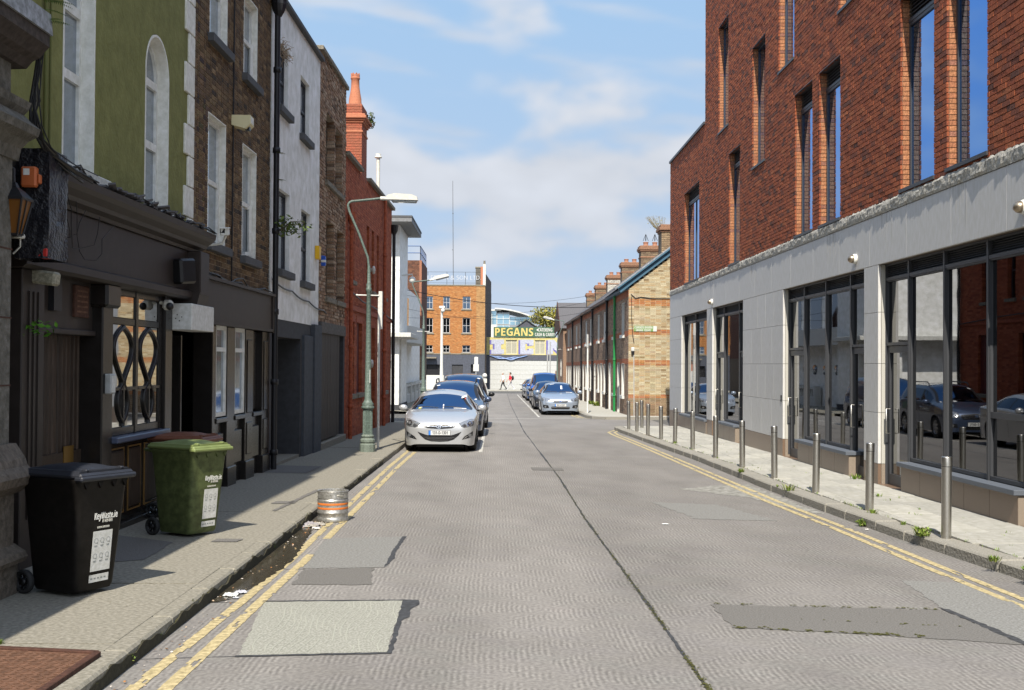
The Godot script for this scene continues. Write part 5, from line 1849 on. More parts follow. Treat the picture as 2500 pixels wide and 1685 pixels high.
	var al := thing("alarm_bell_box", "cream alarm box high on the dark brown brick house", "alarm box", left_point(18.9, 5.72, 0.0))
	st = new_st()
	prism(st, PackedVector2Array([Vector2(0, 0.22), Vector2(0.3, 0.22), Vector2(0.3, 0.08), Vector2(0.22, 0.0), Vector2(0, 0.06)]), -0.14, 0.14)
	done("housing", st, mat("cream", 0.66, 0.6, 0.36, 0.6), al)
	part_box("label_plate", Vector3(0.299, 0.1, -0.1), Vector3(0.305, 0.2, 0.1), mats.white_paint, al)
	part_box("strobe", Vector3(0.2, -0.01, -0.05), Vector3(0.27, 0.05, 0.06), mats.black_plastic, al)
	var yb := thing("yellow_alarm_box", "yellow alarm box at the corner of the white rendered house", "alarm box", left_point(26.6, 4.32, 0.0))
	st = new_st()
	cbox(st, Vector3(0, 0, -0.14), Vector3(0.1, 0.3, 0.14), 0.012)
	done("housing", st, mat("yellow_plastic", 0.72, 0.42, 0.015, 0.45), yb)
	var bb := thing("blue_strobe", "small blue and white alarm strobe on the bare brick house", "alarm box", left_point(27.25, 4.22, 0.0))
	st = new_st()
	cbox(st, Vector3(0, 0, -0.05), Vector3(0.12, 0.24, 0.05), 0.02)
	done("housing", st, mat("blue_plastic", 0.02, 0.09, 0.45, 0.3), bb)
	part_box("white_band", Vector3(-0.005, 0.085, -0.055), Vector3(0.125, 0.14, 0.055), mats.white_paint, bb)
	for q in [[36.3, 4.86, "round white siren on the red painted building above the street lamp", "siren"], [36.0, 1.95, "small white bulb lamp beside the boarded windows of the red building", "wall lamp"]]:
		var s := thing("wall_fitting", q[2], q[3], left_point(q[0], q[1], 0.0))
		st = new_st()
		lathe(st, [[0.0, 0.0], [0.06, 0.0], [0.06, 0.06], [0.12, 0.07], [0.13, 0.1], [0.11, 0.14], [0.0, 0.16]], 14, Transform3D(Basis(Vector3.FORWARD, PI / 2), Vector3.ZERO))
		done("body", st, mats.off_white, s)
	# the bundle of cables beside the cornice, hanging down to the pub fascia
	var cb := thing("cable_bundle", "tangle of black cables hanging from the stone cornice to the pub fascia", "cables", Vector3(-3.9, 3.7, -9.85))
	for i in 13:
		st = new_st()
		var e := rng.randf_range(-1.0, 1.0)
		var e2 := rng.randf_range(-1.0, 1.0)
		tube(st, [Vector3(0.06 + e * 0.03, 0.85, 0.02), Vector3(0.03 + e2 * 0.03, 0.7, 0.0), Vector3(0.0 + e * 0.05, 0.45, -0.02), Vector3(-0.01 + e2 * 0.06, 0.25, -0.05), Vector3(0.04 + e * 0.05, 0.08, -0.2), Vector3(0.1 + e2 * 0.05, -0.02 + e * 0.03, -0.55), Vector3(0.06 + e * 0.1, -0.03 + 0.04 * e2, -1.2)], rng.randf_range(0.006, 0.013), 5)
		done("cable", st, mats.black_iron if i % 7 else mats.stone_old, cb)
	for i in 3:
		st = new_st()
		var pts := []
		var zz := 11.0 + i * 0.25
		for k in 9:
			var t := k / 8.0
			pts.append(Vector3(0.0, 0.0, 0.0) + left_point(zz + t * rng.randf_range(0.8, 1.2), 3.62 - 0.9 * sin(t * PI * 0.9) * (0.5 + 0.1 * i), 0.24 + 0.05 * sin(t * 7.0 + i)) - cb.position)
		tube(st, pts, 0.0045, 5)
		done("cable", st, mats.black_iron, cb)
	st = new_st()
	var run := []
	for k in 30:
		run.append(left_point(11.2 + k * 0.185, 3.80 + 0.035 * sin(k * 1.9) + 0.02 * sin(k * 0.7), 0.3 + 0.06 * sin(k * 1.1)) - cb.position)
	tube(st, run, 0.014, 5)
	for k in 30:
		run[k] += Vector3(0.03, 0.02 * sin(k * 2.3), 0.02)
	tube(st, run, 0.009, 5)
	done("cable", st, mats.black_iron, cb)

# ------------------------------------------------------------------ beyond the side lane and at the end of the street

func build_far_end() -> void:
	build_deco_house()
	build_far_brick_block()
	build_fegan_block()
	build_pegans()
	build_glass_offices()
	make_tree("tree", "yellow-green tree rising behind the catering shop", Vector3(6.9, gy(152) - 0.3, -152), 11.6, 3.3, 3600, 41)
	make_tree("tree", "smaller dark green tree beside the far gabled house", Vector3(10.3, gy(146) - 0.3, -146), 6.6, 1.9, 1300, 42)

func build_deco_house() -> void:
	var o := thing("white_deco_house", "white rendered modern house with a flat slab roof on its corner tower", "building", Vector3(-4.53, 0, -55))
	var st := new_st()
	box(st, Vector3(-6, 3.4, -5.0), Vector3(0, 8.5, 0))
	done("tower", st, mats.white_render, o)
	part_box("roof_slab", Vector3(-7, 8.5, -5.6), Vector3(0.65, 8.76, 1.3), mat("slab_grey", 0.2, 0.205, 0.22, 0.8, {"t": "mottle", "ts": 0.8}), o, 0.01)
	part_box("roof_edge", Vector3(-7.02, 8.70, -5.62), Vector3(0.67, 8.79, 1.32), mats.slate_sill, o)
	part_box("canopy", Vector3(-6.5, 3.2, -5.2), Vector3(0.6, 3.4, 0.7), mat("canopy_white", 0.6, 0.6, 0.58, 0.8, {"t": "mottle", "ts": 0.8}), o, 0.01)
	st = new_st()
	box(st, Vector3(-6, -0.6, -5.0), Vector3(-0.9, 3.2, -0.6))
	cbox(st, Vector3(-0.36, -0.6, -0.35), Vector3(0, 3.2, 0.0), 0.01)
	cbox(st, Vector3(-1.6, -0.6, -0.35), Vector3(-1.2, 3.2, 0.0), 0.01)
	box(st, Vector3(-0.9, -0.6, -5.0), Vector3(-0.02, 3.2, -1.6))
	done("porch", st, mats.white_render, o)
	part_box("dark_plinth", Vector3(-6.02, -0.8, -5.02), Vector3(0.03, 0.02, 0.04), mats.charcoal, o)
	part_box("entrance_door", Vector3(-1.15, -0.2, -0.66), Vector3(-0.4, 2.1, -0.58), mats.slab_grey, o)
	# street wing with curved balcony and portholes, mostly seen mirrored in the shop windows
	st = new_st()
	box(st, Vector3(-8, -0.6, -29.0), Vector3(-0.9, 6.6, -5.0))
	done("street_wing", st, mats.white_render, o)
	st = new_st()
	var poly := PackedVector2Array()
	for i in 25:
		var t := i / 24.0
		poly.append(Vector2(-6.0 - t * 15.0, -0.9 + 1.1 * sqrt(maxf(0.0, 1.0 - pow(absf(t * 2.0 - 1.0), 3.0)))))
	poly.append(Vector2(-21.0, -1.2))
	poly.append(Vector2(-6.0, -1.2))
	var px := Transform3D(Basis(Vector3(0, 0, 1), Vector3(1, 0, 0), Vector3(0, 1, 0)), Vector3.ZERO)
	prism(st, poly, 3.1, 3.3, px)
	prism(st, poly, 3.3, 4.0, px)
	done("balcony", st, mats.far_white, o)
	for k in 3:
		part_box("window", Vector3(-0.95, 4.1, -9.0 - k * 4.4), Vector3(-0.88, 6.0, -6.6 - k * 4.4), mats.pane, o)
	for k in 4:
		st = new_st()
		lathe(st, [[0.0, 0.0], [1.0, 0.0], [1.0, 0.06], [0.0, 0.06]], 24, Transform3D(Basis(Vector3(0, 0.28, 0), Vector3(0.9, 0, 0), Vector3(0, 0, 0.42)), Vector3(-0.91, 1.75, -8.0 - k * 2.2)))
		done("porthole", st, mats.pane, o)
	var f := thing("garden_wall", "low white garden wall pierced by narrow slots beside the white house", "wall", Vector3(-5.15, gy(66), -66))
	st = new_st()
	box(st, Vector3(-0.12, -0.3, -18), Vector3(0.12, 0.62, 0))
	box(st, Vector3(-0.14, 1.06, -18), Vector3(0.14, 1.16, 0))
	for k in 40:
		if k % 8 != 0:
			box(st, Vector3(-0.06, 0.62, -0.45 * k - 0.22), Vector3(0.06, 1.06, -0.45 * k - 0.05))
	for k in 6:
		box(st, Vector3(-0.18, -0.3, -3.6 * k - 0.2), Vector3(0.18, 1.24, -3.6 * k + 0.16))
	done("pierced_masonry", st, mats.far_white, f)
	var c := thing("roof_camera", "white dome camera on a bracket high on the white tower", "security camera", Vector3(-4.5, 5.9, -56.0))
	st = new_st()
	tube(st, [Vector3(0, 0.3, 0), Vector3(0.5, 0.35, 0), Vector3(0.5, 0.2, 0)], 0.035, 6)
	ball(st, Vector3(0.5, 0.08, 0), Vector3(0.16, 0.17, 0.16), 8)
	done("body", st, mats.far_white, c)

func build_far_brick_block() -> void:
	var o := thing("brown_stair_block", "plain dark brown brick block with a pale base and a blue roof railing", "building", Vector3(-5.4, 0, -85))
	var st := new_st()
	box(st, Vector3(-6, -0.8, -7.0), Vector3(-0.01, 9.5, -0.012))
	done("wall", st, mats.mortar_dark, o)
	var pal := [[Color(0.17, 0.072, 0.045), 0.5], [Color(0.13, 0.058, 0.04), 0.3], [Color(0.2, 0.09, 0.055), 0.2]]
	bricks(o, [[-6.0, 0.0, 2.56, 9.5]], [], 0.0, {"L": 0.235, "H": 0.1, "J": 0.014, "pal": pal})
	bricks(o, [[-6.0, 0.0, -0.7, 2.56]], [], 0.0, {"L": 0.235, "H": 0.1, "J": 0.014, "pal": [[Color(0.5, 0.37, 0.25), 0.6], [Color(0.45, 0.33, 0.22), 0.4]]})
	part_box("side_wall", Vector3(-0.02, 2.5, -7.0), Vector3(0.0, 9.5, -0.02), mat("brown_side", 0.15, 0.065, 0.043, 0.9, {"t": "strong", "ts": 2.0}), o)
	part_box("corner_strip", Vector3(-0.16, 2.6, -0.02), Vector3(0.01, 9.5, 0.03), mat("brick_pale_red", 0.36, 0.16, 0.1, 0.9, {"t": "strong", "ts": 2.0}), o)
	for y in [5.9, 2.35]:
		part_box("vent_plate", Vector3(-1.2, y, 0.0), Vector3(-0.8, y + 0.3, 0.04), mats.far_white, o)
	st = new_st()
	var bl := mat("rail_blue", 0.03, 0.075, 0.2, 0.5)
	for q in [[Vector3(-6, 9.5, -0.1), Vector3(-0.1, 9.5, -0.1)], [Vector3(-0.1, 9.5, -0.1), Vector3(-0.1, 9.5, -6.9)]]:
		for k in 6:
			var p: Vector3 = q[0].lerp(q[1], k / 5.0)
			tube(st, [p, p + Vector3(0, 1.05, 0)], 0.03, 5)
		for h in [0.55, 1.05]:
			tube(st, [q[0] + Vector3(0, h, 0), q[1] + Vector3(0, h, 0)], 0.03, 5)
	done("roof_railing", st, bl, o)
	st = new_st()
	tube(st, [Vector3(-1.75, -0.6, 0.12), Vector3(-1.75, 7.6, 0.12)], 0.1, 8)
	lathe(st, [[0.1, 7.4], [0.26, 7.6], [0.28, 7.95], [0.0, 7.95]], 8, Transform3D(Basis(), Vector3(-1.75, 0, 0.12)), false)
	done("drainpipe", st, mats.black_iron, o)

func build_fegan_block() -> void:
	var ZF := 126.0
	var o := thing("orange_brick_block", "orange brick three-storey block with sash windows and white letters on its roof", "building", Vector3(-1.12, 0, -ZF))
	var k := ZF / 118.0
	var X := func(x: float) -> float: return x * k + 1.12
	var Y := func(y: float) -> float: return (y - 1.95) * k + 1.95
	var holes := []
	var grown := []
	for cx in [[-3.33, -2.53], [-5.3, -4.61], [-7.0, -6.33], [-8.9, -8.1]]:
		for ry in [[7.54, 8.81], [5.11, 6.6], [3.13, 3.86]]:
			var r := Rect2(X.call(cx[0]), Y.call(ry[0]), (cx[1] - cx[0]) * k, (ry[1] - ry[0]) * k)
			holes.append(r)
			grown.append(r.grow(0.012))
	var yb: float = Y.call(2.99)
	var yt: float = Y.call(9.88)
	var st := new_st()
	wall(st, -13.0, 0.0, yb, yt, -0.35, -0.012, grown)
	done("wall", st, mat("mortar_tan", 0.4, 0.22, 0.11, 0.95), o)
	var pal := [[Color(0.54, 0.24, 0.085), 0.5], [Color(0.48, 0.2, 0.07), 0.3], [Color(0.57, 0.29, 0.12), 0.2]]
	bricks(o, [[-13.0, -0.95, yb, yt]], holes, 0.0, {"L": 0.235, "H": 0.088, "J": 0.012, "pal": pal, "jit": 0.01})
	bricks(o, [[-0.95, 0.0, yb, yt]], [], 0.0, {"L": 0.235, "H": 0.088, "J": 0.012, "jit": 0.01, "pal": [[Color(0.56, 0.33, 0.15), 0.6], [Color(0.5, 0.28, 0.12), 0.4]]})
	# body, its side wall angled away
	st = new_st()
	prism(st, PackedVector2Array([Vector2(-13, 0.36), Vector2(-0.004, 0.36), Vector2(0.62, 14), Vector2(-13, 14)]), -yt, 0.8, Transform3D(Basis(Vector3(1, 0, 0), Vector3(0, 0, -1), Vector3(0, -1, 0)), Vector3.ZERO))
	done("side_wall", st, mat("side_brick", 0.12, 0.095, 0.085, 0.95, {"t": "strong", "ts": 0.9}), o)
	st = new_st()
	prism(st, PackedVector2Array([Vector2(0.0, 0), Vector2(-0.2, 0), Vector2(-0.2, 13.5), Vector2(0.6, 13.9)]), -yt - 1.4, -yt + 0.1, Transform3D(Basis(Vector3(1, 0, 0), Vector3(0, 0, -1), Vector3(0, -1, 0)), Vector3.ZERO))
	done("party_parapet", st, mats.side_brick, o)
	part_box("white_upstand", Vector3(-0.26, yt, -0.6), Vector3(0.05, yt + 2.35, 0.02), mats.off_white, o, 0.03)
	part_box("brick_upstand", Vector3(-0.5, yt, -0.5), Vector3(-0.26, yt + 2.1, -0.05), mats.terracotta, o)
	part_box("chimney", Vector3(-1.05, yt, -1.1), Vector3(-0.5, yt + 1.95, -0.2), mats.stone_old, o, 0.02)
	part_box("chimney_cap", Vector3(-1.1, yt + 1.95, -1.15), Vector3(-0.3, yt + 2.1, -0.15), mats.stone_cap, o, 0.02)
	st = new_st()
	lathe(st, [[0.12, 0.0], [0.1, 0.35], [0.13, 0.4], [0.0, 0.4]], 8, Transform3D(Basis(), Vector3(-0.1, yt + 2.35, -0.3)))
	done("chimney_pot", st, mats.stone_cap, o)
	part_box("parapet_coping", Vector3(-13, yt, -0.4), Vector3(0.02, yt + 0.12, 0.06), mats.stone_cap, o)
	var idx := 0
	for r in holes:
		window(o, "window", r, -0.12, mat("sash_grey", 0.4, 0.4, 0.4, 0.7), mats.pane, {"fw": 0.05, "fd": 0.06, "xs": [0.5], "ys": [0.5], "bw": 0.04})
		part_box("sill", Vector3(r.position.x - 0.14, r.position.y - 0.15, -0.1), Vector3(r.end.x + 0.14, r.position.y, 0.09), mats.stone_cap, o)
		idx += 1
	# dark painted ground floor
	st = new_st()
	wall(st, -13.0, 0.0, -1.2, yb, -0.35, 0.02, [Rect2(-1.5, 1.0, 0.65, 0.95), Rect2(-3.55, -0.6, 1.2, 2.5), Rect2(-6.3, 0.7, 1.8, 1.2), Rect2(-8.5, 0.7, 1.5, 1.2)])
	done("painted_base", st, mat("base_blue_grey", 0.075, 0.083, 0.11, 0.85, {"t": "mottle", "ts": 0.6}), o)
	part_box("shutter", Vector3(-3.55, -0.8, -0.3), Vector3(-2.35, 1.9, -0.1), mats.charcoal, o)
	part_box("white_stall_board", Vector3(-6.6, -0.8, 0.02), Vector3(-4.4, 0.75, 0.1), mats.far_white, o)
	part_box("canopy_board", Vector3(-8.0, 2.55, 0.0), Vector3(-5.2, 2.7, 0.7), mats.stone_cap, o)
	part_box("red_column", Vector3(-7.6, 1.35, 0.02), Vector3(-6.75, 2.4, 0.3), mats.terracotta, o)
	part_box("white_column", Vector3(-7.6, -0.9, 0.02), Vector3(-6.75, 1.35, 0.32), mats.far_white, o)
	part_box("dark_interior", Vector3(-12.5, -0.9, -0.34), Vector3(-0.3, 2.9, -0.31), mats.black_iron, o)
	part_box("base_band", Vector3(-13, yb - 0.06, 0.0), Vector3(0.01, yb + 0.05, 0.06), mats.stone_cap, o)
	# letters standing on the roof in a thin frame
	var s := thing("roof_letters", "white letters of a firm's name standing on the orange block's parapet", "sign", Vector3(-1.12, yt + 0.12, -ZF - 0.2))
	st = new_st()
	for x in [-6.2, -4.15, -2.15, -0.2]:
		tube(st, [Vector3(x, 0, 0), Vector3(x, 1.4, 0)], 0.025, 5)
	for y in [0.2, 1.38]:
		tube(st, [Vector3(-6.3, y, 0), Vector3(-0.2, y, 0)], 0.018, 5)
	done("frame", st, mats.slate_sill, s)
	lettering(s, "letters", "J.FEGAN & SON LTD.", 0.44, Vector3(-3.35, 0.76, 0.06), mat("letter_grey", 0.4, 0.42, 0.45, 0.7), Basis(), 0.04, "Droid Sans", false, 5.9)
	var a := thing("radio_mast", "tall thin radio mast standing on the orange brick block's roof", "mast", Vector3(-4.62, yt, -ZF - 1.5))
	st = new_st()
	tube(st, [Vector3(0, 0, 0), Vector3(-0.07, 6, 0), Vector3(-0.14, 11.6, 0)], [0.04, 0.035, 0.025], 6)
	done("pole", st, mats.slate_sill, a)
	st = new_st()
	for q in [4.0, 8.0]:
		box(st, Vector3(-0.16, q, -0.03), Vector3(-0.02, q + 0.06, 0.03))
	done("clamp", st, mats.slate_sill, a)

func build_pegans() -> void:
	var ZF := 130.0
	var o := thing("catering_shop", "low yellow-walled shop with big graffiti letters above a long white wall", "building", Vector3(-1.09, 0, -ZF))
	var k := ZF / 125.0
	var X := func(x: float) -> float: return x * k + 1.09
	var Y := func(y: float) -> float: return (y - 1.95) * k + 1.95
	var xr: float = X.call(7.6)
	var st := new_st()
	var w1 := Rect2(X.call(1.14), Y.call(3.05), 1.2 * k, 1.53 * k)
	var w2 := Rect2(X.call(4.25), Y.call(3.05), 1.1 * k, 1.53 * k)
	wall(st, 0.0, xr, Y.call(2.98), Y.call(4.86), -0.3, 0.0, [w1, w2])
	done("yellow_wall", st, mat("wall_yellow", 0.52, 0.46, 0.2, 0.9, {"t": "mottle", "ts": 0.5}), o)
	for r in [w1, w2]:
		window(o, "window", r, -0.1, mat("grubby_frame", 0.5, 0.47, 0.36, 0.8), mat("dirty_glass", 0.36, 0.35, 0.29, 0.6, {"t": "mottle", "ts": 1.0}), {"fw": 0.06, "xs": [0.5], "ys": [0.78]})
	st = new_st()
	box(st, Vector3(0, Y.call(2.4), -0.3), Vector3(xr, Y.call(2.96), 0.06))
	box(st, Vector3(0, -1.4, -0.3), Vector3(0.56, Y.call(2.4), 0.04))
	box(st, Vector3(X.call(6.98), -1.4, -0.3), Vector3(xr, Y.call(2.4), 0.04))
	done("dark_surround", st, mat("slate_paint", 0.085, 0.09, 0.115, 0.85, {"t": "mottle", "ts": 0.6}), o)
	for i in 7:
		part_box("white_board", Vector3(0.56, lerpf(-1.3, Y.call(2.4), i / 7.0), -0.2), Vector3(X.call(6.98), lerpf(-1.3, Y.call(2.4), (i + 1) / 7.0) - 0.012, 0.0 + rng.randf_range(0, 0.008)), mat("board_white", 0.45, 0.46, 0.465, 0.8, {"t": "soft", "ts": 0.3}), o)
	st = new_st()
	prism(st, PackedVector2Array([Vector2(X.call(1.7), Y.call(5.5)), Vector2(X.call(5.0), Y.call(5.5)), Vector2(X.call(3.35), Y.call(6.68))]), -12.0, -0.9)
	box(st, Vector3(0.0, -1.0, -12), Vector3(xr, Y.call(4.8), -0.35))
	done("gable", st, mats.slate_paint, o)
	st = new_st()
	var ap := Vector3(X.call(3.35), Y.call(6.75), -0.85)
	tube(st, [Vector3(X.call(1.55), Y.call(5.48), -0.85), ap, Vector3(X.call(5.15), Y.call(5.48), -0.85)], 0.07, 5)
	done("bargeboard", st, mats.black_iron, o)
	# graffiti letters: flat blocks with a violet shadow block behind each
	var letters := {
		"I": [Vector2(0, 0), Vector2(1.5, 0), Vector2(1.5, 0.5), Vector2(1.15, 0.5), Vector2(1.15, 1.1), Vector2(1.5, 1.1), Vector2(1.5, 1.6), Vector2(0, 1.6), Vector2(0, 1.1), Vector2(0.38, 1.1), Vector2(0.38, 0.5), Vector2(0, 0.5)],
		"C": [Vector2(0, 0), Vector2(1.6, 0), Vector2(1.6, 0.62), Vector2(1.05, 0.62), Vector2(1.05, 0.42), Vector2(0.62, 0.42), Vector2(0.62, 1.18), Vector2(1.05, 1.18), Vector2(1.05, 0.95), Vector2(1.6, 0.95), Vector2(1.6, 1.6), Vector2(0, 1.6)],
		"N": [Vector2(0, 0), Vector2(0.62, 0), Vector2(0.62, 0.7), Vector2(1.35, 0), Vector2(2.05, 0), Vector2(2.05, 1.6), Vector2(1.45, 1.6), Vector2(1.45, 0.9), Vector2(0.72, 1.6), Vector2(0, 1.6)]}
	for g in [["I", X.call(-0.42), 0.95], ["C", X.call(2.68), 0.93], ["N", X.call(5.65), 0.95]]:
		for layer in 2:
			var poly := PackedVector2Array()
			for p in letters[g[0]]:
				poly.append(Vector2(g[1] + p.x * g[2] - (0.2 if layer == 0 else 0.0), Y.call(3.08) + p.y - (0.06 if layer == 0 else 0.0)))
			st = new_st()
			prism(st, poly, 0.0, 0.006 + 0.006 * layer)
			done("graffiti_letter" if layer else "graffiti_shadow", st, mat("paint_lilac", 0.42, 0.44, 0.54, 0.8, {"t": "mottle", "ts": 0.7}) if layer else mat("paint_violet", 0.12, 0.11, 0.30, 0.8), o)
	# shop sign
	var s := thing("shop_sign", "long green shop sign with yellow and white lettering", "sign", Vector3(-1.09, Y.call(4.86), -ZF + 0.05))
	part_box("board", Vector3(X.call(-0.18), 0.02, -0.1), Vector3(X.call(6.4), 1.14, 0.06), mat("sign_green", 0.045, 0.10, 0.06, 0.6), s, 0.02)
	lettering(s, "lettering", "PEGANS", 0.86, Vector3(X.call(2.0), 0.58, 0.075), mat("sign_yellow", 0.52, 0.42, 0.14, 0.6), Basis(), 0.02, "Droid Sans", true, 4.25)
	lettering(s, "lettering", "CATERING", 0.36, Vector3(X.call(5.35), 0.84, 0.075), mats.far_white, Basis(), 0.02, "Droid Sans", true, 1.6)
	lettering(s, "lettering", "CASH & CARRY", 0.36, Vector3(X.call(5.3), 0.32, 0.075), mats.far_white, Basis(), 0.02, "Droid Sans", true, 2.2)
	st = new_st()
	prism(st, PackedVector2Array([Vector2(X.call(4.38), 0.84), Vector2(X.call(4.6), 0.99), Vector2(X.call(4.6), 0.69)]), 0.06, 0.08)
	done("arrow", st, mats.far_white, s)
	# blue sheeting hanging over the white boards
	var t := thing("blue_sheeting", "loose blue plastic sheeting sagging over the white wall", "sheeting", Vector3(-1.09, Y.call(2.95), -ZF + 0.1))
	st = new_st()
	for strip in 3:
		var last := []
		for i in 33:
			var q := i / 32.0
			var x := lerpf(0.35, 4.7, q)
			var sag := -0.34 * sin(PI * q) * (0.8 + 0.2 * sin(q * 17.0 + strip * 2.0)) - strip * 0.07 * sin(PI * q)
			var now := [Vector3(x, sag, 0.02 + strip * 0.02), Vector3(x, sag - 0.06 * sin(PI * q) - 0.02, 0.05 + strip * 0.02)]
			if last.size():
				quad(st, last[0], now[0], now[1], last[1], Vector3(0, 0, 1))
			last = now
	done("sheet", st, mat("tarp_blue", 0.12, 0.2, 0.4, 0.5), t)
	var w := thing("brick_yard_wall", "short brown brick yard wall to the right of the white boards", "wall", Vector3(6.3, gy(121.6), -121.8))
	st = new_st()
	box(st, Vector3(0, -0.2, -0.3), Vector3(5, 2.1, -0.012))
	done("core", st, mats.mortar, w)
	bricks(w, [[0, 5, 0.0, 2.1]], [], 0.0, {"H": 0.1, "J": 0.014, "pal": [[Color(0.32, 0.2, 0.14), 0.6], [Color(0.25, 0.15, 0.11), 0.4]]})

func build_glass_offices() -> void:
	var o := thing("glass_offices", "pale glass office building with a curved roof behind the catering shop", "building", Vector3(-0.7, 0, -182))
	var st := new_st()
	box(st, Vector3(-0.6, -1.5, -16), Vector3(0.9, 8.1, 0.0))
	done("white_end_wall", st, mats.far_white, o)
	st = new_st()
	box(st, Vector3(-3, -1.5, -16), Vector3(2.9, 10.1, -0.4))
	box(st, Vector3(2.9, -1.5, -16), Vector3(7.2, 6.9, -0.6))
	done("body", st, mat("office_grey", 0.42, 0.46, 0.5, 0.6), o)
	var gm := mat("office_glass", 0.30, 0.46, 0.54, 0.06, {"metal": 0.8})
	for q in [[-0.6, 0.9, 8.1, 10.3], [0.95, 2.9, 6.2, 8.1], [0.95, 2.9, 8.2, 9.9], [0.95, 2.9, 4.2, 6.1], [2.95, 6.4, 7.9, 9.4], [2.95, 6.0, 5.4, 6.8]]:
		var n := int(maxf(2.0, roundf((q[1] - q[0]) / 0.9)))
		window(o, "window_band", Rect2(q[0], q[2], q[1] - q[0], q[3] - q[2]), -0.1 if q[0] < 2.9 else -0.5, mats.far_white, gm, {"fw": 0.06, "bw": 0.07, "xs": range(1, n).map(func(i): return float(i) / n), "ys": [0.55]})
	part_box("balcony_slab", Vector3(2.7, 7.0, -2), Vector3(7.3, 7.25, 0.8), mats.far_white, o)
	part_box("glass_rail", Vector3(2.9, 7.25, 0.7), Vector3(7.2, 8.1, 0.73), mats.pane_pale, o)
	st = new_st()
	var poly := PackedVector2Array()
	for i in 13:
		var t := i / 12.0
		poly.append(Vector2(lerpf(0.6, 7.4, t), 10.75 - 1.6 * t * t - 0.1 * t))
	for i in 13:
		var t := 1.0 - i / 12.0
		poly.append(Vector2(lerpf(0.6, 7.4, t), 10.55 - 1.6 * t * t - 0.1 * t))
	prism(st, poly, -15, 0.7)
	done("curved_roof", st, mats.far_white, o)
	part_box("roof_edge", Vector3(-0.8, 10.3, -6), Vector3(1.6, 10.55, 0.3), mats.far_white, o)

# a tapered trunk with limbs and a crown of many leaf blades
func make_tree(called: String, label: String, at: Vector3, h: float, r: float, n: int, sd: int) -> void:
	var o := thing(called, label, "tree", at)
	var g := RandomNumberGenerator.new()
	g.seed = sd
	var st := new_st()
	tube(st, [Vector3(0, 0, 0), Vector3(0.1, h * 0.3, 0.05), Vector3(0, h * 0.6, 0)], [0.22, 0.17, 0.1], 8)
	var tips := []
	for i in 14:
		var a := g.randf() * TAU
		var e := g.randf_range(0.2, 1.2)
		var p := Vector3(0, h * g.randf_range(0.35, 0.6), 0)
		var q := Vector3(cos(a) * cos(e) * r * 0.8, h * 0.62 + sin(e) * r * 0.8, sin(a) * cos(e) * r * 0.8)
		tube(st, [p, p.lerp(q, 0.5) + Vector3(0, 0.2, 0), q], [0.09, 0.06, 0.02], 5)
		tips.append(q)
	done("trunk", st, mat("bark", 0.09, 0.07, 0.05, 0.95), o)
	var lf := new_st()
	var tones := [Color(0.25, 0.24, 0.05), Color(0.17, 0.18, 0.035), Color(0.33, 0.28, 0.06)] if sd == 41 else [Color(0.06, 0.08, 0.02), Color(0.09, 0.1, 0.03)]
	for i in n:
		var t: Vector3 = tips[g.randi() % tips.size()]
		var d := Vector3(g.randfn(), g.randfn() * 0.8, g.randfn()).normalized() * pow(g.randf(), 0.4) * r * 0.42
		leaf(lf, t + d, g.randf_range(0.12, 0.24), g, tones[g.randi() % tones.size()] * g.randf_range(0.7, 1.2))
	tag(done("crown", lf, mats.leaf_v, o), "", "", "", "stuff")

func leaf(st: SurfaceTool, c: Vector3, s: float, g: RandomNumberGenerator, col: Color) -> void:
	var b := Basis.from_euler(Vector3(g.randf() * TAU, g.randf() * TAU, g.randf() * TAU))
	st.set_color(Color(col.r, col.g, col.b))
	var a := c - b.x * s
	var d := c + b.x * s
	var l := c + b.y * s * 0.45
	var m := c - b.y * s * 0.45 + b.z * s * 0.15
	tri(st, a, l, d, b.z)
	tri(st, a, d, m, b.z)

# ------------------------------------------------------------------ the brick cottages beyond the side street

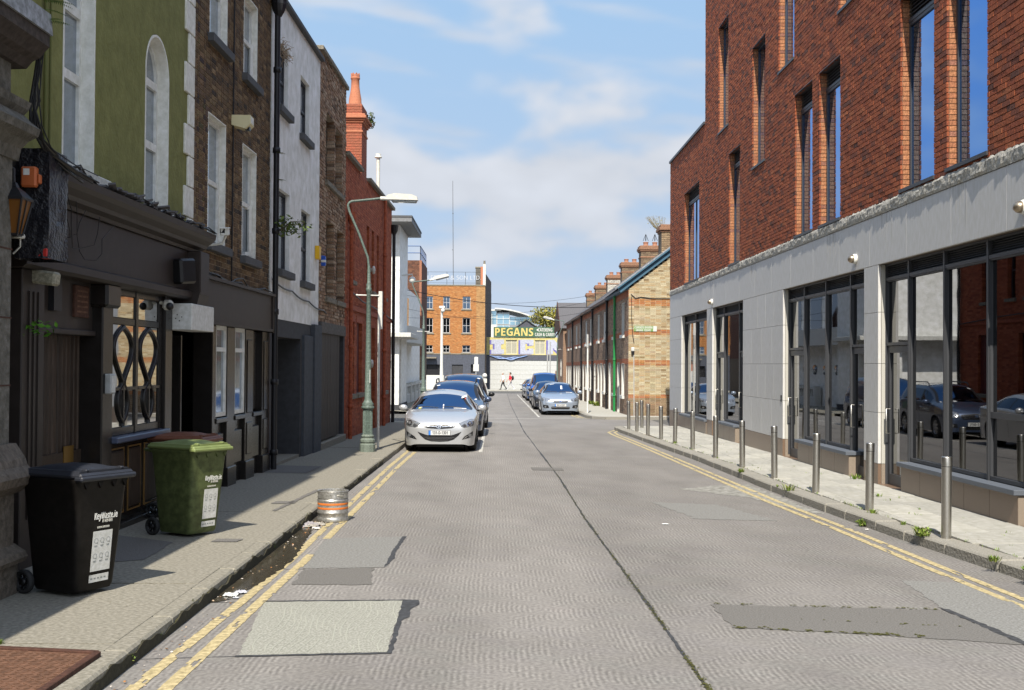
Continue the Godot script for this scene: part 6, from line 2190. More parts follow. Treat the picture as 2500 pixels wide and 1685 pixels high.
func build_cottages() -> void:
	var pitch := 8.7
	var xf := 5.72
	var ROOF := 0.76
	for h in 5:
		var z0 := 50.0 + h * pitch
		var lab: String = ["end brick cottage with a pale yellow gable and green drainpipe", "second brick cottage from the side street, white doors and black drainpipe", "third brick cottage along the terrace from the side street", "fourth brick cottage along the terrace from the side street", "farthest brick cottage of the terrace before the end gable"][h]
		var o := thing("brick_cottage", lab, "house", Vector3.ZERO, 0.0, "terrace of brick cottages")
		right_frame(o, xf, z0 + pitch)                     # u runs from the far end (0) to the near end (pitch)
		var dz := -(gy(50) - gy(z0)) * 0.5
		var e := 5.22 + dz
		var U := func(a: float) -> float: return pitch - a   # a: metres from the near end
		var wins := []
		for a in [[1.6, 2.6], [5.2, 6.2]]:
			wins.append(Rect2(U.call(a[1]), 3.3 + dz, 1.0, 1.42))
			wins.append(Rect2(U.call(a[1]), 0.6 + dz, 1.0, 1.42))
		var doors := [Rect2(U.call(8.5), -0.4 + dz, 0.9, 2.45), Rect2(U.call(4.4), -0.4 + dz, 0.9, 2.45)]
		var holes: Array = wins + doors
		var grown := []
		for r in holes:
			grown.append(r.grow(0.012))
		var st := new_st()
		wall(st, 0.0, pitch, -0.8, e, -0.35, -0.012 if h < 3 else 0.0, grown)
		done("front_wall", st, mats.mortar if h < 3 else mat("cottage_far", 0.34, 0.22, 0.155, 0.95, {"t": "strong", "ts": 2.0}), o)
		var pal := [[Color(0.36, 0.24, 0.17), 0.4], [Color(0.28, 0.19, 0.14), 0.3], [Color(0.43, 0.31, 0.22), 0.2], [Color(0.18, 0.135, 0.11), 0.1]]
		var red := [[Color(0.46, 0.165, 0.085), 0.6], [Color(0.4, 0.14, 0.075), 0.4]]
		if h < 3:
			bricks(o, [[0, pitch, -0.6, 2.0 + dz], [0, pitch, 2.25 + dz, 3.2 + dz], [0, pitch, 3.44 + dz, 4.9 + dz]], holes, 0.0, {"H": 0.078, "pal": pal, "parts": 0, "deep": 0.14})
			bricks(o, [[0, pitch, 2.0 + dz, 2.25 + dz], [0, pitch, 3.2 + dz, 3.44 + dz], [0, pitch, 4.9 + dz, e]], holes, 0.004, {"H": 0.08, "pal": red, "parts": 0, "deep": 0.14})
		else:
			for b in [[2.0, 2.25], [3.2, 3.44], [4.9, 5.2]]:
				part_box("red_band", Vector3(0, b[0] + dz, -0.1), Vector3(pitch, b[1] + dz, 0.01), mat("band_red", 0.3, 0.1, 0.052, 0.95, {"t": "strong", "ts": 2.0}), o)
		for r in wins:
			window(o, "window", r, -0.1, mats.far_white, mats.pane, {"fw": 0.06, "ys": [0.5]})
			part_box("sill", Vector3(r.position.x - 0.1, r.position.y - 0.14, -0.08), Vector3(r.end.x + 0.1, r.position.y, 0.1), mats.far_white, o)
			lining(o, r, -0.1, 0.008, mats.far_white)
		var di := 0
		for r in doors:
			lining(o, r, -0.16, 0.01, mats.far_white)
			part_box("door", Vector3(r.position.x + 0.02, r.position.y, -0.16), Vector3(r.end.x - 0.02, r.end.y - 0.35, -0.1), [mats.far_white, mats.charcoal, mats.off_white, mats.maroon][(h + di) % 4], o)
			part_box("fanlight", Vector3(r.position.x + 0.02, r.end.y - 0.33, -0.16), Vector3(r.end.x - 0.02, r.end.y - 0.01, -0.12), mats.pane, o)
			di += 1
		# eaves gutter and roof
		st = new_st()
		box(st, Vector3(0, e - 0.02, -0.05), Vector3(pitch, e + 0.12, 0.2))
		done("gutter", st, mats.black_iron if h else mat("blue_timber", 0.05, 0.115, 0.17, 0.5), o)
		st = new_st()
		var ridge := 4.1
		quad(st, Vector3(-0.02, e + 0.1, 0.22), Vector3(pitch + 0.02, e + 0.1, 0.22), Vector3(pitch + 0.02, e + 0.1 + (ridge + 0.22) * ROOF, -ridge), Vector3(-0.02, e + 0.1 + (ridge + 0.22) * ROOF, -ridge), Vector3(0, 1, 1))
		quad(st, Vector3(-0.02, e + 0.1, -2 * ridge - 0.22), Vector3(pitch + 0.02, e + 0.1, -2 * ridge - 0.22), Vector3(pitch + 0.02, e + 0.1 + (ridge + 0.22) * ROOF, -ridge), Vector3(-0.02, e + 0.1 + (ridge + 0.22) * ROOF, -ridge), Vector3(0, 1, -1))
		var rf := done("roof", st, mats.slate, o)
		for i in 12:
			for j in 22:
				var s := new_st()
				if h > 0 or j % 2:
					continue
				boxc(s, Vector3.ZERO, Vector3(pitch / 11.0 - 0.008, 0.014, 0.5), Transform3D(Basis(Vector3.RIGHT, atan(ROOF) + 0.03), Vector3((j * 0.5 + 0.5) * pitch / 11.0, e + 0.13 + (i * 0.34 + 0.2) * ROOF, 0.2 - i * 0.34)))
				done("slate", s, mats.slate, rf)
		part_box("back_volume", Vector3(0, -0.8, -2 * ridge), Vector3(pitch - 0.36 if h == 0 else pitch, e, -0.36), mats.mortar_dark, o)
		# chimney at the far party wall, on the front slope
		var cu0 := -0.45 if h < 4 else 0.0
		var top := 7.95 - h * 0.07
		var base := e + 0.8
		st = new_st()
		box(st, Vector3(cu0, base, -3.6), Vector3(cu0 + 0.9, top - 0.3, -1.56))
		var ch := done("chimney", st, mats.mortar_dark, o)
		var tones := [[Color(0.3, 0.225, 0.15), 0.6], [Color(0.24, 0.17, 0.12), 0.4]] if h != 2 else [[Color(0.62, 0.6, 0.56), 1.0]]
		bricks_end(ch, Vector3(cu0 + 0.9, 0, 0), -3.6, -1.56, base, top - 0.3, tones)
		st = new_st()
		for b in [[-0.62, -0.54, 0.03, 0], [-0.3, -0.22, 0.06, 0], [-0.22, -0.1, 0.1, 0], [-0.1, 0.0, 0.06, 0]]:
			cbox(st, Vector3(cu0 - b[2], top + b[0], -3.6 - b[2]), Vector3(cu0 + 0.9 + b[2], top + b[1], -1.56 + b[2]), 0.012)
		done("corbel_course", st, mat("corbel_orange", 0.33, 0.18, 0.115, 0.9, {"t": "strong", "ts": 2.0}), ch)
		for i in 4:
			st = new_st()
			lathe(st, [[0.14, 0.0], [0.15, 0.05], [0.12, 0.1], [0.13, 0.2], [0.15, 0.22], [0.11, 0.24], [0.0, 0.22]], 10, Transform3D(Basis(), Vector3(cu0 + 0.45, top - 0.02, -1.85 - i * 0.46)))
			done("chimney_pot", st, mat("pot_dull", 0.3, 0.15, 0.1, 0.9), ch)
			if h == 0 and i < 2:
				st = new_st()
				for k in 4:
					var a := k * PI / 2
					tube(st, [Vector3(cu0 + 0.45 + cos(a) * 0.13, top + 0.28, -1.85 - i * 0.46 + sin(a) * 0.13), Vector3(cu0 + 0.45, top + 0.62, -1.85 - i * 0.46)], 0.012, 4)
				done("pot_guard", st, mats.black_iron, ch)
		# drainpipe at the near end
		st = new_st()
		var pu: float = U.call(4.9 if h == 0 else 0.05)
		tube(st, [Vector3(pu, -0.6, 0.1), Vector3(pu, e, 0.1)], 0.06, 8)
		for yy in [0.5, 2.2, 3.6]:
			lathe(st, [[0.0, -0.04], [0.08, -0.04], [0.08, 0.04], [0.0, 0.04]], 8, Transform3D(Basis(), Vector3(pu, yy, 0.1)))
		done("drainpipe", st, mats.drain_green if h == 0 else mats.black_iron, o)
		if h == 0:
			build_gable(o, pitch, e, ROOF)
	# chimney nearest the camera, above the gable, and a gabled house closing the terrace
	var g := thing("gabled_house", "far house with a slate roof and brown gable closing the terrace", "house", Vector3.ZERO)
	right_frame(g, 5.5, 103.0)
	var st := new_st()
	box(st, Vector3(0, -1.0, -7), Vector3(8.8, 4.9, 0))
	done("wall", st, mats.cottage_far, g)
	st = new_st()
	prism(st, PackedVector2Array([Vector2(-0.2, 4.9), Vector2(9.0, 4.9), Vector2(4.4, 7.2)]), -8, 0.25)
	done("roof", st, mats.slate, g)
	st = new_st()
	prism(st, PackedVector2Array([Vector2(-0.2, 4.75), Vector2(9.0, 4.75), Vector2(9.0, 4.95), Vector2(4.4, 7.3), Vector2(-0.2, 4.95)]), 0.25, 0.3)
	done("bargeboard", st, mats.rust_dark, g)
	window(g, "window", Rect2(5.5, 1.0, 1.0, 1.4), 0.03, mats.far_white, mats.pane, {"ys": [0.5]})

# brick face looking along +u (towards the camera) on the near end of a chimney
func bricks_end(ch: Node3D, at: Vector3, z0: float, z1: float, y0: float, y1: float, pal: Array) -> void:
	var n := Node3D.new()
	n.name = "near_face"
	ch.add_child(n)
	n.transform = Transform3D(Basis(Vector3(0, 0, -1), Vector3.UP, Vector3(1, 0, 0)), at)
	bricks(n, [[-z1, -z0, y0, y1]], [], 0.012, {"H": 0.085, "J": 0.014, "D": 0.05, "pal": pal})
	# lift the pieces to the chimney itself so that nothing nests too deep
	for c in n.get_children():
		var t: Transform3D = n.transform * c.transform
		n.remove_child(c)
		ch.add_child(c, true)
		c.transform = t
	ch.remove_child(n)
	n.free()

func build_gable(o: Node3D, pitch: float, e: float, slope: float) -> void:
	var st := new_st()
	var W := 8.0
	prism(st, PackedVector2Array([Vector2(0, -0.7), Vector2(W, -0.7), Vector2(W, e), Vector2(W * 0.5, e + W * 0.5 * slope), Vector2(0, e)]), -0.35, -0.012)
	var g := done("gable", st, mats.mortar_light, o)
	# turned to face the camera: its x runs into the house
	g.transform = Transform3D(Basis(Vector3(0, 0, -1), Vector3.UP, Vector3(1, 0, 0)), Vector3(pitch, 0, 0))
	var pale := [[Color(0.56, 0.46, 0.30), 0.4], [Color(0.62, 0.54, 0.38), 0.33], [Color(0.52, 0.39, 0.23), 0.22], [Color(0.36, 0.26, 0.15), 0.05]]
	var orange := [[Color(0.54, 0.25, 0.105), 0.5], [Color(0.48, 0.2, 0.09), 0.3], [Color(0.56, 0.34, 0.18), 0.2]]
	var dull := [[Color(0.36, 0.26, 0.165), 0.5], [Color(0.3, 0.21, 0.135), 0.5]]
	var bands := [[0.56, 0.72], [1.92, 2.16], [3.28, 3.46], [4.5, 4.8]]
	var H := 0.0775
	var y := -0.62
	var lists := [[], [], []]
	while y < e + 3.2:
		var mid := y + H * 0.5
		var kind := 0 if mid > 0.56 else 2
		for b in bands:
			if mid > b[0] and mid < b[1]:
				kind = 1
		var x1 := W
		var x0 := 0.0
		if mid > e:
			x0 = (mid - e) / slope
			x1 = W - x0
		if x1 - x0 > 0.3:
			lists[kind].append([x0 + (0.0 if int(roundf(y / H)) % 2 else -0.1175) * 0.0, x1, y + 0.001, y + H])
		y += H
	# alternate courses are shifted half a brick by cutting their rects at a running origin
	for k in 3:
		var a := []
		var b := []
		for r in lists[k]:
			if int(roundf(r[2] / H)) % 2:
				a.append(r)
			else:
				b.append([r[0] - 0.1175 if r[0] > 0.2 else r[0], r[1], r[2], r[3]])
		var pal: Array = [pale, orange, dull][k]
		bricks(g, a, [], 0.0, {"H": H, "J": 0.011, "pal": pal, "parts": [110, 40, 40][k], "jit": 0.006})
		bricks(g, b, [], 0.0, {"H": H, "J": 0.011, "pal": pal, "parts": [110, 40, 40][k], "jit": 0.006, "L": 0.233})
	st = new_st()
	var bb := Transform3D(Basis(Vector3.BACK, atan(slope)), Vector3(-0.35, e - 0.16, 0))
	box(st, Vector3(0, 0.0, 0.012), Vector3(6.0, 0.2, 0.1), bb)
	box(st, Vector3(0, 0.2, 0.012), Vector3(6.0, 0.26, 0.22), bb)
	done("bargeboard", st, mats.blue_timber, g)
	st = new_st()
	box(st, Vector3(-0.1, 0.26, -0.6), Vector3(6.0, 0.31, 0.2), bb)
	done("verge_flashing", st, mats.lead, g)
	st = new_st()
	tube(st, [Vector3(0.12, 4.9, 0.03), Vector3(0.13, 4.0, 0.03), Vector3(0.18, 3.2, 0.03), Vector3(0.24, 2.9, 0.03)], 0.014, 5)
	tube(st, [Vector3(0.1, 5.0, 0.03), Vector3(0.3, 4.82, 0.03), Vector3(0.5, 4.88, 0.03), Vector3(1.0, 4.82, 0.03), Vector3(4.0, 4.82, 0.03)], 0.016, 5)
	done("cable", st, mats.black_iron, g)
	st = new_st()
	tube(st, [Vector3(0.23, 2.4, 0.05), Vector3(0.25, -0.5, 0.05)], 0.022, 6)
	done("conduit", st, mats.galvanised, g)
	# extra stack over the gable, partly hidden by the brick block
	st = new_st()
	box(st, Vector3(1.45, e + 0.9, -1.3), Vector3(2.6, 8.0, -0.3))
	var ch := done("chimney", st, mats.mortar_dark, g)
	bricks(ch, [[1.45, 2.6, e + 0.9, 7.75]], [], -0.285, {"H": 0.08, "J": 0.014, "pal": dull})
	st = new_st()
	for b in [[7.72, 7.8, 0.04], [7.8, 7.92, 0.1], [7.92, 8.05, 0.05]]:
		cbox(st, Vector3(1.45 - b[2], b[0], -1.3 - b[2]), Vector3(2.6 + b[2], b[1], -0.28 + b[2]), 0.012)
	done("corbel_course", st, mats.corbel_orange, g)
	# street name plate and a small lamp on the gable
	var s := thing("street_name_plate", "green bilingual street name plate with a white end panel on the yellow gable", "street sign", Vector3(5.72, 0, -50))
	part_box("plate", Vector3(0.22, 3.40, 0.012), Vector3(1.22, 3.64, 0.03), mat("plate_green", 0.16, 0.26, 0.09, 0.5), s, 0.004)
	part_box("district_panel", Vector3(1.06, 3.405, 0.03), Vector3(1.215, 3.635, 0.034), mats.far_white, s)
	lettering(s, "lettering", "CEARNÓG BHARRA", 0.1, Vector3(0.64, 3.575, 0.033), mats.far_white, Basis(), 0.004, "Droid Sans", true, 0.78)
	lettering(s, "lettering", "GRANGE  SQUARE", 0.1, Vector3(0.64, 3.455, 0.033), mats.far_white, Basis(), 0.004, "Droid Sans", true, 0.64)
	var l := thing("corner_lamp", "small white and black lamp fixed on the yellow gable's corner", "wall lamp", Vector3(5.9, 2.5, -50))
	st = new_st()
	cbox(st, Vector3(-0.07, 0.04, 0.0), Vector3(0.07, 0.22, 0.14), 0.03)
	done("head", st, mats.far_white, l)
	part_box("base", Vector3(-0.06, -0.08, 0.0), Vector3(0.06, 0.04, 0.1), mats.black_iron, l)

# ------------------------------------------------------------------ bollards, lamps, bins, keg, poles, wires

func build_street_furniture() -> void:
	# steel bollards along the right kerb
	var spots := [[5.07, 13.04], [5.03, 15.6], [4.97, 18.0], [4.91, 20.42], [4.83, 22.7], [4.78, 25.2], [4.76, 28.0], [4.72, 30.5], [4.6, 32.2], [4.52, 34.4], [4.44, 36.4], [4.36, 37.9], [4.9, 38.8]]
	var words := ["nearest steel bollard, before the low wall of the largest shopfront", "second nearest steel bollard, with weeds at its foot by the kerb", "third steel bollard from the camera, before the second low wall", "fourth steel bollard from the camera, before the slim granite pier", "fifth steel bollard from the camera, before the middle shopfront's door", "sixth steel bollard from the camera, near the broad granite pier", "seventh steel bollard from the camera, before the broad granite pier", "eighth steel bollard from the camera, before the far shop doors", "ninth steel bollard from the camera, beside the farthest bay", "tenth steel bollard from the camera, nearing the footpath's corner", "eleventh steel bollard from the camera, at the bend of the kerb", "steel bollard at the very tip of the corner kerb", "steel bollard set back from the kerb at the footpath corner"]
	var proto: Node3D
	for i in spots.size():
		var b: Node3D
		if i == 0:
			b = thing("bollard", words[0], "bollard", Vector3.ZERO, 0.0, "steel bollards along the right kerb")
			var st := new_st()
			lathe(st, [[0.055, -0.05], [0.055, 0.80]], 28)
			done("post", st, mats.steel, b)
			st = new_st()
			lathe(st, [[0.0565, 0.80], [0.0565, 0.9], [0.054, 0.908], [0.0, 0.909]], 28)
			done("cap", st, mats.steel, b)
			st = new_st()
			lathe(st, [[0.0552, 0.796], [0.0575, 0.798], [0.0575, 0.802], [0.0552, 0.804]], 28)
			done("ring", st, mats.black_iron, b)
			proto = b
		else:
			b = proto.duplicate()
			b.name = "bollard"
			add_child(b, true)
			b.set_meta("label", words[i])
		b.position = gp(spots[i][0], spots[i][1], 0.12)
		b.rotation = Vector3(rng.randf_range(-0.014, 0.014), rng.randf() * 6.0, rng.randf_range(-0.014, 0.014))
	build_lamp(Vector3(-2.9, gy(26.7) + 0.11, -26.7), "old green cast-iron street lamp with a swan neck by the silver car", 0.0, true)
	build_lamp(Vector3(-3.1, gy(50.5) + 0.11, -50.5), "second green swan-neck street lamp, before the white deco house", 0.0, false)
	build_lamp(Vector3(4.7, gy(88) + 0.11, -88), "far swan-neck street lamp on the cottages' side, leaning over the road", PI, false)
	# white post with a flat sign blade
	var o := thing("parking_sign_post", "white post with a narrow blade sign beside the green street lamp", "sign post", gp(-2.78, 27.9, 0.11))
	var st := new_st()
	tube(st, [Vector3(0, 0, 0), Vector3(0, 3.6, 0)], 0.03, 10)
	done("post", st, mats.pale_metal, o)
	st = new_st()
	cbox(st, Vector3(-0.012, 2.85, -0.16), Vector3(0.075, 3.75, 0.02), 0.006)
	done("sign_blade", st, mats.far_white, o)
	o = thing("sign_pole", "thin pale sign pole on the footpath before the cottages", "sign post", gp(4.17, 52.5, 0.12))
	st = new_st()
	tube(st, [Vector3(0, 0, 0), Vector3(0, 3.5, 0)], 0.038, 10)
	done("post", st, mats.pale_metal, o)
	st = new_st()
	cbox(st, Vector3(-0.05, 2.95, -0.2), Vector3(0.02, 3.55, 0.06), 0.005)
	done("sign_blade", st, mats.galvanised, o)
	var far := [[4.62, 103.0, 3.8, 0.05, "thin grey pole before the white boards beyond the parked cars"], [4.95, 105.0, 4.6, 0.05, "second thin grey pole near the far end of the cottages"]]
	for f in far:
		o = thing("pole", f[4], "pole", gp(f[0], f[1], 0.1))
		st = new_st()
		tube(st, [Vector3.ZERO, Vector3(0, f[2], 0)], f[3], 8)
		done("shaft", st, mats.galvanised, o)
	o = thing("camera_pole", "thick white camera pole in front of the orange brick block", "camera pole", gp(-4.82, 105.0, 0.1))
	st = new_st()
	tube(st, [Vector3.ZERO, Vector3(0, 2.5, 0), Vector3(0, 7.6, 0)], [0.2, 0.13, 0.1], 12)
	done("shaft", st, mats.pale_metal, o)
	st = new_st()
	cbox(st, Vector3(-0.25, 7.5, -0.2), Vector3(0.3, 7.75, 0.3), 0.06)
	ball(st, Vector3(0.1, 7.35, 0.2), Vector3(0.18, 0.2, 0.18), 8)
	done("camera_head", st, mats.far_white, o)
	o = thing("street_sign_pole", "small white traffic sign on a pole before the dark painted base", "traffic sign", gp(-1.95, 119.6, 0.12))
	st = new_st()
	tube(st, [Vector3.ZERO, Vector3(0, 3.4, 0)], 0.05, 8)
	done("post", st, mats.galvanised, o)
	part_box("sign_plate", Vector3(-0.28, 1.9, 0.04), Vector3(0.28, 2.6, 0.08), mats.far_white, o)
	part_box("sign_plate", Vector3(-0.17, 2.6, 0.04), Vector3(0.2, 3.35, 0.08), mats.pale_metal, o)
	o = thing("round_sign_pole", "small round white sign on a short pole beside the black pier", "traffic sign", gp(-1.05, 119.4, 0.12))
	st = new_st()
	tube(st, [Vector3.ZERO, Vector3(0, 1.3, 0)], 0.06, 8)
	done("post", st, mats.galvanised, o)
	st = new_st()
	lathe(st, [[0.0, 0.0], [0.24, 0.0], [0.24, 0.04], [0.0, 0.04]], 16, Transform3D(Basis(Vector3.RIGHT, PI / 2), Vector3(0, 1.45, 0.05)))
	done("disc", st, mats.far_white, o)
	part_box("sign_plate", Vector3(-0.2, 0.7, 0.05), Vector3(0.22, 1.15, 0.09), mats.off_white, o)
	# wires across the street
	o = thing("overhead_wire", "black telephone wires sagging across the street beyond the deco house", "wire", Vector3(0, 0, -62))
	for w in [[-4.8, 5.9, 5.9, 5.15, 0.35, 0.018], [-4.8, 5.6, 5.9, 5.9, 0.5, 0.008], [-4.8, 4.9, 5.9, 5.05, 0.6, 0.008], [-4.8, 4.4, 5.9, 5.6, 0.35, 0.008]]:
		st = new_st()
		var pts := []
		for i in 21:
			var t := i / 20.0
			pts.append(Vector3(lerpf(w[0], w[2], t), lerpf(w[1], w[3], t) - w[4] * 4.0 * t * (1.0 - t), -2.0 * t))
		tube(st, pts, w[5], 5)
		done("wire", st, mats.black_iron, o)
	build_bins()
	build_keg()
	# rusted steel cover in the near footpath
	o = thing("cellar_hatch", "rusty chequered steel cellar hatch in the footpath at the lower left corner", "hatch", gp(-3.0, 6.95, 0.123))
	st = new_st()
	sheet_box(st, PackedVector2Array([Vector2(-1.0, -0.82), Vector2(0.47, -0.57), Vector2(0.44, 0.9), Vector2(-1.0, 0.7)]), -0.02, 0.012)
	done("plate", st, mats.rust, o)
	st = new_st()
	for i in 28:
		for j in 28:
			var p := Vector2(-0.95 + i * 0.05, -0.7 + j * 0.05)
			if Geometry2D.is_point_in_polygon(p, PackedVector2Array([Vector2(-0.97, -0.77), Vector2(0.42, -0.53), Vector2(0.39, 0.83), Vector2(-0.97, 0.66)])):
				boxc(st, Vector3.ZERO, Vector3(0.034, 0.006, 0.009), Transform3D(Basis(Vector3.UP, 0.8 if (i + j) % 2 else -0.8), Vector3(p.x, 0.014, p.y)))
	tag(done("tread_pattern", st, mats.rust, o), "", "", "", "stuff")
	st = new_st()
	var rim := [Vector3(-1.0, 0.012, -0.82), Vector3(0.47, 0.012, -0.57), Vector3(0.44, 0.012, 0.9)]
	for i in 2:
		var d: Vector3 = (rim[i + 1] - rim[i]).normalized()
		cbox(st, Vector3(0, -0.03, -0.025), Vector3(rim[i].distance_to(rim[i + 1]), 0.014, 0.025), 0.004, Transform3D(Basis(d, Vector3.UP, d.cross(Vector3.UP)), rim[i]))
	done("rim", st, mats.rust_dark, o)

func sheet_box(st: SurfaceTool, poly: PackedVector2Array, y0: float, y1: float) -> void:
	prism(st, poly, -y1, -y0, Transform3D(Basis(Vector3(1, 0, 0), Vector3(0, 0, 1), Vector3(0, -1, 0)), Vector3.ZERO))

func build_lamp(at: Vector3, label: String, turn: float, near: bool) -> void:
	var o := thing("street_lamp", label, "street lamp", at, turn, "green swan-neck street lamps")
	var st := new_st()
	lathe(st, [[0.0, 0.0], [0.18, 0.0], [0.18, 0.17], [0.15, 0.2], [0.17, 0.23], [0.17, 0.28], [0.13, 0.32], [0.15, 0.36], [0.12, 0.4]], 10, Transform3D(), false)
	done("plinth", st, mat("lamp_base", 0.19, 0.23, 0.2, 0.7, {"t": "strong", "ts": 4.0}), o)
	st = new_st()
	var n := 20
	var prof := []
	for k in n * 2:
		prof.append(1.0 if k % 2 else 0.86)
	for i in 1:
		for k in n * 2:
			var a := TAU * k / (n * 2)
			var b := TAU * (k + 1) / (n * 2)
			var r0: float = 0.112 * prof[k]
			var r1: float = 0.112 * prof[(k + 1) % (n * 2)]
			quad(st, Vector3(cos(a) * r0, 0.38, sin(a) * r0), Vector3(cos(b) * r1, 0.38, sin(b) * r1), Vector3(cos(b) * r1, 0.98, sin(b) * r1), Vector3(cos(a) * r0, 0.98, sin(a) * r0), Vector3(cos(a), 0, sin(a)))
	done("fluted_column", st, mats.lamp_green, o)
	st = new_st()
	lathe(st, [[0.1, 0.96], [0.145, 0.99], [0.15, 1.03], [0.12, 1.06], [0.14, 1.09], [0.1, 1.14], [0.075, 1.2], [0.06, 2.4], [0.05, 3.66], [0.065, 3.68], [0.065, 3.74], [0.045, 3.76], [0.06, 3.82], [0.04, 3.86], [0.034, 4.25]], 14)
	done("shaft", st, mats.lamp_green, o)
	st = new_st()
	var pts := [Vector3(0, 4.2, 0), Vector3(-0.03, 4.45, 0), Vector3(-0.24, 5.0, 0), Vector3(-0.46, 5.5, 0)]
	for i in 7:
		var a := PI - i * (PI * 0.5) / 6.0
		pts.append(Vector3(-0.37 + cos(a) * 0.12, 5.62 + sin(a) * 0.11, 0))
	pts.append(Vector3(0.1, 5.78, 0))
	pts.append(Vector3(0.27, 5.8, 0))
	tube(st, pts, 0.028, 8)
	done("swan_neck", st, mats.lamp_green, o)
	st = new_st()
	tube(st, [Vector3(-0.26, 3.58, 0), Vector3(0.22, 3.57, 0)], 0.016, 6)
	ball(st, Vector3(-0.27, 3.58, 0), Vector3(0.025, 0.025, 0.025), 5)
	ball(st, Vector3(0.23, 3.57, 0), Vector3(0.025, 0.025, 0.025), 5)
	done("ladder_bar", st, mats.pale_metal, o)
	st = new_st()
	var tilt := Transform3D(Basis(Vector3.BACK, -0.02 if near else 0.25), Vector3(0.27, 5.8, 0))
	tube(st, [tilt * Vector3(-0.02, 0, 0), tilt * Vector3(0.12, 0.0, 0)], 0.045, 8)
	var half := PackedVector2Array([Vector2(0.08, -0.03), Vector2(0.14, 0.07), Vector2(0.3, 0.115), Vector2(0.7, 0.10), Vector2(0.82, 0.05), Vector2(0.84, -0.03)])
	prism(st, half, -0.11, 0.11, tilt)
	done("lantern_hood", st, mats.far_white, o)
	st = new_st()
	cbox(st, Vector3(0.24, -0.085, -0.09), Vector3(0.82, -0.028, 0.09), 0.025, tilt)
	done("lamp_bowl", st, mats.pane_pale, o)
	if near:
		st = new_st()
		boxc(st, Vector3(0.05, 1.72, 0.05), Vector3(0.012, 0.3, 0.07))
		done("number_plate", st, mats.far_white, o)

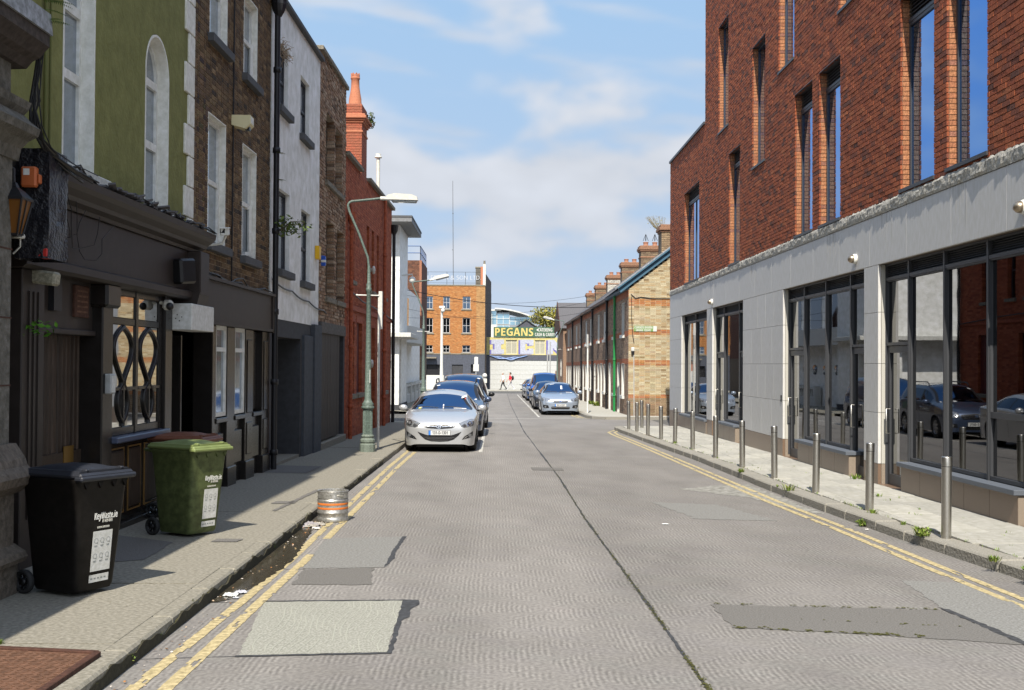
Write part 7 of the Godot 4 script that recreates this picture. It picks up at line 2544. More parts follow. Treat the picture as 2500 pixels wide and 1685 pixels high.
func wheelie_bin(label: String, at: Vector3, turn: float, body: Material, lid: Material) -> Node3D:
	var o := thing("wheelie_bin", label, "wheelie bin", at, turn, "wheelie bins beside the pub")
	o.scale = Vector3.ONE * 0.97
	# z forward (front with the print), x across; a body that flares upward
	var st := new_st()
	var rings := []
	for r in [[0.035, 0.205, -0.23, 0.25], [0.07, 0.215, -0.25, 0.265], [0.60, 0.25, -0.29, 0.32], [0.93, 0.268, -0.32, 0.355], [0.955, 0.285, -0.33, 0.37], [0.985, 0.285, -0.33, 0.37]]:
		var ring := []
		var cr := 0.05
		var n := 4
		for c in 4:
			var sx := 1.0 if c == 0 or c == 3 else -1.0
			var sz := 1.0 if c < 2 else -1.0
			var zc: float = (r[3] if sz > 0 else r[2]) - sz * cr
			for k in n + 1:
				var a := (c * PI / 2) + k * PI / 2 / n
				ring.append(Vector3(sx * (r[1] - cr), r[0], zc) + Vector3(cos(a), 0, sin(a)) * cr)
		rings.append(ring)
	st.set_smooth_group(3)
	for i in rings.size() - 1:
		var m: int = rings[i].size()
		for k in m:
			var o2: Vector3 = (rings[i][k] + rings[i][(k + 1) % m]) * 0.5
			quad(st, rings[i][k], rings[i][(k + 1) % m], rings[i + 1][(k + 1) % m], rings[i + 1][k], Vector3(o2.x, 0, o2.z))
	st.set_smooth_group(-1)
	for k in range(1, rings[0].size() - 1):
		tri(st, rings[0][0], rings[0][k], rings[0][k + 1], Vector3.DOWN)
	for x in [-0.2, -0.05, 0.1, 0.22]:
		prism(st, PackedVector2Array([Vector2(x - 0.03, 0.955), Vector2(x + 0.03, 0.955), Vector2(x, 0.90)]), 0.345, 0.372)
	done("body", st, body, o)
	# lid: flat rim, raised middle, bevelled front edge
	st = new_st()
	cbox(st, Vector3(-0.295, 0.985, -0.36), Vector3(0.295, 1.035, 0.40), 0.018)
	cbox(st, Vector3(-0.305, 0.968, 0.33), Vector3(0.305, 1.012, 0.425), 0.014)
	var top := PackedVector2Array([Vector2(-0.28, 1.03), Vector2(0.28, 1.03), Vector2(0.26, 1.052), Vector2(-0.26, 1.052)])
	prism(st, top, -0.33, 0.36)
	st.set_smooth_group(4)
	var dn := 12
	for i in dn:
		for j in dn:
			var q := []
			for c in [[i, j], [i + 1, j], [i + 1, j + 1], [i, j + 1]]:
				var u: float = c[0] / float(dn) * 2.0 - 1.0
				var v: float = c[1] / float(dn) * 2.0 - 1.0
				var hgt := 0.035 * (1.0 - pow(absf(u), 4.0)) * (1.0 - pow(absf(v), 4.0))
				q.append(Vector3(u * 0.22, 1.05 + hgt, 0.0 + v * 0.27))
			quad(st, q[0], q[1], q[2], q[3], Vector3.UP)
	st.set_smooth_group(-1)
	cbox(st, Vector3(-0.2, 1.0, -0.43), Vector3(0.2, 1.025, -0.35), 0.01)
	for x in [-0.18, 0.2]:
		cbox(st, Vector3(x - 0.02, 1.03, 0.3), Vector3(x + 0.02, 1.065, 0.36), 0.008)
	done("lid", st, lid, o)
	st = new_st()
	tube(st, [Vector3(-0.26, 0.97, -0.42), Vector3(0.26, 0.97, -0.42)], 0.018, 8)
	for x in [-0.26, 0.26]:
		tube(st, [Vector3(x, 0.97, -0.42), Vector3(x, 0.96, -0.31)], 0.018, 6)
	done("handle", st, body, o)
	for s in [-1.0, 1.0]:
		st = new_st()
		var wx := Transform3D(Basis(Vector3.BACK, PI / 2), Vector3(s * 0.27, 0.1, -0.27))
		lathe(st, [[0.07, -0.028], [0.095, -0.026], [0.102, -0.012], [0.102, 0.012], [0.095, 0.026], [0.07, 0.028], [0.065, 0.0], [0.07, -0.028]], 20, wx)
		var w := done("wheel", st, mats.rubber, o)
		st = new_st()
		lathe(st, [[0.0, -0.02], [0.03, -0.022], [0.03, 0.022], [0.0, 0.02]], 12, wx)
		lathe(st, [[0.062, -0.016], [0.07, -0.016], [0.07, 0.016], [0.062, 0.016], [0.062, -0.016]], 16, wx)
		for k in 7:
			var a := TAU * k / 7
			boxc(st, Vector3(0.045, 0, 0), Vector3(0.045, 0.02, 0.012), wx * Transform3D(Basis(Vector3.UP, a), Vector3.ZERO))
		done("hub", st, mats.black_plastic, w)
	return o

func bin_print(o: Node3D, label_x: float) -> void:
	# print lies on the sloping front face
	var lean := atan2(0.355 - 0.265, 0.93 - 0.07)
	var fx := func(x: float, y: float, d := 0.0) -> Vector3: return Vector3(x, y, 0.265 + (y - 0.07) * 0.1047 + 0.004 + d)
	var bs := Basis(Vector3.RIGHT, lean)
	lettering(o, "print", "KeyWaste.ie", 0.055, fx.call(label_x + 0.02, 0.66), mats.white_paint, bs, 0.002, "Droid Sans", true, 0.25)
	lettering(o, "print", "01 429 6645", 0.024, fx.call(label_x + 0.04, 0.615), mats.off_white, bs, 0.002, "Droid Sans", true, 0.11)
	lettering(o, "print", "GENERAL WASTE BIN", 0.016, fx.call(label_x, 0.565), mats.off_white, bs, 0.002, "Droid Sans", true, 0.13)
	var paper := mat("label_paper", 0.62, 0.62, 0.61, 0.5, {"t": "mottle", "ts": 3.0})
	var st := new_st()
	box(st, Vector3(-0.105, -0.17, 0), Vector3(0.105, 0.17, 0.0015), Transform3D(bs, fx.call(label_x, 0.365)))
	box(st, Vector3(-0.105, -0.032, 0), Vector3(0.105, 0.032, 0.0015), Transform3D(bs, fx.call(label_x - 0.005, 0.135)))
	var lb := done("label", st, paper, o)
	st = new_st()
	var g := mat("label_ink", 0.2, 0.21, 0.2, 0.6)
	for i in 3:
		for j in 2:
			var c := Vector3(-0.068 + i * 0.066, 0.09 - j * 0.13, 0.0022)
			var t := Transform3D(bs, fx.call(label_x, 0.365))
			for k in 10:
				var a := TAU * k / 10.0
				boxc(st, c + Vector3(cos(a) * 0.019, sin(a) * 0.02, 0), Vector3(0.006, 0.006, 0.0008), t)
			boxc(st, c + Vector3(0.014, -0.022, 0.0), Vector3(0.009, 0.009, 0.001), t)
			boxc(st, c + Vector3(0, -0.042, 0.0), Vector3(0.034, 0.005, 0.0008), t)
			boxc(st, c + Vector3(0, -0.05, 0.0), Vector3(0.024, 0.004, 0.0008), t)
	for i in 5:
		boxc(st, Vector3(-0.08 + i * 0.036, 0, 0.0022), Vector3(0.022, 0.012, 0.0008), Transform3D(bs, fx.call(label_x - 0.005, 0.135)))
	done("label_print", st, g, lb)

func build_bins() -> void:
	var black := mat("bin_black", 0.0115, 0.0098, 0.009, 0.5, {"t": "strong", "ts": 1.2, "spec": 0.3})
	var lidb := mat("bin_lid_black", 0.022, 0.024, 0.032, 0.42, {"t": "mottle", "ts": 1.2})
	var b := wheelie_bin("black wheelie bin with white printed label by the stone pilaster", gp(-3.48, 9.72, 0.12), deg_to_rad(62), black, lidb)
	bin_print(b, 0.03)
	b = wheelie_bin("olive green wheelie bin with white label outside the pub window", gp(-3.43, 13.12, 0.12), deg_to_rad(58), mat("bin_green", 0.115, 0.142, 0.052, 0.55, {"t": "strong", "ts": 1.1}), mat("bin_lid_green", 0.17, 0.21, 0.075, 0.5, {"t": "mottle", "ts": 1.2}))
	bin_print(b, 0.06)
	wheelie_bin("brown-lidded wheelie bin mostly hidden behind the green one", gp(-3.92, 14.75, 0.12), deg_to_rad(80), mat("bin_brown", 0.07, 0.035, 0.022, 0.5), mat("bin_lid_brown", 0.16, 0.06, 0.035, 0.5, {"t": "mottle", "ts": 1.2}))

func build_keg() -> void:
	var o := thing("beer_keg", "steel beer keg with two orange bands standing in the gutter", "keg", gp(-2.1, 15.25, 0.004))
	var st := new_st()
	lathe(st, [[0.185, 0.0], [0.197, 0.0], [0.2, 0.01], [0.2, 0.05], [0.19, 0.06], [0.197, 0.075], [0.197, 0.1], [0.204, 0.108], [0.204, 0.12], [0.197, 0.128], [0.197, 0.255], [0.204, 0.263], [0.204, 0.277], [0.195, 0.285], [0.188, 0.3], [0.197, 0.31]], 36)
	lathe(st, [[0.0, 0.285], [0.1, 0.29], [0.16, 0.285], [0.188, 0.275]], 36)
	lathe(st, [[0.0, 0.3], [0.03, 0.3], [0.03, 0.32], [0.0, 0.32]], 14)
	done("shell", st, mat("keg_steel", 0.6, 0.59, 0.57, 0.4, {"metal": 0.75, "t": "strong", "ts": 2.5}), o)
	# top chime with hand holes
	st = new_st()
	var n := 48
	for k in n:
		var a := TAU * k / n
		var b := TAU * (k + 1) / n
		var mid := fposmod(rad_to_deg((a + b) * 0.5) + 5.0, 120.0)
		var hole := mid > 40.0 and mid < 72.0
		for r in [0.199, 0.193]:
			for seg in ([[0.30, 0.315], [0.355, 0.392]] if hole else [[0.30, 0.392]]):
				quad(st, Vector3(cos(a) * r, seg[0], sin(a) * r), Vector3(cos(b) * r, seg[0], sin(b) * r), Vector3(cos(b) * r, seg[1], sin(b) * r), Vector3(cos(a) * r, seg[1], sin(a) * r), Vector3(cos(a), 0, sin(a)) * (1.0 if r > 0.195 else -1.0))
	lathe(st, [[0.19, 0.388], [0.196, 0.396], [0.203, 0.393], [0.203, 0.386], [0.199, 0.382]], 48)
	done("chime", st, mats.keg_steel, o)
	for y in [0.16, 0.215]:
		st = new_st()
		lathe(st, [[0.1975, y], [0.1985, y + 0.002], [0.1985, y + 0.024], [0.1975, y + 0.026]], 36)
		done("orange_band", st, mat("keg_orange", 0.62, 0.17, 0.03, 0.5, {"t": "mottle", "ts": 3.0}), o)

# ------------------------------------------------------------------ parked vehicles: a lofted shell with fittings laid onto it

class Shell:
	var top: Array
	var belt: Array
	var half: Array
	var roofw := 0.6
	var skirt := 0.87
	var length := 4.5
	var sill := 0.17
	var axles := [0.9, 3.6]
	var tyre := 0.32
	var m := 6
	var n := 7

	func curve(p: Array, s: float) -> float:
		if s <= p[0][0]:
			return p[0][1]
		for i in p.size() - 1:
			if s <= p[i + 1][0]:
				var a: float = p[i][0]
				var b: float = p[i + 1][0]
				var t := (s - a) / maxf(b - a, 1e-5)
				var d: float = (p[i + 1][1] - p[i][1]) / (b - a)
				var d0 := d
				var d1 := d
				if i > 0:
					var e: float = (p[i][1] - p[i - 1][1]) / (p[i][0] - p[i - 1][0])
					d0 = 0.0 if e * d <= 0.0 else 2.0 * e * d / (e + d)
				if i + 2 < p.size():
					var e: float = (p[i + 2][1] - p[i + 1][1]) / (p[i + 2][0] - p[i + 1][0])
					d1 = 0.0 if e * d <= 0.0 else 2.0 * e * d / (e + d)
				var t2 := t * t
				var t3 := t2 * t
				return (2 * t3 - 3 * t2 + 1) * p[i][1] + (t3 - 2 * t2 + t) * (b - a) * d0 + (-2 * t3 + 3 * t2) * p[i + 1][1] + (t3 - t2) * (b - a) * d1
		return p[-1][1]

	func low(s: float) -> float:
		var y := sill
		if s < 0.25:
			y = lerpf(sill + 0.04, sill, smoothstep(0.0, 0.1, s))
		if s > length - 0.3:
			y = lerpf(sill, sill + 0.15, smoothstep(length - 0.3, length, s))
		for a in axles:
			var d: float = absf(s - a)
			var r := tyre + 0.055
			if d < r:
				y = maxf(y, tyre + sqrt(r * r - d * d) * 0.97)
		return y

	func section(s: float) -> Array:
		var yt := curve(top, s)
		var yb := minf(curve(belt, s), yt - 0.01)
		var w := curve(half, s)
		var yl := minf(low(s), yb - 0.02)
		var out := []
		for k in 9:
			var y := lerpf(yl, yb, k / 8.0)
			var v := clampf((y - 0.15) / (yb - 0.15), 0.0, 1.0)
			var x := w * (1.0 - 0.055 * (1.0 - v) * (1.0 - v) - 0.012 * smoothstep(0.75, 1.0, v)) + 0.012 * exp(-pow((v - 0.72) / 0.07, 2.0))
			out.append(Vector2(x, y))
		var h := yt - yb
		var c := smoothstep(0.08, 0.26, h)
		var ysh := yt - minf(0.075, 0.4 * h)
		var x0: float = out[8].x
		var rw := lerpf(x0 * skirt, roofw, smoothstep(0.08, 0.48, h))
		for k in range(1, m + n + 1):
			var a := PI / 2 * k / (m + n)
			var hood := Vector2(x0 * pow(maxf(cos(a), 0.0), 0.55), yb + h * pow(sin(a), 0.75))
			var cab: Vector2
			if k <= m:
				var f := float(k) / m
				cab = Vector2(lerpf(x0 - 0.012, rw, pow(f, 1.15)), lerpf(yb, ysh, f))
			else:
				var f := float(k - m) / n
				cab = Vector2(rw * (1.0 - f), ysh + (yt - ysh) * (1.0 - (1.0 - f) * (1.0 - f)))
			out.append(hood.lerp(cab, c))
		return out

	# half width of the shell at height y; -1 outside
	func wide(s: float, y: float) -> float:
		var p := section(s)
		if y < p[0].y or y > p[-1].y:
			return -1.0
		for i in p.size() - 1:
			if y <= p[i + 1].y:
				return lerpf(p[i].x, p[i + 1].x, (y - p[i].y) / maxf(p[i + 1].y - p[i].y, 1e-5))
		return -1.0

	func front(x: float, y: float) -> float:      # distance from the nose at which the shell is met
		var a := 0.0
		var s := 0.0
		if wide(0.0, y) >= absf(x):
			return 0.0
		while s < 1.6:
			s += 0.04
			if wide(s, y) >= absf(x):
				break
			a = s
		for i in 5:
			var mid := (a + s) * 0.5
			if wide(mid, y) >= absf(x):
				s = mid
			else:
				a = mid
		return s

func drape(sh: Shell, poly: Array, lift: float, cell := 0.05) -> SurfaceTool:
	var st := new_st()
	var pg := PackedVector2Array(poly)
	if Geometry2D.is_polygon_clockwise(pg):
		pg.reverse()
	var lo := pg[0]
	var hi := pg[0]
	for p in pg:
		lo = lo.min(p)
		hi = hi.max(p)
	var cache := {}
	var nx := int(ceil((hi.x - lo.x) / cell))
	var ny := int(ceil((hi.y - lo.y) / cell))
	for i in nx:
		for j in ny:
			var a := lo + Vector2(i, j) * cell
			var sq := PackedVector2Array([a, a + Vector2(cell, 0), a + Vector2(cell, cell), a + Vector2(0, cell)])
			for piece in Geometry2D.intersect_polygons(pg, sq):
				var ids := Geometry2D.triangulate_polygon(piece)
				for t in range(0, ids.size(), 3):
					var v := []
					for q in 3:
						var p: Vector2 = piece[ids[t + q]]
						var key := Vector2i(roundi(p.x * 2000), roundi(p.y * 2000))
						if not cache.has(key):
							var s := sh.front(p.x, p.y)
							var sx := sh.front(p.x + 0.02 * signf(p.x + 0.0001), p.y)
							var sy := sh.front(p.x, p.y + 0.02)
							var nrm := Vector3(clampf((sx - s) / 0.02, -1.5, 3.0) * signf(p.x + 0.0001), clampf((sy - s) / 0.02, -1.5, 3.0), 1.0).normalized()
							cache[key] = Vector3(p.x, p.y, -s) + nrm * lift
						v.append(cache[key])
					tri(st, v[0], v[1], v[2], Vector3(0, 0.2, 1))
	return st

func mirror(p: Array) -> Array:
	return p.map(func(v): return Vector2(-v.x, v.y))

func ring(c: Vector2, rx: float, ry: float, n := 14) -> Array:
	var out := []
	for i in n:
		out.append(c + Vector2(cos(TAU * i / n) * rx, sin(TAU * i / n) * ry))
	return out

func vehicle(o: Node3D, sh: Shell, paint: Material, spec: Dictionary) -> void:
	var L := sh.length
	# stations
	var ss := []
	var s := 0.0
	while s < L:
		ss.append(s)
		s += 0.02 if s < 0.16 or s > L - 0.14 else 0.055
	ss.append(L)
	for a in sh.axles:
		for e in [-1.0, 1.0]:
			var r := sh.tyre + 0.055
			ss.append(a + e * (r + 0.002))
			ss.append(a + e * (r - 0.001))
			ss.append(a + e * r * 0.97)
	for q in ["cowl", "roof0", "roof1", "tail"]:
		ss.append(spec[q])
	ss.sort()
	var secs := []
	for q in ss:
		secs.append(sh.section(q))
	var body := new_st()
	body.set_smooth_group(1)
	var ws := new_st()
	ws.set_smooth_group(1)
	var rw := new_st()
	rw.set_smooth_group(1)
	var side_panes := {}
	var trim := new_st()
	trim.set_smooth_group(1)
	var cnt: int = secs[0].size()
	var m := sh.m
	for i in ss.size() - 1:
		if ss[i + 1] - ss[i] < 0.0008:
			continue
		var mid: float = (ss[i] + ss[i + 1]) * 0.5
		var cab := sh.curve(sh.top, mid) - sh.curve(sh.belt, mid)
		for k in cnt - 1:
			var st: SurfaceTool = body
			var pane := -1
			if k >= 8 + m and mid > spec.cowl and mid < spec.roof0:
				st = trim if k == 8 + m else ws
			elif k >= 8 + m + 1 and mid > spec.roof1 and mid < spec.tail:
				st = rw
			elif k >= 9 and k < 8 + m - 1 and cab > 0.30 and mid > spec.glass0 and mid < spec.glass1:
				var which := 0
				st = null
				for b in spec.pillars:
					if mid > b:
						which += 1
					if absf(mid - b) < 0.05:
						st = trim
				if st == null:
					st = body
					for sg in [1, -1]:
						var pk: int = which * 10 + int(sg)
						if not side_panes.has(pk):
							side_panes[pk] = new_st()
							side_panes[pk].set_smooth_group(1)
					pane = which
			elif k < 1 and spec.get("cladding", false):
				st = trim
			for sg in [1.0, -1.0]:
				var p: Vector2 = secs[i][k]
				var q: Vector2 = secs[i][k + 1]
				var p2: Vector2 = secs[i + 1][k]
				var q2: Vector2 = secs[i + 1][k + 1]
				var nrm := Vector3((q.y - p.y) * sg, p.x - q.x, 0.0)
				if nrm.length() < 1e-6:
					nrm = Vector3(0, 1, 0)
				quad(side_panes[pane * 10 + int(sg)] if pane >= 0 else st, Vector3(p.x * sg, p.y, -ss[i]), Vector3(q.x * sg, q.y, -ss[i]), Vector3(q2.x * sg, q2.y, -ss[i + 1]), Vector3(p2.x * sg, p2.y, -ss[i + 1]), nrm)
	# nose and tail caps
	for e in [0, ss.size() - 1]:
		var dir := Vector3(0, 0, 1.0 if e == 0 else -1.0)
		for k in cnt - 1:
			var p: Vector2 = secs[e][k]
			var q: Vector2 = secs[e][k + 1]
			quad(body, Vector3(p.x, p.y, -ss[e]), Vector3(q.x, q.y, -ss[e]), Vector3(-q.x, q.y, -ss[e]), Vector3(-p.x, p.y, -ss[e]), dir)
	done("body", body, paint, o)
	var glass := mat("car_glass", 0.05, 0.13, 0.25, 0.02, {"metal": 1.0})
	var dark := mat("car_trim", 0.012, 0.012, 0.013, 0.35)
	done("windscreen", ws, glass, o)
	done("rear_window", rw, glass, o)
	for pk in side_panes:
		done("side_window", side_panes[pk], mat("car_side_glass", 0.06, 0.09, 0.14, 0.02, {"metal": 1.0}), o)
	done("window_trim", trim, dark, o)
	var st := new_st()
	box(st, Vector3(-0.56, sh.sill - 0.04, -L + 0.25), Vector3(0.56, 0.7, -0.18))
	for a in sh.axles:
		for sg in [-1.0, 1.0]:
			lathe(st, [[0.0, 0.0], [sh.tyre + 0.09, 0.0], [sh.tyre + 0.09, 0.02], [0.0, 0.02]], 20, Transform3D(Basis(Vector3.BACK, PI / 2), Vector3(sg * 0.6, sh.tyre, -a)))
	done("underbody", st, mats.rubber, o)
	# wheels
	for a in sh.axles:
		for sg in [-1.0, 1.0]:
			var wx: float = sh.curve(sh.half, a) * 0.965 - 0.1
			var xf := Transform3D(Basis(Vector3.BACK, PI / 2), Vector3(sg * wx, sh.tyre, -a))
			var R := sh.tyre
			st = new_st()
			lathe(st, [[R * 0.66, -0.1], [R * 0.9, -0.105], [R * 0.985, -0.085], [R, -0.05], [R, 0.05], [R * 0.985, 0.085], [R * 0.9, 0.105], [R * 0.66, 0.1]], 28, xf)
			var w := done("wheel", st, mats.rubber, o)
			st = new_st()
			lathe(st, [[R * 0.67, -0.09], [R * 0.62, -0.07], [R * 0.6, 0.0], [R * 0.62, 0.07], [R * 0.67, 0.09]], 24, xf)
			for k in 7:
				for f in [-1.0, 1.0]:
					boxc(st, Vector3(R * 0.34, f * 0.075, 0), Vector3(R * 0.62, 0.02, 0.055), xf * Transform3D(Basis(Vector3.UP, TAU * k / 7), Vector3.ZERO))
			lathe(st, [[0.0, -0.09], [0.05, -0.085], [0.06, 0.085], [0.0, 0.09]], 12, xf)
			done("rim", st, mat("alloy", 0.42, 0.43, 0.44, 0.35, {"metal": 0.8}), w)
			st = new_st()
			lathe(st, [[0.0, -0.01], [R * 0.6, -0.01], [R * 0.6, 0.01], [0.0, 0.01]], 16, xf)
			done("brake_disc", st, mats.black_iron, w)
	# mirrors
	for sg in [-1.0, 1.0]:
		st = new_st()
		var my := sh.curve(sh.belt, spec.mirror) + 0.1
		var mx: float = sh.curve(sh.half, spec.mirror)
		ball(st, Vector3(sg * (mx + 0.10), my, -spec.mirror), Vector3(0.115, 0.085, 0.07), 8)
		var mr := done("mirror", st, paint if not spec.get("cladding", false) else dark, o)
		st = new_st()
		tube(st, [Vector3(sg * (mx - 0.08), my - 0.07, -spec.mirror - 0.02), Vector3(sg * (mx + 0.06), my - 0.05, -spec.mirror)], 0.03, 6)
		done("stalk", st, dark, mr)
	# wipers
	st = new_st()
	for x in [[-0.1, -0.62], [0.5, 0.02]]:
		var p0 := Vector3(x[0], sh.curve(sh.top, spec.cowl + 0.05) + 0.02, -spec.cowl - 0.02)
		var p1 := Vector3(x[1], sh.curve(sh.top, spec.cowl + 0.12) + 0.012, -spec.cowl - 0.1)
		tube(st, [p0, p0.lerp(p1, 0.5) + Vector3(0, 0.012, 0.01), p1], 0.01, 5)
	done("wiper", st, dark, o)
	# front fittings
	var lens := mat("lamp_lens", 0.26, 0.27, 0.28, 0.08, {"metal": 0.6, "clear": 1.0})
	var lensd := mat("lamp_dark", 0.06, 0.062, 0.068, 0.12, {"metal": 0.4, "clear": 1.0})
	var chrome := mat("chrome", 0.66, 0.66, 0.67, 0.12, {"metal": 1.0})
	for side in 2:
		var hp: Array = spec.headlight if side == 0 else mirror(spec.headlight)
		var rim := []
		var mid := Vector2.ZERO
		for q in hp:
			mid += q / hp.size()
		for q in hp:
			rim.append(mid + (q - mid) * 1.07)
		done("headlight_surround", drape(sh, rim, 0.003), dark, o)
		var hl := done("headlight", drape(sh, hp, 0.006), lens if not spec.get("dark_lamps", false) else lensd, o)
		for b in spec.bulbs:
			var c := Vector2(b[0] if side == 0 else -b[0], b[1])
			done("bulb_ring", drape(sh, ring(c, b[2], b[2]), 0.010), chrome, hl)
			done("bulb", drape(sh, ring(c, b[2] * 0.72, b[2] * 0.72), 0.013), lensd, hl)
			done("bulb_core", drape(sh, ring(c, b[2] * 0.4, b[2] * 0.4), 0.016), lens, hl)
		if spec.has("lamp_inner"):
			done("lamp_inner", drape(sh, spec.lamp_inner if side == 0 else mirror(spec.lamp_inner), 0.010), lensd, hl)
		if spec.has("fog"):
			var fg := done("fog_light", drape(sh, spec.fog if side == 0 else mirror(spec.fog), 0.006), dark, o)
			for b in spec.fog_bulb:
				done("bulb", drape(sh, ring(Vector2(b[0] if side == 0 else -b[0], b[1]), b[2], b[2]), 0.011), lens, fg)
			if spec.has("fog_blade"):
				done("blade", drape(sh, spec.fog_blade if side == 0 else mirror(spec.fog_blade), 0.010), chrome, fg)
	for g in spec.grilles:
		var gr := done("grille", drape(sh, g[0], 0.005), dark, o)
		for b in g[1]:
			done("grille_bar", drape(sh, b, 0.010, 0.04), chrome, gr)
	if spec.has("badge"):
		var bd := done("badge", drape(sh, ring(spec.badge[0], spec.badge[1], spec.badge[2], 18), 0.014), chrome, o)
		done("badge_field", drape(sh, ring(spec.badge[0], spec.badge[1] * 0.8, spec.badge[2] * 0.72, 18), 0.017), spec.get("badge_field", paint), bd)
		for b in spec.get("badge_bars", []):
			done("badge_bar", drape(sh, b, 0.020), chrome, bd)
	# number plate
	var py: float = spec.plate
	var ps := -sh.front(0.0, py) + 0.028
	part_box("plate_plinth", Vector3(-0.265, py - 0.06, ps - 0.06), Vector3(0.265, py + 0.06, ps), dark, o)
	var pl := part_box("number_plate", Vector3(-0.26, py - 0.055, ps), Vector3(0.26, py + 0.055, ps + 0.008), mat("plate_white", 0.52, 0.53, 0.53, 0.4), o)
	part_box("country_band", Vector3(-0.259, py - 0.054, ps + 0.008), Vector3(-0.21, py + 0.054, ps + 0.010), mat("plate_blue", 0.03, 0.16, 0.5, 0.4), pl)
	lettering(pl, "plate_lettering", spec.plate_text, 0.075, Vector3(0.02, py, ps + 0.009), mats.black_iron, Basis(), 0.002, "Droid Sans", true, 0.37)
	# door shut lines and handles
	for sg in [-1.0, 1.0]:
		st = new_st()
		for d in spec.doors:
			for i in 8:
				var y0 := lerpf(sh.sill + 0.1, sh.curve(sh.belt, d), i / 8.0)
				var y1 := lerpf(sh.sill + 0.1, sh.curve(sh.belt, d), (i + 1) / 8.0)
				quad(st, Vector3(sg * (sh.wide(d, y0) + 0.002), y0, -d), Vector3(sg * (sh.wide(d, y1) + 0.002), y1, -d), Vector3(sg * (sh.wide(d + 0.01, y1) + 0.002), y1, -d - 0.012), Vector3(sg * (sh.wide(d + 0.01, y0) + 0.002), y0, -d - 0.012), Vector3(sg, 0, 0))
		done("door_seam", st, dark, o)
		for d in spec.handles:
			st = new_st()
			var hy := sh.curve(sh.belt, d) - 0.1
			cbox(st, Vector3(sg * sh.wide(d, hy) - 0.015, hy - 0.015, -d - 0.1), Vector3(sg * sh.wide(d, hy) + 0.02, hy + 0.015, -d + 0.1), 0.008)
			done("door_handle", st, paint, o)
		# tail lamp, seen in mirrored views
		st = new_st()
		var tz := L - 0.16
		for i in 3:
			var y0 := 0.78 + i * 0.06
			quad(st, Vector3(sg * (sh.wide(tz, y0) + 0.004), y0, -tz + 0.12), Vector3(sg * (sh.wide(tz, y0 + 0.06) + 0.004), y0 + 0.06, -tz + 0.12), Vector3(sg * (sh.wide(tz + 0.08, y0 + 0.06) + 0.006), y0 + 0.06, -tz - 0.08), Vector3(sg * (sh.wide(tz + 0.08, y0) + 0.006), y0, -tz - 0.08), Vector3(sg, 0, 0))
		done("tail_lamp", st, mat("tail_red", 0.3, 0.012, 0.012, 0.2), o)
	# windscreen stickers and papers: [x, t up the screen, w, h, material]
	for q in spec.get("stickers", []):
		st = new_st()
		var c := []
		for e in [[-1, -1], [1, -1], [1, 1], [-1, 1]]:
			var t: float = q[1] + e[1] * q[3] * 0.5
			var sz := lerpf(spec.cowl, spec.roof0, t)
			var x: float = q[0] + e[0] * q[2] * 0.5
			var sec := sh.section(sz)
			var y := sh.curve(sh.top, sz)
			for k in range(8 + m, sec.size() - 1):
				if absf(x) <= sec[k].x and absf(x) >= sec[k + 1].x:
					y = lerpf(sec[k].y, sec[k + 1].y, (sec[k].x - absf(x)) / maxf(sec[k].x - sec[k + 1].x, 1e-4))
			c.append(Vector3(x, y, -sz) + Vector3(0, 0.6, 0.8) * q[5])
		quad(st, c[0], c[1], c[2], c[3], Vector3(0, 0.6, 0.8))
		done(q[6], st, q[4], o)

func sedan_shell() -> Shell:
	var sh := Shell.new()
	sh.length = 4.74
	sh.top = [[0, 0.60], [0.02, 0.66], [0.06, 0.715], [0.14, 0.765], [0.4, 0.86], [0.8, 0.94], [1.2, 0.99], [1.34, 1.01], [1.95, 1.35], [2.25, 1.44], [2.75, 1.47], [3.3, 1.42], [4.0, 1.15], [4.25, 1.1], [4.6, 1.07], [4.7, 0.98], [4.74, 0.85]]
	sh.belt = [[0, 0.50], [0.1, 0.62], [0.3, 0.75], [0.7, 0.84], [1.3, 0.90], [2.4, 0.94], [3.6, 0.98], [4.5, 0.98], [4.74, 0.76]]
	sh.half = [[0, 0.50], [0.02, 0.60], [0.06, 0.70], [0.12, 0.765], [0.25, 0.825], [0.5, 0.875], [0.9, 0.905], [3.8, 0.905], [4.3, 0.87], [4.6, 0.80], [4.74, 0.6]]
	sh.roofw = 0.56
	sh.sill = 0.16
	sh.axles = [0.92, 3.69]
	sh.tyre = 0.325
	return sh

func hatch_shell() -> Shell:
	var sh := Shell.new()
	sh.length = 4.3
	sh.top = [[0, 0.60], [0.02, 0.66], [0.06, 0.72], [0.14, 0.775], [0.4, 0.87], [0.8, 0.95], [1.1, 0.99], [1.22, 1.01], [1.95, 1.38], [2.3, 1.46], [2.8, 1.465], [3.5, 1.38], [3.95, 1.15], [4.15, 1.03], [4.26, 0.9], [4.3, 0.75]]
	sh.belt = [[0, 0.50], [0.1, 0.62], [0.3, 0.74], [0.7, 0.83], [1.2, 0.90], [2.4, 0.95], [3.6, 0.99], [4.1, 0.96], [4.3, 0.7]]
	sh.half = [[0, 0.52], [0.02, 0.62], [0.06, 0.72], [0.12, 0.78], [0.25, 0.83], [0.5, 0.865], [0.9, 0.885], [3.4, 0.885], [4.0, 0.83], [4.2, 0.76], [4.3, 0.6]]
	sh.roofw = 0.56
	sh.axles = [0.88, 3.5]
	sh.tyre = 0.32
	return sh

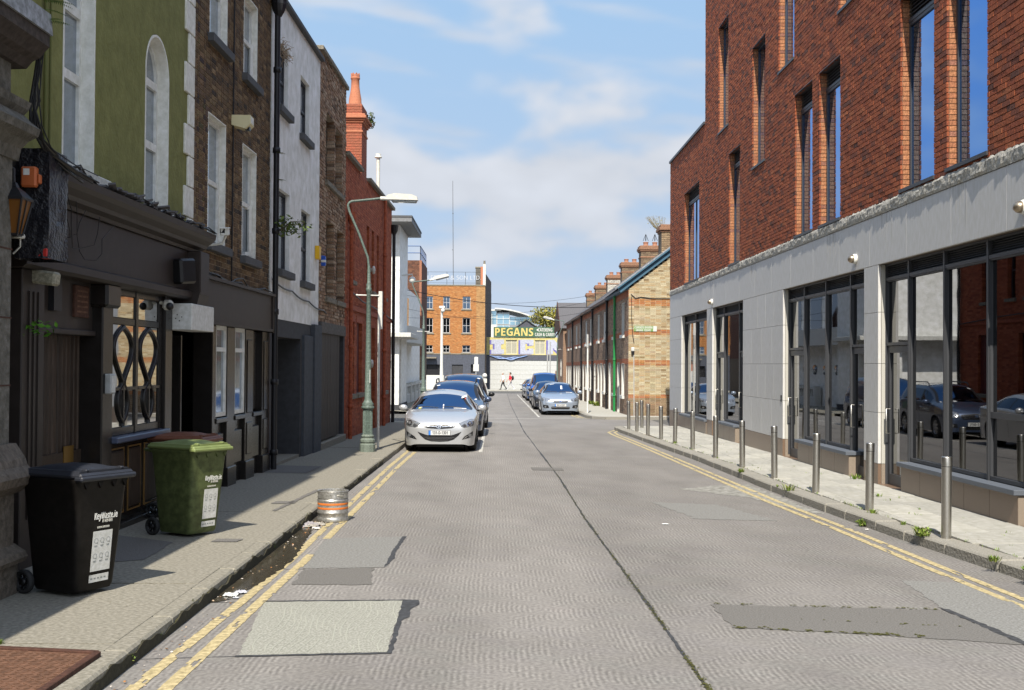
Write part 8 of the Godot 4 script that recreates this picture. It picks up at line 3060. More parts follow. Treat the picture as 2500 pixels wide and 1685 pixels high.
func mpv_shell(h: float, L: float) -> Shell:
	var sh := Shell.new()
	sh.length = L
	var k := h / 1.66
	sh.top = [[0, 0.62], [0.02, 0.72], [0.06, 0.80], [0.14, 0.87], [0.4, 0.97], [0.75, 1.04], [0.95, 1.08 * (0.5 + 0.5 * k)], [1.08, 1.12 * (0.5 + 0.5 * k)], [1.9, 1.56 * k], [2.3, 1.645 * k], [3.0, 1.66 * k], [L - 0.8, 1.63 * k], [L - 0.35, 1.5 * k], [L - 0.1, 1.1], [L, 0.85]]
	sh.belt = [[0, 0.52], [0.1, 0.68], [0.3, 0.82], [0.7, 0.92], [1.1, 0.98 * (0.5 + 0.5 * k)], [2.4, 1.02 * (0.5 + 0.5 * k)], [L - 0.6, 1.06 * (0.5 + 0.5 * k)], [L, 0.8]]
	sh.half = [[0, 0.56], [0.02, 0.66], [0.06, 0.75], [0.12, 0.80], [0.25, 0.85], [0.5, 0.885], [0.9, 0.91], [L - 0.8, 0.91], [L - 0.2, 0.86], [L, 0.75]]
	sh.roofw = 0.66
	sh.sill = 0.2
	sh.axles = [0.92, L - 0.92]
	sh.tyre = 0.335
	return sh

func spec_for(kind: String) -> Dictionary:
	var v := func(a: Array) -> Array:
		var out := []
		for i in range(0, a.size(), 2):
			out.append(Vector2(a[i], a[i + 1]))
		return out
	if kind == "sedan":
		return {"cowl": 1.30, "roof0": 1.98, "roof1": 3.2, "tail": 4.05, "glass0": 1.75, "glass1": 3.8, "pillars": [2.55, 3.4], "mirror": 1.62, "doors": [1.45, 2.55, 3.5], "handles": [2.35, 3.3], "plate": 0.475, "plate_text": "131-D-1301",
			"headlight": v.call([0.47, 0.69, 0.60, 0.745, 0.74, 0.79, 0.80, 0.79, 0.815, 0.72, 0.80, 0.655, 0.74, 0.625, 0.60, 0.60, 0.53, 0.625]), "bulbs": [[0.72, 0.70, 0.062]], "lamp_inner": v.call([0.53, 0.64, 0.60, 0.69, 0.645, 0.66, 0.63, 0.615, 0.58, 0.612]),
			"fog": v.call([0.54, 0.31, 0.60, 0.385, 0.72, 0.46, 0.80, 0.51, 0.79, 0.40, 0.70, 0.35]), "fog_bulb": [[0.725, 0.415, 0.042]], "fog_blade": v.call([0.575, 0.325, 0.63, 0.385, 0.68, 0.40, 0.66, 0.365]),
			"grilles": [[v.call([-0.41, 0.635, -0.2, 0.665, 0.0, 0.67, 0.2, 0.665, 0.41, 0.635, 0.30, 0.585, 0.0, 0.565, -0.30, 0.585]), [v.call([-0.36, 0.628, 0.0, 0.605, 0.36, 0.628, 0.36, 0.634, 0.0, 0.625, -0.36, 0.634])]],
				[v.call([-0.53, 0.50, -0.34, 0.43, -0.265, 0.412, 0.265, 0.412, 0.34, 0.43, 0.53, 0.50, 0.46, 0.41, 0.34, 0.31, 0.2, 0.268, 0.0, 0.258, -0.2, 0.268, -0.34, 0.31, -0.46, 0.41]), [v.call([-0.36, 0.365, 0.36, 0.365, 0.36, 0.369, -0.36, 0.369]), v.call([-0.3, 0.33, 0.3, 0.33, 0.3, 0.334, -0.3, 0.334]), v.call([-0.22, 0.295, 0.22, 0.295, 0.22, 0.299, -0.22, 0.299])]]],
			"badge": [Vector2(0, 0.617), 0.08, 0.042], "badge_field": mats.car_trim if mats.has("car_trim") else mat("car_trim", 0.012, 0.012, 0.013, 0.35), "badge_bars": [v.call([-0.034, 0.595, -0.016, 0.595, -0.004, 0.638, -0.022, 0.638]), v.call([0.012, 0.595, 0.03, 0.595, 0.042, 0.638, 0.024, 0.638]), v.call([-0.02, 0.61, 0.02, 0.616, 0.022, 0.626, -0.018, 0.62])]}
	if kind == "hatch":
		return {"cowl": 1.18, "roof0": 2.05, "roof1": 3.3, "tail": 4.0, "glass0": 1.6, "glass1": 3.6, "pillars": [2.4], "mirror": 1.5, "doors": [1.3, 2.4, 3.3], "handles": [2.2, 3.1], "plate": 0.455, "plate_text": "06-D-5521",
			"headlight": v.call([0.46, 0.66, 0.50, 0.74, 0.66, 0.78, 0.78, 0.80, 0.815, 0.76, 0.80, 0.66, 0.70, 0.63, 0.56, 0.625]), "bulbs": [[0.68, 0.70, 0.055], [0.56, 0.685, 0.042]],
			"fog": v.call([0.52, 0.33, 0.56, 0.45, 0.78, 0.47, 0.79, 0.38, 0.72, 0.31]), "fog_bulb": [[0.68, 0.38, 0.04]],
			"grilles": [[v.call([-0.36, 0.61, -0.33, 0.665, 0.0, 0.68, 0.33, 0.665, 0.36, 0.61, 0.28, 0.575, -0.28, 0.575]), [v.call([-0.34, 0.622, 0.34, 0.622, 0.34, 0.628, -0.34, 0.628])]],
				[v.call([-0.44, 0.32, -0.40, 0.39, 0.40, 0.39, 0.44, 0.32, 0.36, 0.27, -0.36, 0.27]), [v.call([-0.4, 0.345, 0.4, 0.345, 0.4, 0.36, -0.4, 0.36])]]],
			"badge": [Vector2(0, 0.628), 0.075, 0.032], "badge_field": mat("badge_blue", 0.02, 0.05, 0.2, 0.3)}
	# people carrier and van share a taller face
	return {"cowl": 1.04, "roof0": 2.0, "roof1": 3.9, "tail": 4.4, "glass0": 1.45, "glass1": 4.0, "pillars": [2.2, 3.2], "mirror": 1.35, "doors": [1.15, 2.2, 3.2], "handles": [2.05, 3.05], "plate": 0.46, "plate_text": "10-D-2874", "cladding": false,
		"headlight": v.call([0.50, 0.70, 0.54, 0.80, 0.70, 0.87, 0.80, 0.88, 0.83, 0.80, 0.82, 0.70, 0.72, 0.66, 0.58, 0.665]), "bulbs": [[0.70, 0.76, 0.06], [0.60, 0.73, 0.045]],
		"fog": v.call([0.56, 0.36, 0.58, 0.47, 0.80, 0.49, 0.81, 0.38]), "fog_bulb": [[0.7, 0.42, 0.045]],
		"grilles": [[v.call([-0.44, 0.66, -0.46, 0.74, 0.0, 0.775, 0.46, 0.74, 0.44, 0.66, 0.36, 0.60, -0.36, 0.60]), [v.call([-0.44, 0.70, 0.44, 0.70, 0.44, 0.715, -0.44, 0.715]), v.call([-0.4, 0.64, 0.4, 0.64, 0.4, 0.652, -0.4, 0.652])]],
			[v.call([-0.46, 0.30, -0.44, 0.40, 0.44, 0.40, 0.46, 0.30]), [v.call([-0.44, 0.345, 0.44, 0.345, 0.44, 0.352, -0.44, 0.352])]]],
		"badge": [Vector2(0, 0.70), 0.06, 0.06]}

func car_at(called: String, label: String, cat: String, x: float, zd: float, side_group: String, turn := 0.0) -> Node3D:
	return thing(called, label, cat, gp(x, zd, 0.003), turn, side_group)

func build_cars() -> void:
	var gl := "cars parked along the left kerb"
	var grp := "cars parked along the right kerb"
	var paper := mat("dash_paper", 0.62, 0.63, 0.64, 0.6)
	var silver := mat("paint_silver", 0.46, 0.47, 0.48, 0.32, {"metal": 0.55, "clear": 0.8})
	var sp := spec_for("sedan")
	var disc := mat("disc_red", 0.55, 0.09, 0.06, 0.5)
	sp.stickers = [[0.54, 0.86, 0.13, 0.13, paper, 0.006, "permit"], [0.50, 0.86, 0.022, 0.10, disc, 0.008, "permit_edge"], [0.575, 0.86, 0.028, 0.10, disc, 0.008, "permit_edge"], [0.45, 0.10, 0.32, 0.09, paper, 0.006, "dash_paper"], [-0.56, 0.13, 0.07, 0.10, mat("sticker_yellow", 0.7, 0.6, 0.03, 0.6), 0.006, "sticker"], [-0.545, 0.2, 0.08, 0.05, paper, 0.007, "sticker"], [0.03, 0.22, 0.025, 0.30, paper, 0.006, "hanging_tag"]]
	var c := car_at("parked_car", "silver saloon parked first on the left, facing the camera", "car", -1.33, 28.15, gl, 0.0)
	vehicle(c, sedan_shell(), silver, sp)
	sp = spec_for("tall")
	sp.stickers = [[0.42, 0.06, 0.5, 0.09, paper, 0.006, "dash_paper"], [-0.54, 0.88, 0.1, 0.08, paper, 0.006, "permit"]]
	sp.plate_text = "04-D-8815"
	c = car_at("parked_car", "dark blue people carrier with roof rails parked behind the silver saloon", "car", -1.22, 34.6, gl)
	var sh := mpv_shell(1.66, 4.6)
	vehicle(c, sh, mat("paint_navy", 0.05, 0.07, 0.12, 0.3, {"metal": 0.5, "clear": 1.0}), sp)
	for sg in [-1.0, 1.0]:
		var st := new_st()
		tube(st, [Vector3(sg * 0.62, 1.58, -2.05), Vector3(sg * 0.62, 1.69, -2.25), Vector3(sg * 0.62, 1.70, -3.6), Vector3(sg * 0.62, 1.60, -3.85)], 0.02, 6)
		done("roof_rail", st, mats.black_plastic, c)
	sp = spec_for("tall")
	sp.roof1 = 4.3
	sp.tail = 4.8
	sp.glass1 = 2.4
	sp.cladding = true
	sp.stickers = [[0.5, 0.06, 0.25, 0.09, paper, 0.006, "dash_paper"], [0.55, 0.9, 0.1, 0.07, paper, 0.006, "permit"]]
	sp.plate_text = "08-D-3306"
	c = car_at("parked_van", "tall dark blue van parked third on the left behind the people carrier", "van", -1.13, 39.9, gl)
	vehicle(c, mpv_shell(1.86, 4.95), mat("paint_midnight", 0.032, 0.045, 0.085, 0.3, {"metal": 0.5, "clear": 1.0}), sp)
	sp = spec_for("hatch")
	sp.stickers = [[0.12, 0.55, 0.08, 0.30, paper, 0.006, "hanging_tag"], [0.46, 0.06, 0.3, 0.08, paper, 0.006, "dash_paper"], [-0.3, 0.93, 0.22, 0.05, paper, 0.006, "permit"]]
	c = car_at("parked_car", "silver-blue hatchback parked first on the right before the cottages", "car", 2.98, 52.9, grp)
	vehicle(c, hatch_shell(), mat("paint_ice", 0.30, 0.35, 0.42, 0.32, {"metal": 0.55, "clear": 0.8}), sp)
	sp = spec_for("hatch")
	sp.dark_lamps = true
	sp.plate_text = "12-D-4410"
	c = car_at("parked_car", "dark navy hatchback parked second on the right behind the silver-blue one", "car", 2.86, 60.3, grp)
	vehicle(c, hatch_shell(), mat("paint_ink", 0.02, 0.025, 0.04, 0.28, {"metal": 0.4, "clear": 1.0}), sp)
	sp = spec_for("tall")
	sp.roof1 = 4.3
	sp.tail = 4.8
	sp.glass1 = 2.4
	sp.plate_text = "15-D-9021"
	c = car_at("parked_van", "bright blue van parked third on the right", "van", 3.02, 68.5, grp)
	vehicle(c, mpv_shell(1.92, 4.95), mat("paint_blue", 0.012, 0.085, 0.36, 0.3, {"metal": 0.4, "clear": 1.0}), sp)
	sp = spec_for("hatch")
	sp.plate_text = "09-D-1187"
	c = car_at("parked_car", "dark blue car parked on the right beyond the blue van", "car", 2.98, 78.5, grp)
	vehicle(c, hatch_shell(), mat("paint_slate_blue", 0.03, 0.07, 0.17, 0.3, {"metal": 0.4, "clear": 1.0}), sp)
	c = car_at("parked_car", "pale grey car parked farthest along the right kerb", "car", 2.96, 87.0, grp)
	sp.plate_text = "07-D-6239"
	vehicle(c, hatch_shell(), mat("paint_grey", 0.45, 0.46, 0.47, 0.32, {"metal": 0.5, "clear": 0.8}), sp)

# ------------------------------------------------------------------ people far down the street

# bones: [from, to, r0, r1, colour index]
func figure(called: String, label: String, at: Vector3, turn: float, bones: Array, cols: Array) -> Node3D:
	var o := thing(called, label, "person", at, turn)
	var lo := Vector3(1e9, 1e9, 1e9)
	var hi := -lo
	for b in bones:
		for k in 2:
			var r: float = maxf(b[2], b[3]) + 0.05
			lo = lo.min(b[k] - Vector3(r, r, r))
			hi = hi.max(b[k] + Vector3(r, r, r))
	var s := 0.02
	var n := Vector3i(((hi - lo) / s).ceil()) + Vector3i.ONE
	var f := PackedFloat32Array()
	f.resize(n.x * n.y * n.z)
	f.fill(1.0)
	var own := PackedByteArray()
	own.resize(f.size())
	for bi in bones.size():
		var b: Array = bones[bi]
		var m := maxf(b[2], b[3]) + 0.06
		var a0 := Vector3i((((b[0] as Vector3).min(b[1]) - Vector3(m, m, m) - lo) / s).floor()).max(Vector3i.ZERO)
		var a1 := Vector3i((((b[0] as Vector3).max(b[1]) + Vector3(m, m, m) - lo) / s).ceil()).min(n - Vector3i.ONE)
		var ab: Vector3 = b[1] - b[0]
		var l2 := maxf(ab.length_squared(), 1e-6)
		for z in range(a0.z, a1.z + 1):
			for y in range(a0.y, a1.y + 1):
				for x in range(a0.x, a1.x + 1):
					var p := lo + Vector3(x, y, z) * s
					var t := clampf((p - b[0]).dot(ab) / l2, 0.0, 1.0)
					var d: float = p.distance_to(b[0] + ab * t) - lerpf(b[2], b[3], t)
					var i := (z * n.y + y) * n.x + x
					var k := 0.025
					var h := clampf(0.5 + 0.5 * (f[i] - d) / k, 0.0, 1.0)
					if d < f[i]:
						own[i] = b[4]
					f[i] = lerpf(f[i], d, h) - k * h * (1.0 - h)
	var ids := {}
	var vs := []
	var cs := []
	var st := SurfaceTool.new()
	st.begin(Mesh.PRIMITIVE_TRIANGLES)
	st.set_smooth_group(1)
	for z in n.z - 1:
		for y in n.y - 1:
			for x in n.x - 1:
				var inside := 0
				var sum := Vector3.ZERO
				var cnt := 0
				var v := []
				for c in 8:
					v.append(f[((z + (c >> 2)) * n.y + y + ((c >> 1) & 1)) * n.x + x + (c & 1)])
					if v[c] < 0.0:
						inside += 1
				if inside == 0 or inside == 8:
					continue
				for e in [[0, 1], [2, 3], [4, 5], [6, 7], [0, 2], [1, 3], [4, 6], [5, 7], [0, 4], [1, 5], [2, 6], [3, 7]]:
					var da: float = v[e[0]]
					var db: float = v[e[1]]
					if (da < 0.0) != (db < 0.0):
						var t := da / (da - db)
						var pa := Vector3(e[0] & 1, (e[0] >> 1) & 1, e[0] >> 2)
						var pb := Vector3(e[1] & 1, (e[1] >> 1) & 1, e[1] >> 2)
						sum += pa.lerp(pb, t)
						cnt += 1
				ids[Vector3i(x, y, z)] = vs.size()
				vs.append(lo + (Vector3(x, y, z) + sum / cnt) * s)
				cs.append(cols[own[(z * n.y + y) * n.x + x]])
	for key in ids:
		var here: float = f[(key.z * n.y + key.y) * n.x + key.x]
		for ax in 3:
			var d1 := [Vector3i(1, 0, 0), Vector3i(0, 1, 0), Vector3i(0, 0, 1)]
			var nb: Vector3i = key + d1[ax]
			if nb.x >= n.x or nb.y >= n.y or nb.z >= n.z:
				continue
			var there: float = f[(nb.z * n.y + nb.y) * n.x + nb.x]
			if (here < 0.0) == (there < 0.0):
				continue
			var u: Vector3i = d1[(ax + 1) % 3]
			var w: Vector3i = d1[(ax + 2) % 3]
			var q := [key, key - u, key - u - w, key - w]
			var good := true
			for c in q:
				if not ids.has(c):
					good = false
			if not good:
				continue
			var out := Vector3(d1[ax]) * (1.0 if here < 0.0 else -1.0)
			for tr in [[0, 1, 2], [0, 2, 3]]:
				var ia: int = ids[q[tr[0]]]
				var ib: int = ids[q[tr[1]]]
				var ic: int = ids[q[tr[2]]]
				if (vs[ic] - vs[ia]).cross(vs[ib] - vs[ia]).dot(out) < 0.0:
					var tmp := ib
					ib = ic
					ic = tmp
				for j in [ia, ib, ic]:
					st.set_color(cs[j])
					st.add_vertex(vs[j])
	done("body", st, mats.plain_v, o)
	return o

func walker(lean: float, stride: float, arm: float, shoulder_y := 1.43) -> Array:
	# facing -x; joints of a person in mid-stride; colour indices: 0 skin, 1 top, 2 trousers, 3 shoes
	var hip := Vector3(0, 0.92, 0)
	var chest := hip + Vector3(-lean * 0.5, 0.34, 0)
	var neck := Vector3(-lean, shoulder_y + 0.04, 0)
	var b := []
	b.append([hip + Vector3(0, 0.02, 0), chest, 0.125, 0.135, 1])
	b.append([chest, neck + Vector3(0, -0.09, 0), 0.135, 0.11, 1])
	b.append([neck + Vector3(0, -0.07, -0.15), neck + Vector3(0, -0.07, 0.15), 0.062, 0.062, 1])
	b.append([neck, neck + Vector3(-0.02, 0.09, 0), 0.05, 0.048, 0])
	b.append([neck + Vector3(-0.025, 0.13, 0), neck + Vector3(-0.01, 0.22, 0), 0.068, 0.086, 0])
	b.append([neck + Vector3(-0.085, 0.155, 0), neck + Vector3(-0.105, 0.145, 0), 0.018, 0.014, 0])
	for s in [-1.0, 1.0]:
		var hj := hip + Vector3(0, -0.02, s * 0.085)
		var fw: float = stride * s
		var knee := hj + Vector3(-fw * 0.5 - 0.05, -0.42, 0)
		var ankle := Vector3(-fw + (0.06 if s < 0 else 0.0), 0.08 + (0.07 if s < 0 else 0.0), s * 0.07)
		b.append([hj, knee, 0.095, 0.062, 2])
		b.append([knee, ankle, 0.06, 0.042, 2])
		b.append([ankle + Vector3(0.03, -0.03, 0), ankle + Vector3(-0.17, -0.045 + (0.0 if s > 0 else -0.03), 0), 0.042, 0.032, 3])
		var sh := neck + Vector3(0, -0.07, s * 0.17)
		var el := sh + Vector3(fw * 0.35 + 0.02, -0.28, s * 0.04)
		var wr := el + Vector3(-arm + fw * 0.2, -0.2, 0)
		b.append([sh, el, 0.052, 0.042, 1])
		b.append([el, wr, 0.04, 0.03, 0])
		b.append([wr, wr + Vector3(-0.03, -0.07, 0), 0.032, 0.026, 0])
		for k in 4:
			b.append([wr + Vector3(-0.03 + (k - 1.5) * 0.014, -0.07, 0), wr + Vector3(-0.045 + (k - 1.5) * 0.02, -0.15 + absf(k - 1.5) * 0.01, 0), 0.012, 0.009, 0])
		b.append([wr + Vector3(-0.05, -0.04, 0), wr + Vector3(-0.085, -0.085, 0), 0.013, 0.01, 0])
	return b

func build_people() -> void:
	var skin := Color(0.45, 0.27, 0.19)
	var p := figure("person", "person in white top and black trousers walking past the white wall", gp(0.86, 121.6, 0.12 + 0.0) + Vector3(0, 0.0, 0), 0.0, walker(0.03, 0.26, 0.12), [skin, Color(0.72, 0.71, 0.7), Color(0.02, 0.02, 0.025), Color(0.02, 0.02, 0.02)])
	p.position.z = -120.4
	var st := new_st()
	ball(st, Vector3(-0.02, 1.72, 0), Vector3(0.1, 0.085, 0.095), 8)
	done("hair", st, mat("hair_grey", 0.35, 0.33, 0.3, 0.9), p)
	p = figure("person", "person in red top and pale trousers walking with a dark backpack", gp(1.62, 121.6, 0.12), 0.0, walker(0.06, 0.36, 0.16), [skin, Color(0.55, 0.03, 0.045), Color(0.42, 0.42, 0.44), Color(0.7, 0.7, 0.7)])
	p.position.z = -120.6
	st = new_st()
	ball(st, Vector3(-0.04, 1.73, 0), Vector3(0.1, 0.085, 0.095), 8)
	ball(st, Vector3(0.0, 1.68, 0), Vector3(0.085, 0.11, 0.09), 8)
	done("hair", st, mat("hair_dark", 0.03, 0.02, 0.015, 0.9), p)
	st = new_st()
	ball(st, Vector3(0.2, 1.22, 0), Vector3(0.14, 0.25, 0.16), 10)
	done("backpack", st, mats.black_plastic, p)

# ------------------------------------------------------------------ litter, weeds, plants on the walls

func blades(st: SurfaceTool, c: Vector3, n: int, h: float, spread: float, cols: Array) -> void:
	for i in n:
		var a := rng.randf() * TAU
		var base := c + Vector3(cos(a), 0, sin(a)) * rng.randf() * spread
		var out := Vector3(cos(a), 0, sin(a)) * h * rng.randf_range(0.2, 0.8)
		var up := h * rng.randf_range(0.5, 1.0)
		var w := h * rng.randf_range(0.05, 0.1)
		var side := Vector3(-sin(a), 0, cos(a)) * w
		var m := base + out * 0.5 + Vector3(0, up * 0.7, 0)
		var t := base + out + Vector3(0, up, 0)
		var col: Color = cols[rng.randi() % cols.size()] * rng.randf_range(0.75, 1.2)
		col.a = 1.0
		st.set_color(col)
		tri(st, base - side, base + side, m + side, Vector3.UP)
		tri(st, base - side, m + side, m - side, Vector3.UP)
		tri(st, m - side, m + side, t, Vector3.UP)

func leafy(st: SurfaceTool, c: Vector3, n: int, r: Vector3, s: float, cols: Array) -> void:
	for i in n:
		var d := Vector3(rng.randfn(), rng.randfn(), rng.randfn()).normalized() * pow(rng.randf(), 0.5)
		var col: Color = cols[rng.randi() % cols.size()] * rng.randf_range(0.7, 1.25)
		leaf(st, c + d * r, s * rng.randf_range(0.6, 1.2), rng, col)

func fern(st: SurfaceTool, at: Vector3, dir: Vector3, len: float, col: Color) -> void:
	var side := dir.cross(Vector3.UP).normalized()
	for i in 16:
		var t := i / 15.0
		var p := at + dir * len * t + Vector3(0, -len * 0.35 * t * t, 0)
		var w := len * 0.22 * sin(PI * (0.15 + 0.85 * t)) + 0.004
		for s in [-1.0, 1.0]:
			var c := col * rng.randf_range(0.75, 1.2)
			c.a = 1.0
			st.set_color(c)
			var q: Vector3 = p + side * s * w + dir * w * 0.4 - Vector3(0, w * 0.25, 0)
			tri(st, p - dir * len * 0.02, p + dir * len * 0.025, q, Vector3.UP)

func build_litter_and_weeds() -> void:
	var greens := [Color(0.10, 0.17, 0.02), Color(0.14, 0.2, 0.03), Color(0.18, 0.2, 0.05)]
	# weeds by the kerbs: each tuft a plant
	var tufts := [
		[-2.46, 7.05, 0.1, 34, "small leafy weed in the left gutter nearest the rusty hatch", 0], [-2.43, 7.75, 0.11, 50, "bushy green weed at the left kerb's broken corner", 1], [-2.44, 8.45, 0.1, 40, "grass tuft in the left gutter beyond the broken kerb corner", 0],
		[-3.3, 7.86, 0.05, 50, "low grass along the footpath joint above the rusty hatch", 0], [-2.45, 12.75, 0.12, 30, "yellowing weed at the left kerb beside the wet gutter", 0],
		[4.72, 14.9, 0.13, 60, "largest sprawling weed in the right kerb by the second bollard", 1], [4.86, 13.2, 0.16, 46, "upright weed at the right kerb between the two nearest bollards", 1], [4.98, 15.3, 0.1, 36, "green weed at the foot of the second bollard", 0], [5.0, 14.2, 0.07, 30, "low weeds in the flag joint between the nearest bollards", 0],
		[4.93, 11.45, 0.1, 44, "grass tuft in the right gutter at the picture's right edge", 0], [4.98, 10.75, 0.13, 60, "bright leafy weed in the right gutter at the picture's right edge", 1], [4.62, 18.3, 0.15, 30, "thin tall weed at the right kerb beside the third bollard", 0], [4.58, 21.6, 0.12, 40, "green weed on the right kerb below the fourth bollard", 1], [4.6, 18.9, 0.06, 20, "small weed in the right kerb past the third bollard", 0],
		[6.3, 20.3, 0.1, 26, "small weeds at the door step of the middle shopfront", 0], [5.75, 17.4, 0.06, 22, "small weed in the flags below the large shop window", 0], [4.8, 25.2, 0.08, 20, "small weed at the foot of the sixth bollard", 0], [4.7, 30.4, 0.1, 24, "small weed at the foot of the eighth bollard", 0],
		[-2.36, 16.1, 0.1, 30, "small green weed in the gutter behind the steel keg", 1], [5.58, 64.0, 0.3, 60, "weeds at the wall of the second cottage", 0], [5.6, 67.5, 0.3, 50, "weeds by the cottage doorway farther along", 0]]
	for t in tufts:
		var o := thing("weed", t[4], "weed", gp(t[0], t[1], 0.01 if absf(t[0]) < 2.5 or t[0] < 4.75 and t[1] > 14 and t[1] < 16 else 0.115))
		t[2] *= 0.72 if absf(t[0]) < 5.2 else 1.0
		var st := new_st()
		if t[5] == 1:
			leafy(st, Vector3(0, t[2] * 0.45, 0), t[3] * 2, Vector3(t[2] * 0.9, t[2] * 0.5, t[2] * 1.1), t[2] * 0.22, greens)
			blades(st, Vector3.ZERO, int(t[3] * 0.6), t[2] * 1.1, t[2] * 0.7, greens)
		else:
			blades(st, Vector3.ZERO, t[3], t[2], t[2] * 0.9, greens)
		tag(done("leaves", st, mats.leaf_v, o), "", "", "", "stuff")
	# moss and stray grass in the flag joints, uncountable
	var gs := new_st()
	for i in 260:
		var z := 9.5 + pow(rng.randf(), 1.6) * 24.0
		var x := kerb_r(z) + 0.3 + (rng.randfn() * 0.02 if rng.randf() < 0.6 else rng.randf() * 1.2)
		blades(gs, gp(x, z, 0.118), 3, rng.randf_range(0.015, 0.05), 0.03, greens)
	for i in 160:
		var z := 7.0 + rng.randf() * 12.0
		blades(gs, gp(kerb_l(z) - 0.02, z, rng.randf_range(0.0, 0.1)), 3, rng.randf_range(0.01, 0.04), 0.03, [Color(0.09, 0.1, 0.02), Color(0.13, 0.12, 0.03)])
	tag(done("joint_grass", gs, mats.leaf_v), "short grass and moss growing in the footpath joints and kerbs", "grass", "", "stuff")
	# plants on the walls
	var f := thing("fern", "green fern growing from the stone cornice at the upper left", "fern", Vector3(-3.76, 4.8, -9.68))
	var st := new_st()
	for i in 12:
		var a := rng.randf_range(-1.2, 1.4)
		fern(st, Vector3(0, rng.randf_range(-0.1, 0.25), 0), Vector3(cos(a) * 0.9, rng.randf_range(0.0, 0.6), -sin(a) * 0.8).normalized(), rng.randf_range(0.14, 0.26), Color(0.05, 0.1, 0.015))
	tag(done("fronds", st, mats.leaf_v, f), "", "", "", "stuff")
	f = thing("sapling", "bright green leafy sprig on the pub's left pilaster", "plant", Vector3(-4.2, 2.26, -10.75))
	st = new_st()
	for i in 34:
		var c := Vector3(rng.randf_range(-0.12, 0.2), rng.randf_range(-0.07, 0.06), rng.randf_range(-0.05, 0.1))
		leaf(st, c, rng.randf_range(0.03, 0.05), rng, Color(0.09, 0.24, 0.02))
	tag(done("leaves", st, mats.leaf_v, f), "", "", "", "stuff")
	f = thing("wall_shrub", "green shrub sprouting from the black drainpipe beside the white house", "plant", left_point(21.75, 4.42, 0.15))
	st = new_st()
	for i in 7:
		var a := rng.randf_range(-0.6, 0.5)
		tube(st, [Vector3.ZERO, Vector3(0.25 * cos(a), 0.1 + 0.2 * a, 0.1 * sin(i)), Vector3(0.5 * cos(a), 0.1 + 0.25 * a, 0.2 * sin(i * 2.0))], [0.01, 0.007, 0.003], 4)
	done("stems", st, mat("stem", 0.1, 0.08, 0.04, 0.9), f)
	st = new_st()
	leafy(st, Vector3(0.27, 0.08, 0.05), 150, Vector3(0.38, 0.22, 0.3), 0.055, [Color(0.09, 0.13, 0.02), Color(0.13, 0.17, 0.03), Color(0.06, 0.09, 0.02)])
	tag(done("leaves", st, mats.leaf_v, f), "", "", "", "stuff")
	for q in [[5.85, "small fern tuft high on the black drainpipe"], [5.35, "lower fern tuft on the black drainpipe"]]:
		f = thing("fern", q[1], "fern", left_point(21.7, q[0], 0.15))
		st = new_st()
		for i in 8:
			var a := rng.randf() * 3.0 - 1.5
			fern(st, Vector3.ZERO, Vector3(cos(a), 0.3, sin(a)).normalized(), 0.16, Color(0.07, 0.1, 0.02))
		tag(done("fronds", st, mats.leaf_v, f), "", "", "", "stuff")
	f = thing("bird_nest", "straggling straw nest hanging in the white house's top window", "nest", left_point(22.55, 8.05, 0.02))
	st = new_st()
	for i in 130:
		var c := Vector3(rng.randfn() * 0.07, rng.randfn() * 0.1 - 0.05, -0.35 + rng.randf() * 0.75)
		var d := Vector3(rng.randfn() * 0.5 + 0.3, rng.randfn() * 0.7 - 0.2, rng.randfn()).normalized() * rng.randf_range(0.08, 0.22)
		tube(st, [c, c + d * 0.5 + Vector3(0, 0.015, 0), c + d], 0.005, 3, false)
	tag(done("straw", st, mat("straw", 0.36, 0.27, 0.18, 0.95), f), "", "", "", "stuff")
	f = thing("chimney_plant", "small green plant growing on the red chimney's corbel", "plant", left_point(35.2, 9.25, 0.12))
	st = new_st()
	leafy(st, Vector3(0, 0.05, 0), 120, Vector3(0.12, 0.28, 0.4), 0.06, [Color(0.06, 0.09, 0.02), Color(0.09, 0.1, 0.03)])
	tag(done("leaves", st, mats.leaf_v, f), "", "", "", "stuff")
	f = thing("chimney_plant", "wispy bare shrub growing behind the nearest cottage chimney", "plant", Vector3(8.0, 8.2, -55.5))
	st = new_st()
	for i in 40:
		var a := rng.randf_range(-1.0, 1.0)
		tube(st, [Vector3(rng.randf_range(-0.1, 0.3), 0, 0), Vector3(sin(a) * 0.3 - 0.2, 0.35, rng.randfn() * 0.1), Vector3(sin(a) * 0.6 - 0.4, 0.6 + 0.3 * cos(a), rng.randfn() * 0.2)], [0.012, 0.008, 0.004], 3, false)
	tag(done("twigs", st, mat("twig", 0.2, 0.17, 0.1, 0.9), f), "", "", "", "stuff")
	st = new_st()
	leafy(st, Vector3(-0.3, 0.55, 0), 90, Vector3(0.5, 0.4, 0.3), 0.04, [Color(0.2, 0.19, 0.08)])
	tag(done("leaves", st, mats.leaf_v, f), "", "", "", "stuff")
	# litter in the gutter: crumpled papers and bags
	var heaps := [[-2.28, 14.7, 0.085, "torn white and grey plastic litter piled beside the keg", Color(0.3, 0.28, 0.27), 9], [-2.2, 14.45, 0.05, "small scrap of white paper litter lying before the keg", Color(0.6, 0.58, 0.55), 2], [-2.27, 10.15, 0.06, "crumpled white tissue in the puddle's near end", Color(0.5, 0.51, 0.52), 3], [-2.2, 10.02, 0.025, "small white paper scrap beside the crumpled tissue", Color(0.42, 0.44, 0.48), 2], [-2.3, 15.6, 0.05, "brown paper scraps in the gutter behind the litter heap", Color(0.3, 0.2, 0.13), 3], [2.2, 15.0, 0.05, "flattened white paper lying on the right half of the road", Color(0.66, 0.68, 0.7), 1], [4.66, 14.55, 0.03, "white scrap caught among the weeds at the right kerb", Color(0.62, 0.6, 0.56), 1]]
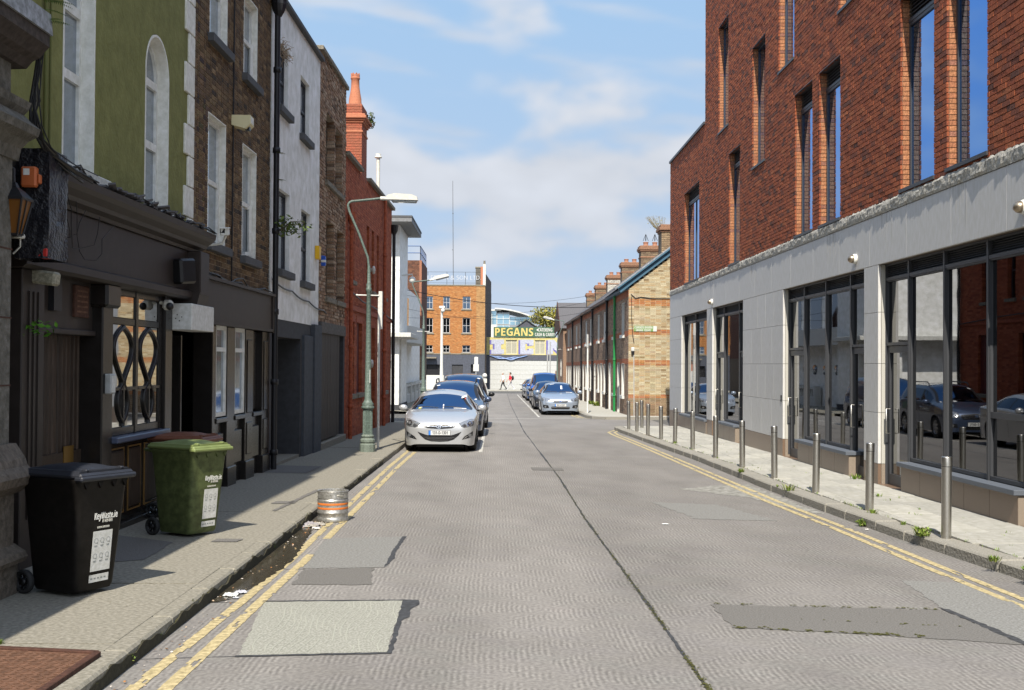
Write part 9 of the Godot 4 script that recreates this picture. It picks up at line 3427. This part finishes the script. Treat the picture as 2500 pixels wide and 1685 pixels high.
	for q in heaps:
		var o := thing("litter", q[3], "litter", gp(q[0], q[1], 0.008))
		for k in q[5]:
			st = new_st()
			var c := Vector3(rng.randfn() * q[2] * 0.8, 0.0, rng.randfn() * q[2] * 0.9) if k else Vector3.ZERO
			var r: float = q[2] * rng.randf_range(0.55, 1.0)
			var n := FastNoiseLite.new()
			n.seed = rng.randi() % 999
			n.frequency = 1.3
			var m := 9
			for i in m:
				for j in m:
					var pts := []
					for e in [[i, j], [i + 1, j], [i + 1, j + 1], [i, j + 1]]:
						var u: float = e[0] / float(m) * 2.0 - 1.0
						var v: float = e[1] / float(m) * 2.0 - 1.0
						var hh := absf(n.get_noise_2d(u * 1.6, v * 1.6)) * 1.3 * (1.0 - 0.6 * (u * u + v * v) * 0.5)
						if q[3].begins_with("flattened"):
							hh *= 0.2
						pts.append(c + Vector3(u * r * (1.0 + 0.3 * n.get_noise_2d(v * 3.0, u)), hh * r * 0.75 + 0.002, v * r * 0.8 * (1.0 + 0.3 * n.get_noise_2d(u * 3.0, v + 9.0))))
					quad(st, pts[0], pts[1], pts[2], pts[3], Vector3.UP)
			var col: Color = q[4] * rng.randf_range(0.55, 1.05) if k else q[4]
			done("scrap", st, mat("scrap_%d_%d" % [int(col.r * 20), int(col.b * 20)], int(col.r * 20) / 20.0 + 0.02, int(col.r * 20) / 20.0 * col.g / col.r + 0.02, int(col.b * 20) / 20.0 + 0.02, 0.7), o)
	# leaf litter and crumbs
	st = new_st()
	for i in 260:
		var z := 7.0 + rng.randf() * 12.0
		var x := -2.36 + absf(rng.randfn()) * 0.12
		if rng.randf() < 0.35:
			z = 14.6 + rng.randfn() * 0.5
			x = -2.3 + absf(rng.randfn()) * 0.1
		st.set_color([Color(0.3, 0.14, 0.05), Color(0.14, 0.08, 0.04), Color(0.4, 0.3, 0.2), Color(0.5, 0.45, 0.4), Color(0.2, 0.15, 0.08)][rng.randi() % 5])
		var s := rng.randf_range(0.003, 0.012)
		var b := Basis.from_euler(Vector3(rng.randf_range(-0.5, 0.5), rng.randf() * TAU, rng.randf_range(-0.5, 0.5)))
		var p := gp(x, z, 0.01 + rng.randf() * 0.008)
		tri(st, p - b.x * s, p + b.z * s * 1.4, p + b.x * s, Vector3.UP)
		tri(st, p - b.x * s, p + b.x * s, p - b.z * s, Vector3.UP)
	for i in 420:
		var z := 6.5 + pow(rng.randf(), 1.3) * 20.0
		var x := rng.randf_range(-4.0, 6.0)
		st.set_color([Color(0.55, 0.54, 0.52), Color(0.2, 0.2, 0.2), Color(0.4, 0.33, 0.2)][rng.randi() % 3])
		var s := rng.randf_range(0.003, 0.012)
		var hh := 0.122 if x < -2.65 or x > kerb_r(z) + 0.3 else 0.012
		if x < -2.36 and hh < 0.1 or x > kerb_r(z) - 0.02 and hh < 0.1:
			continue
		var p := gp(x, z, hh + 0.004)
		tri(st, p + Vector3(-s, 0, 0), p + Vector3(0, s * 0.5, s), p + Vector3(s, 0, -s * 0.6), Vector3.UP)
	tag(done("gutter_debris", st, mats.plain_v), "dry leaves, crumbs and grit scattered in the gutter and road", "debris", "", "stuff")
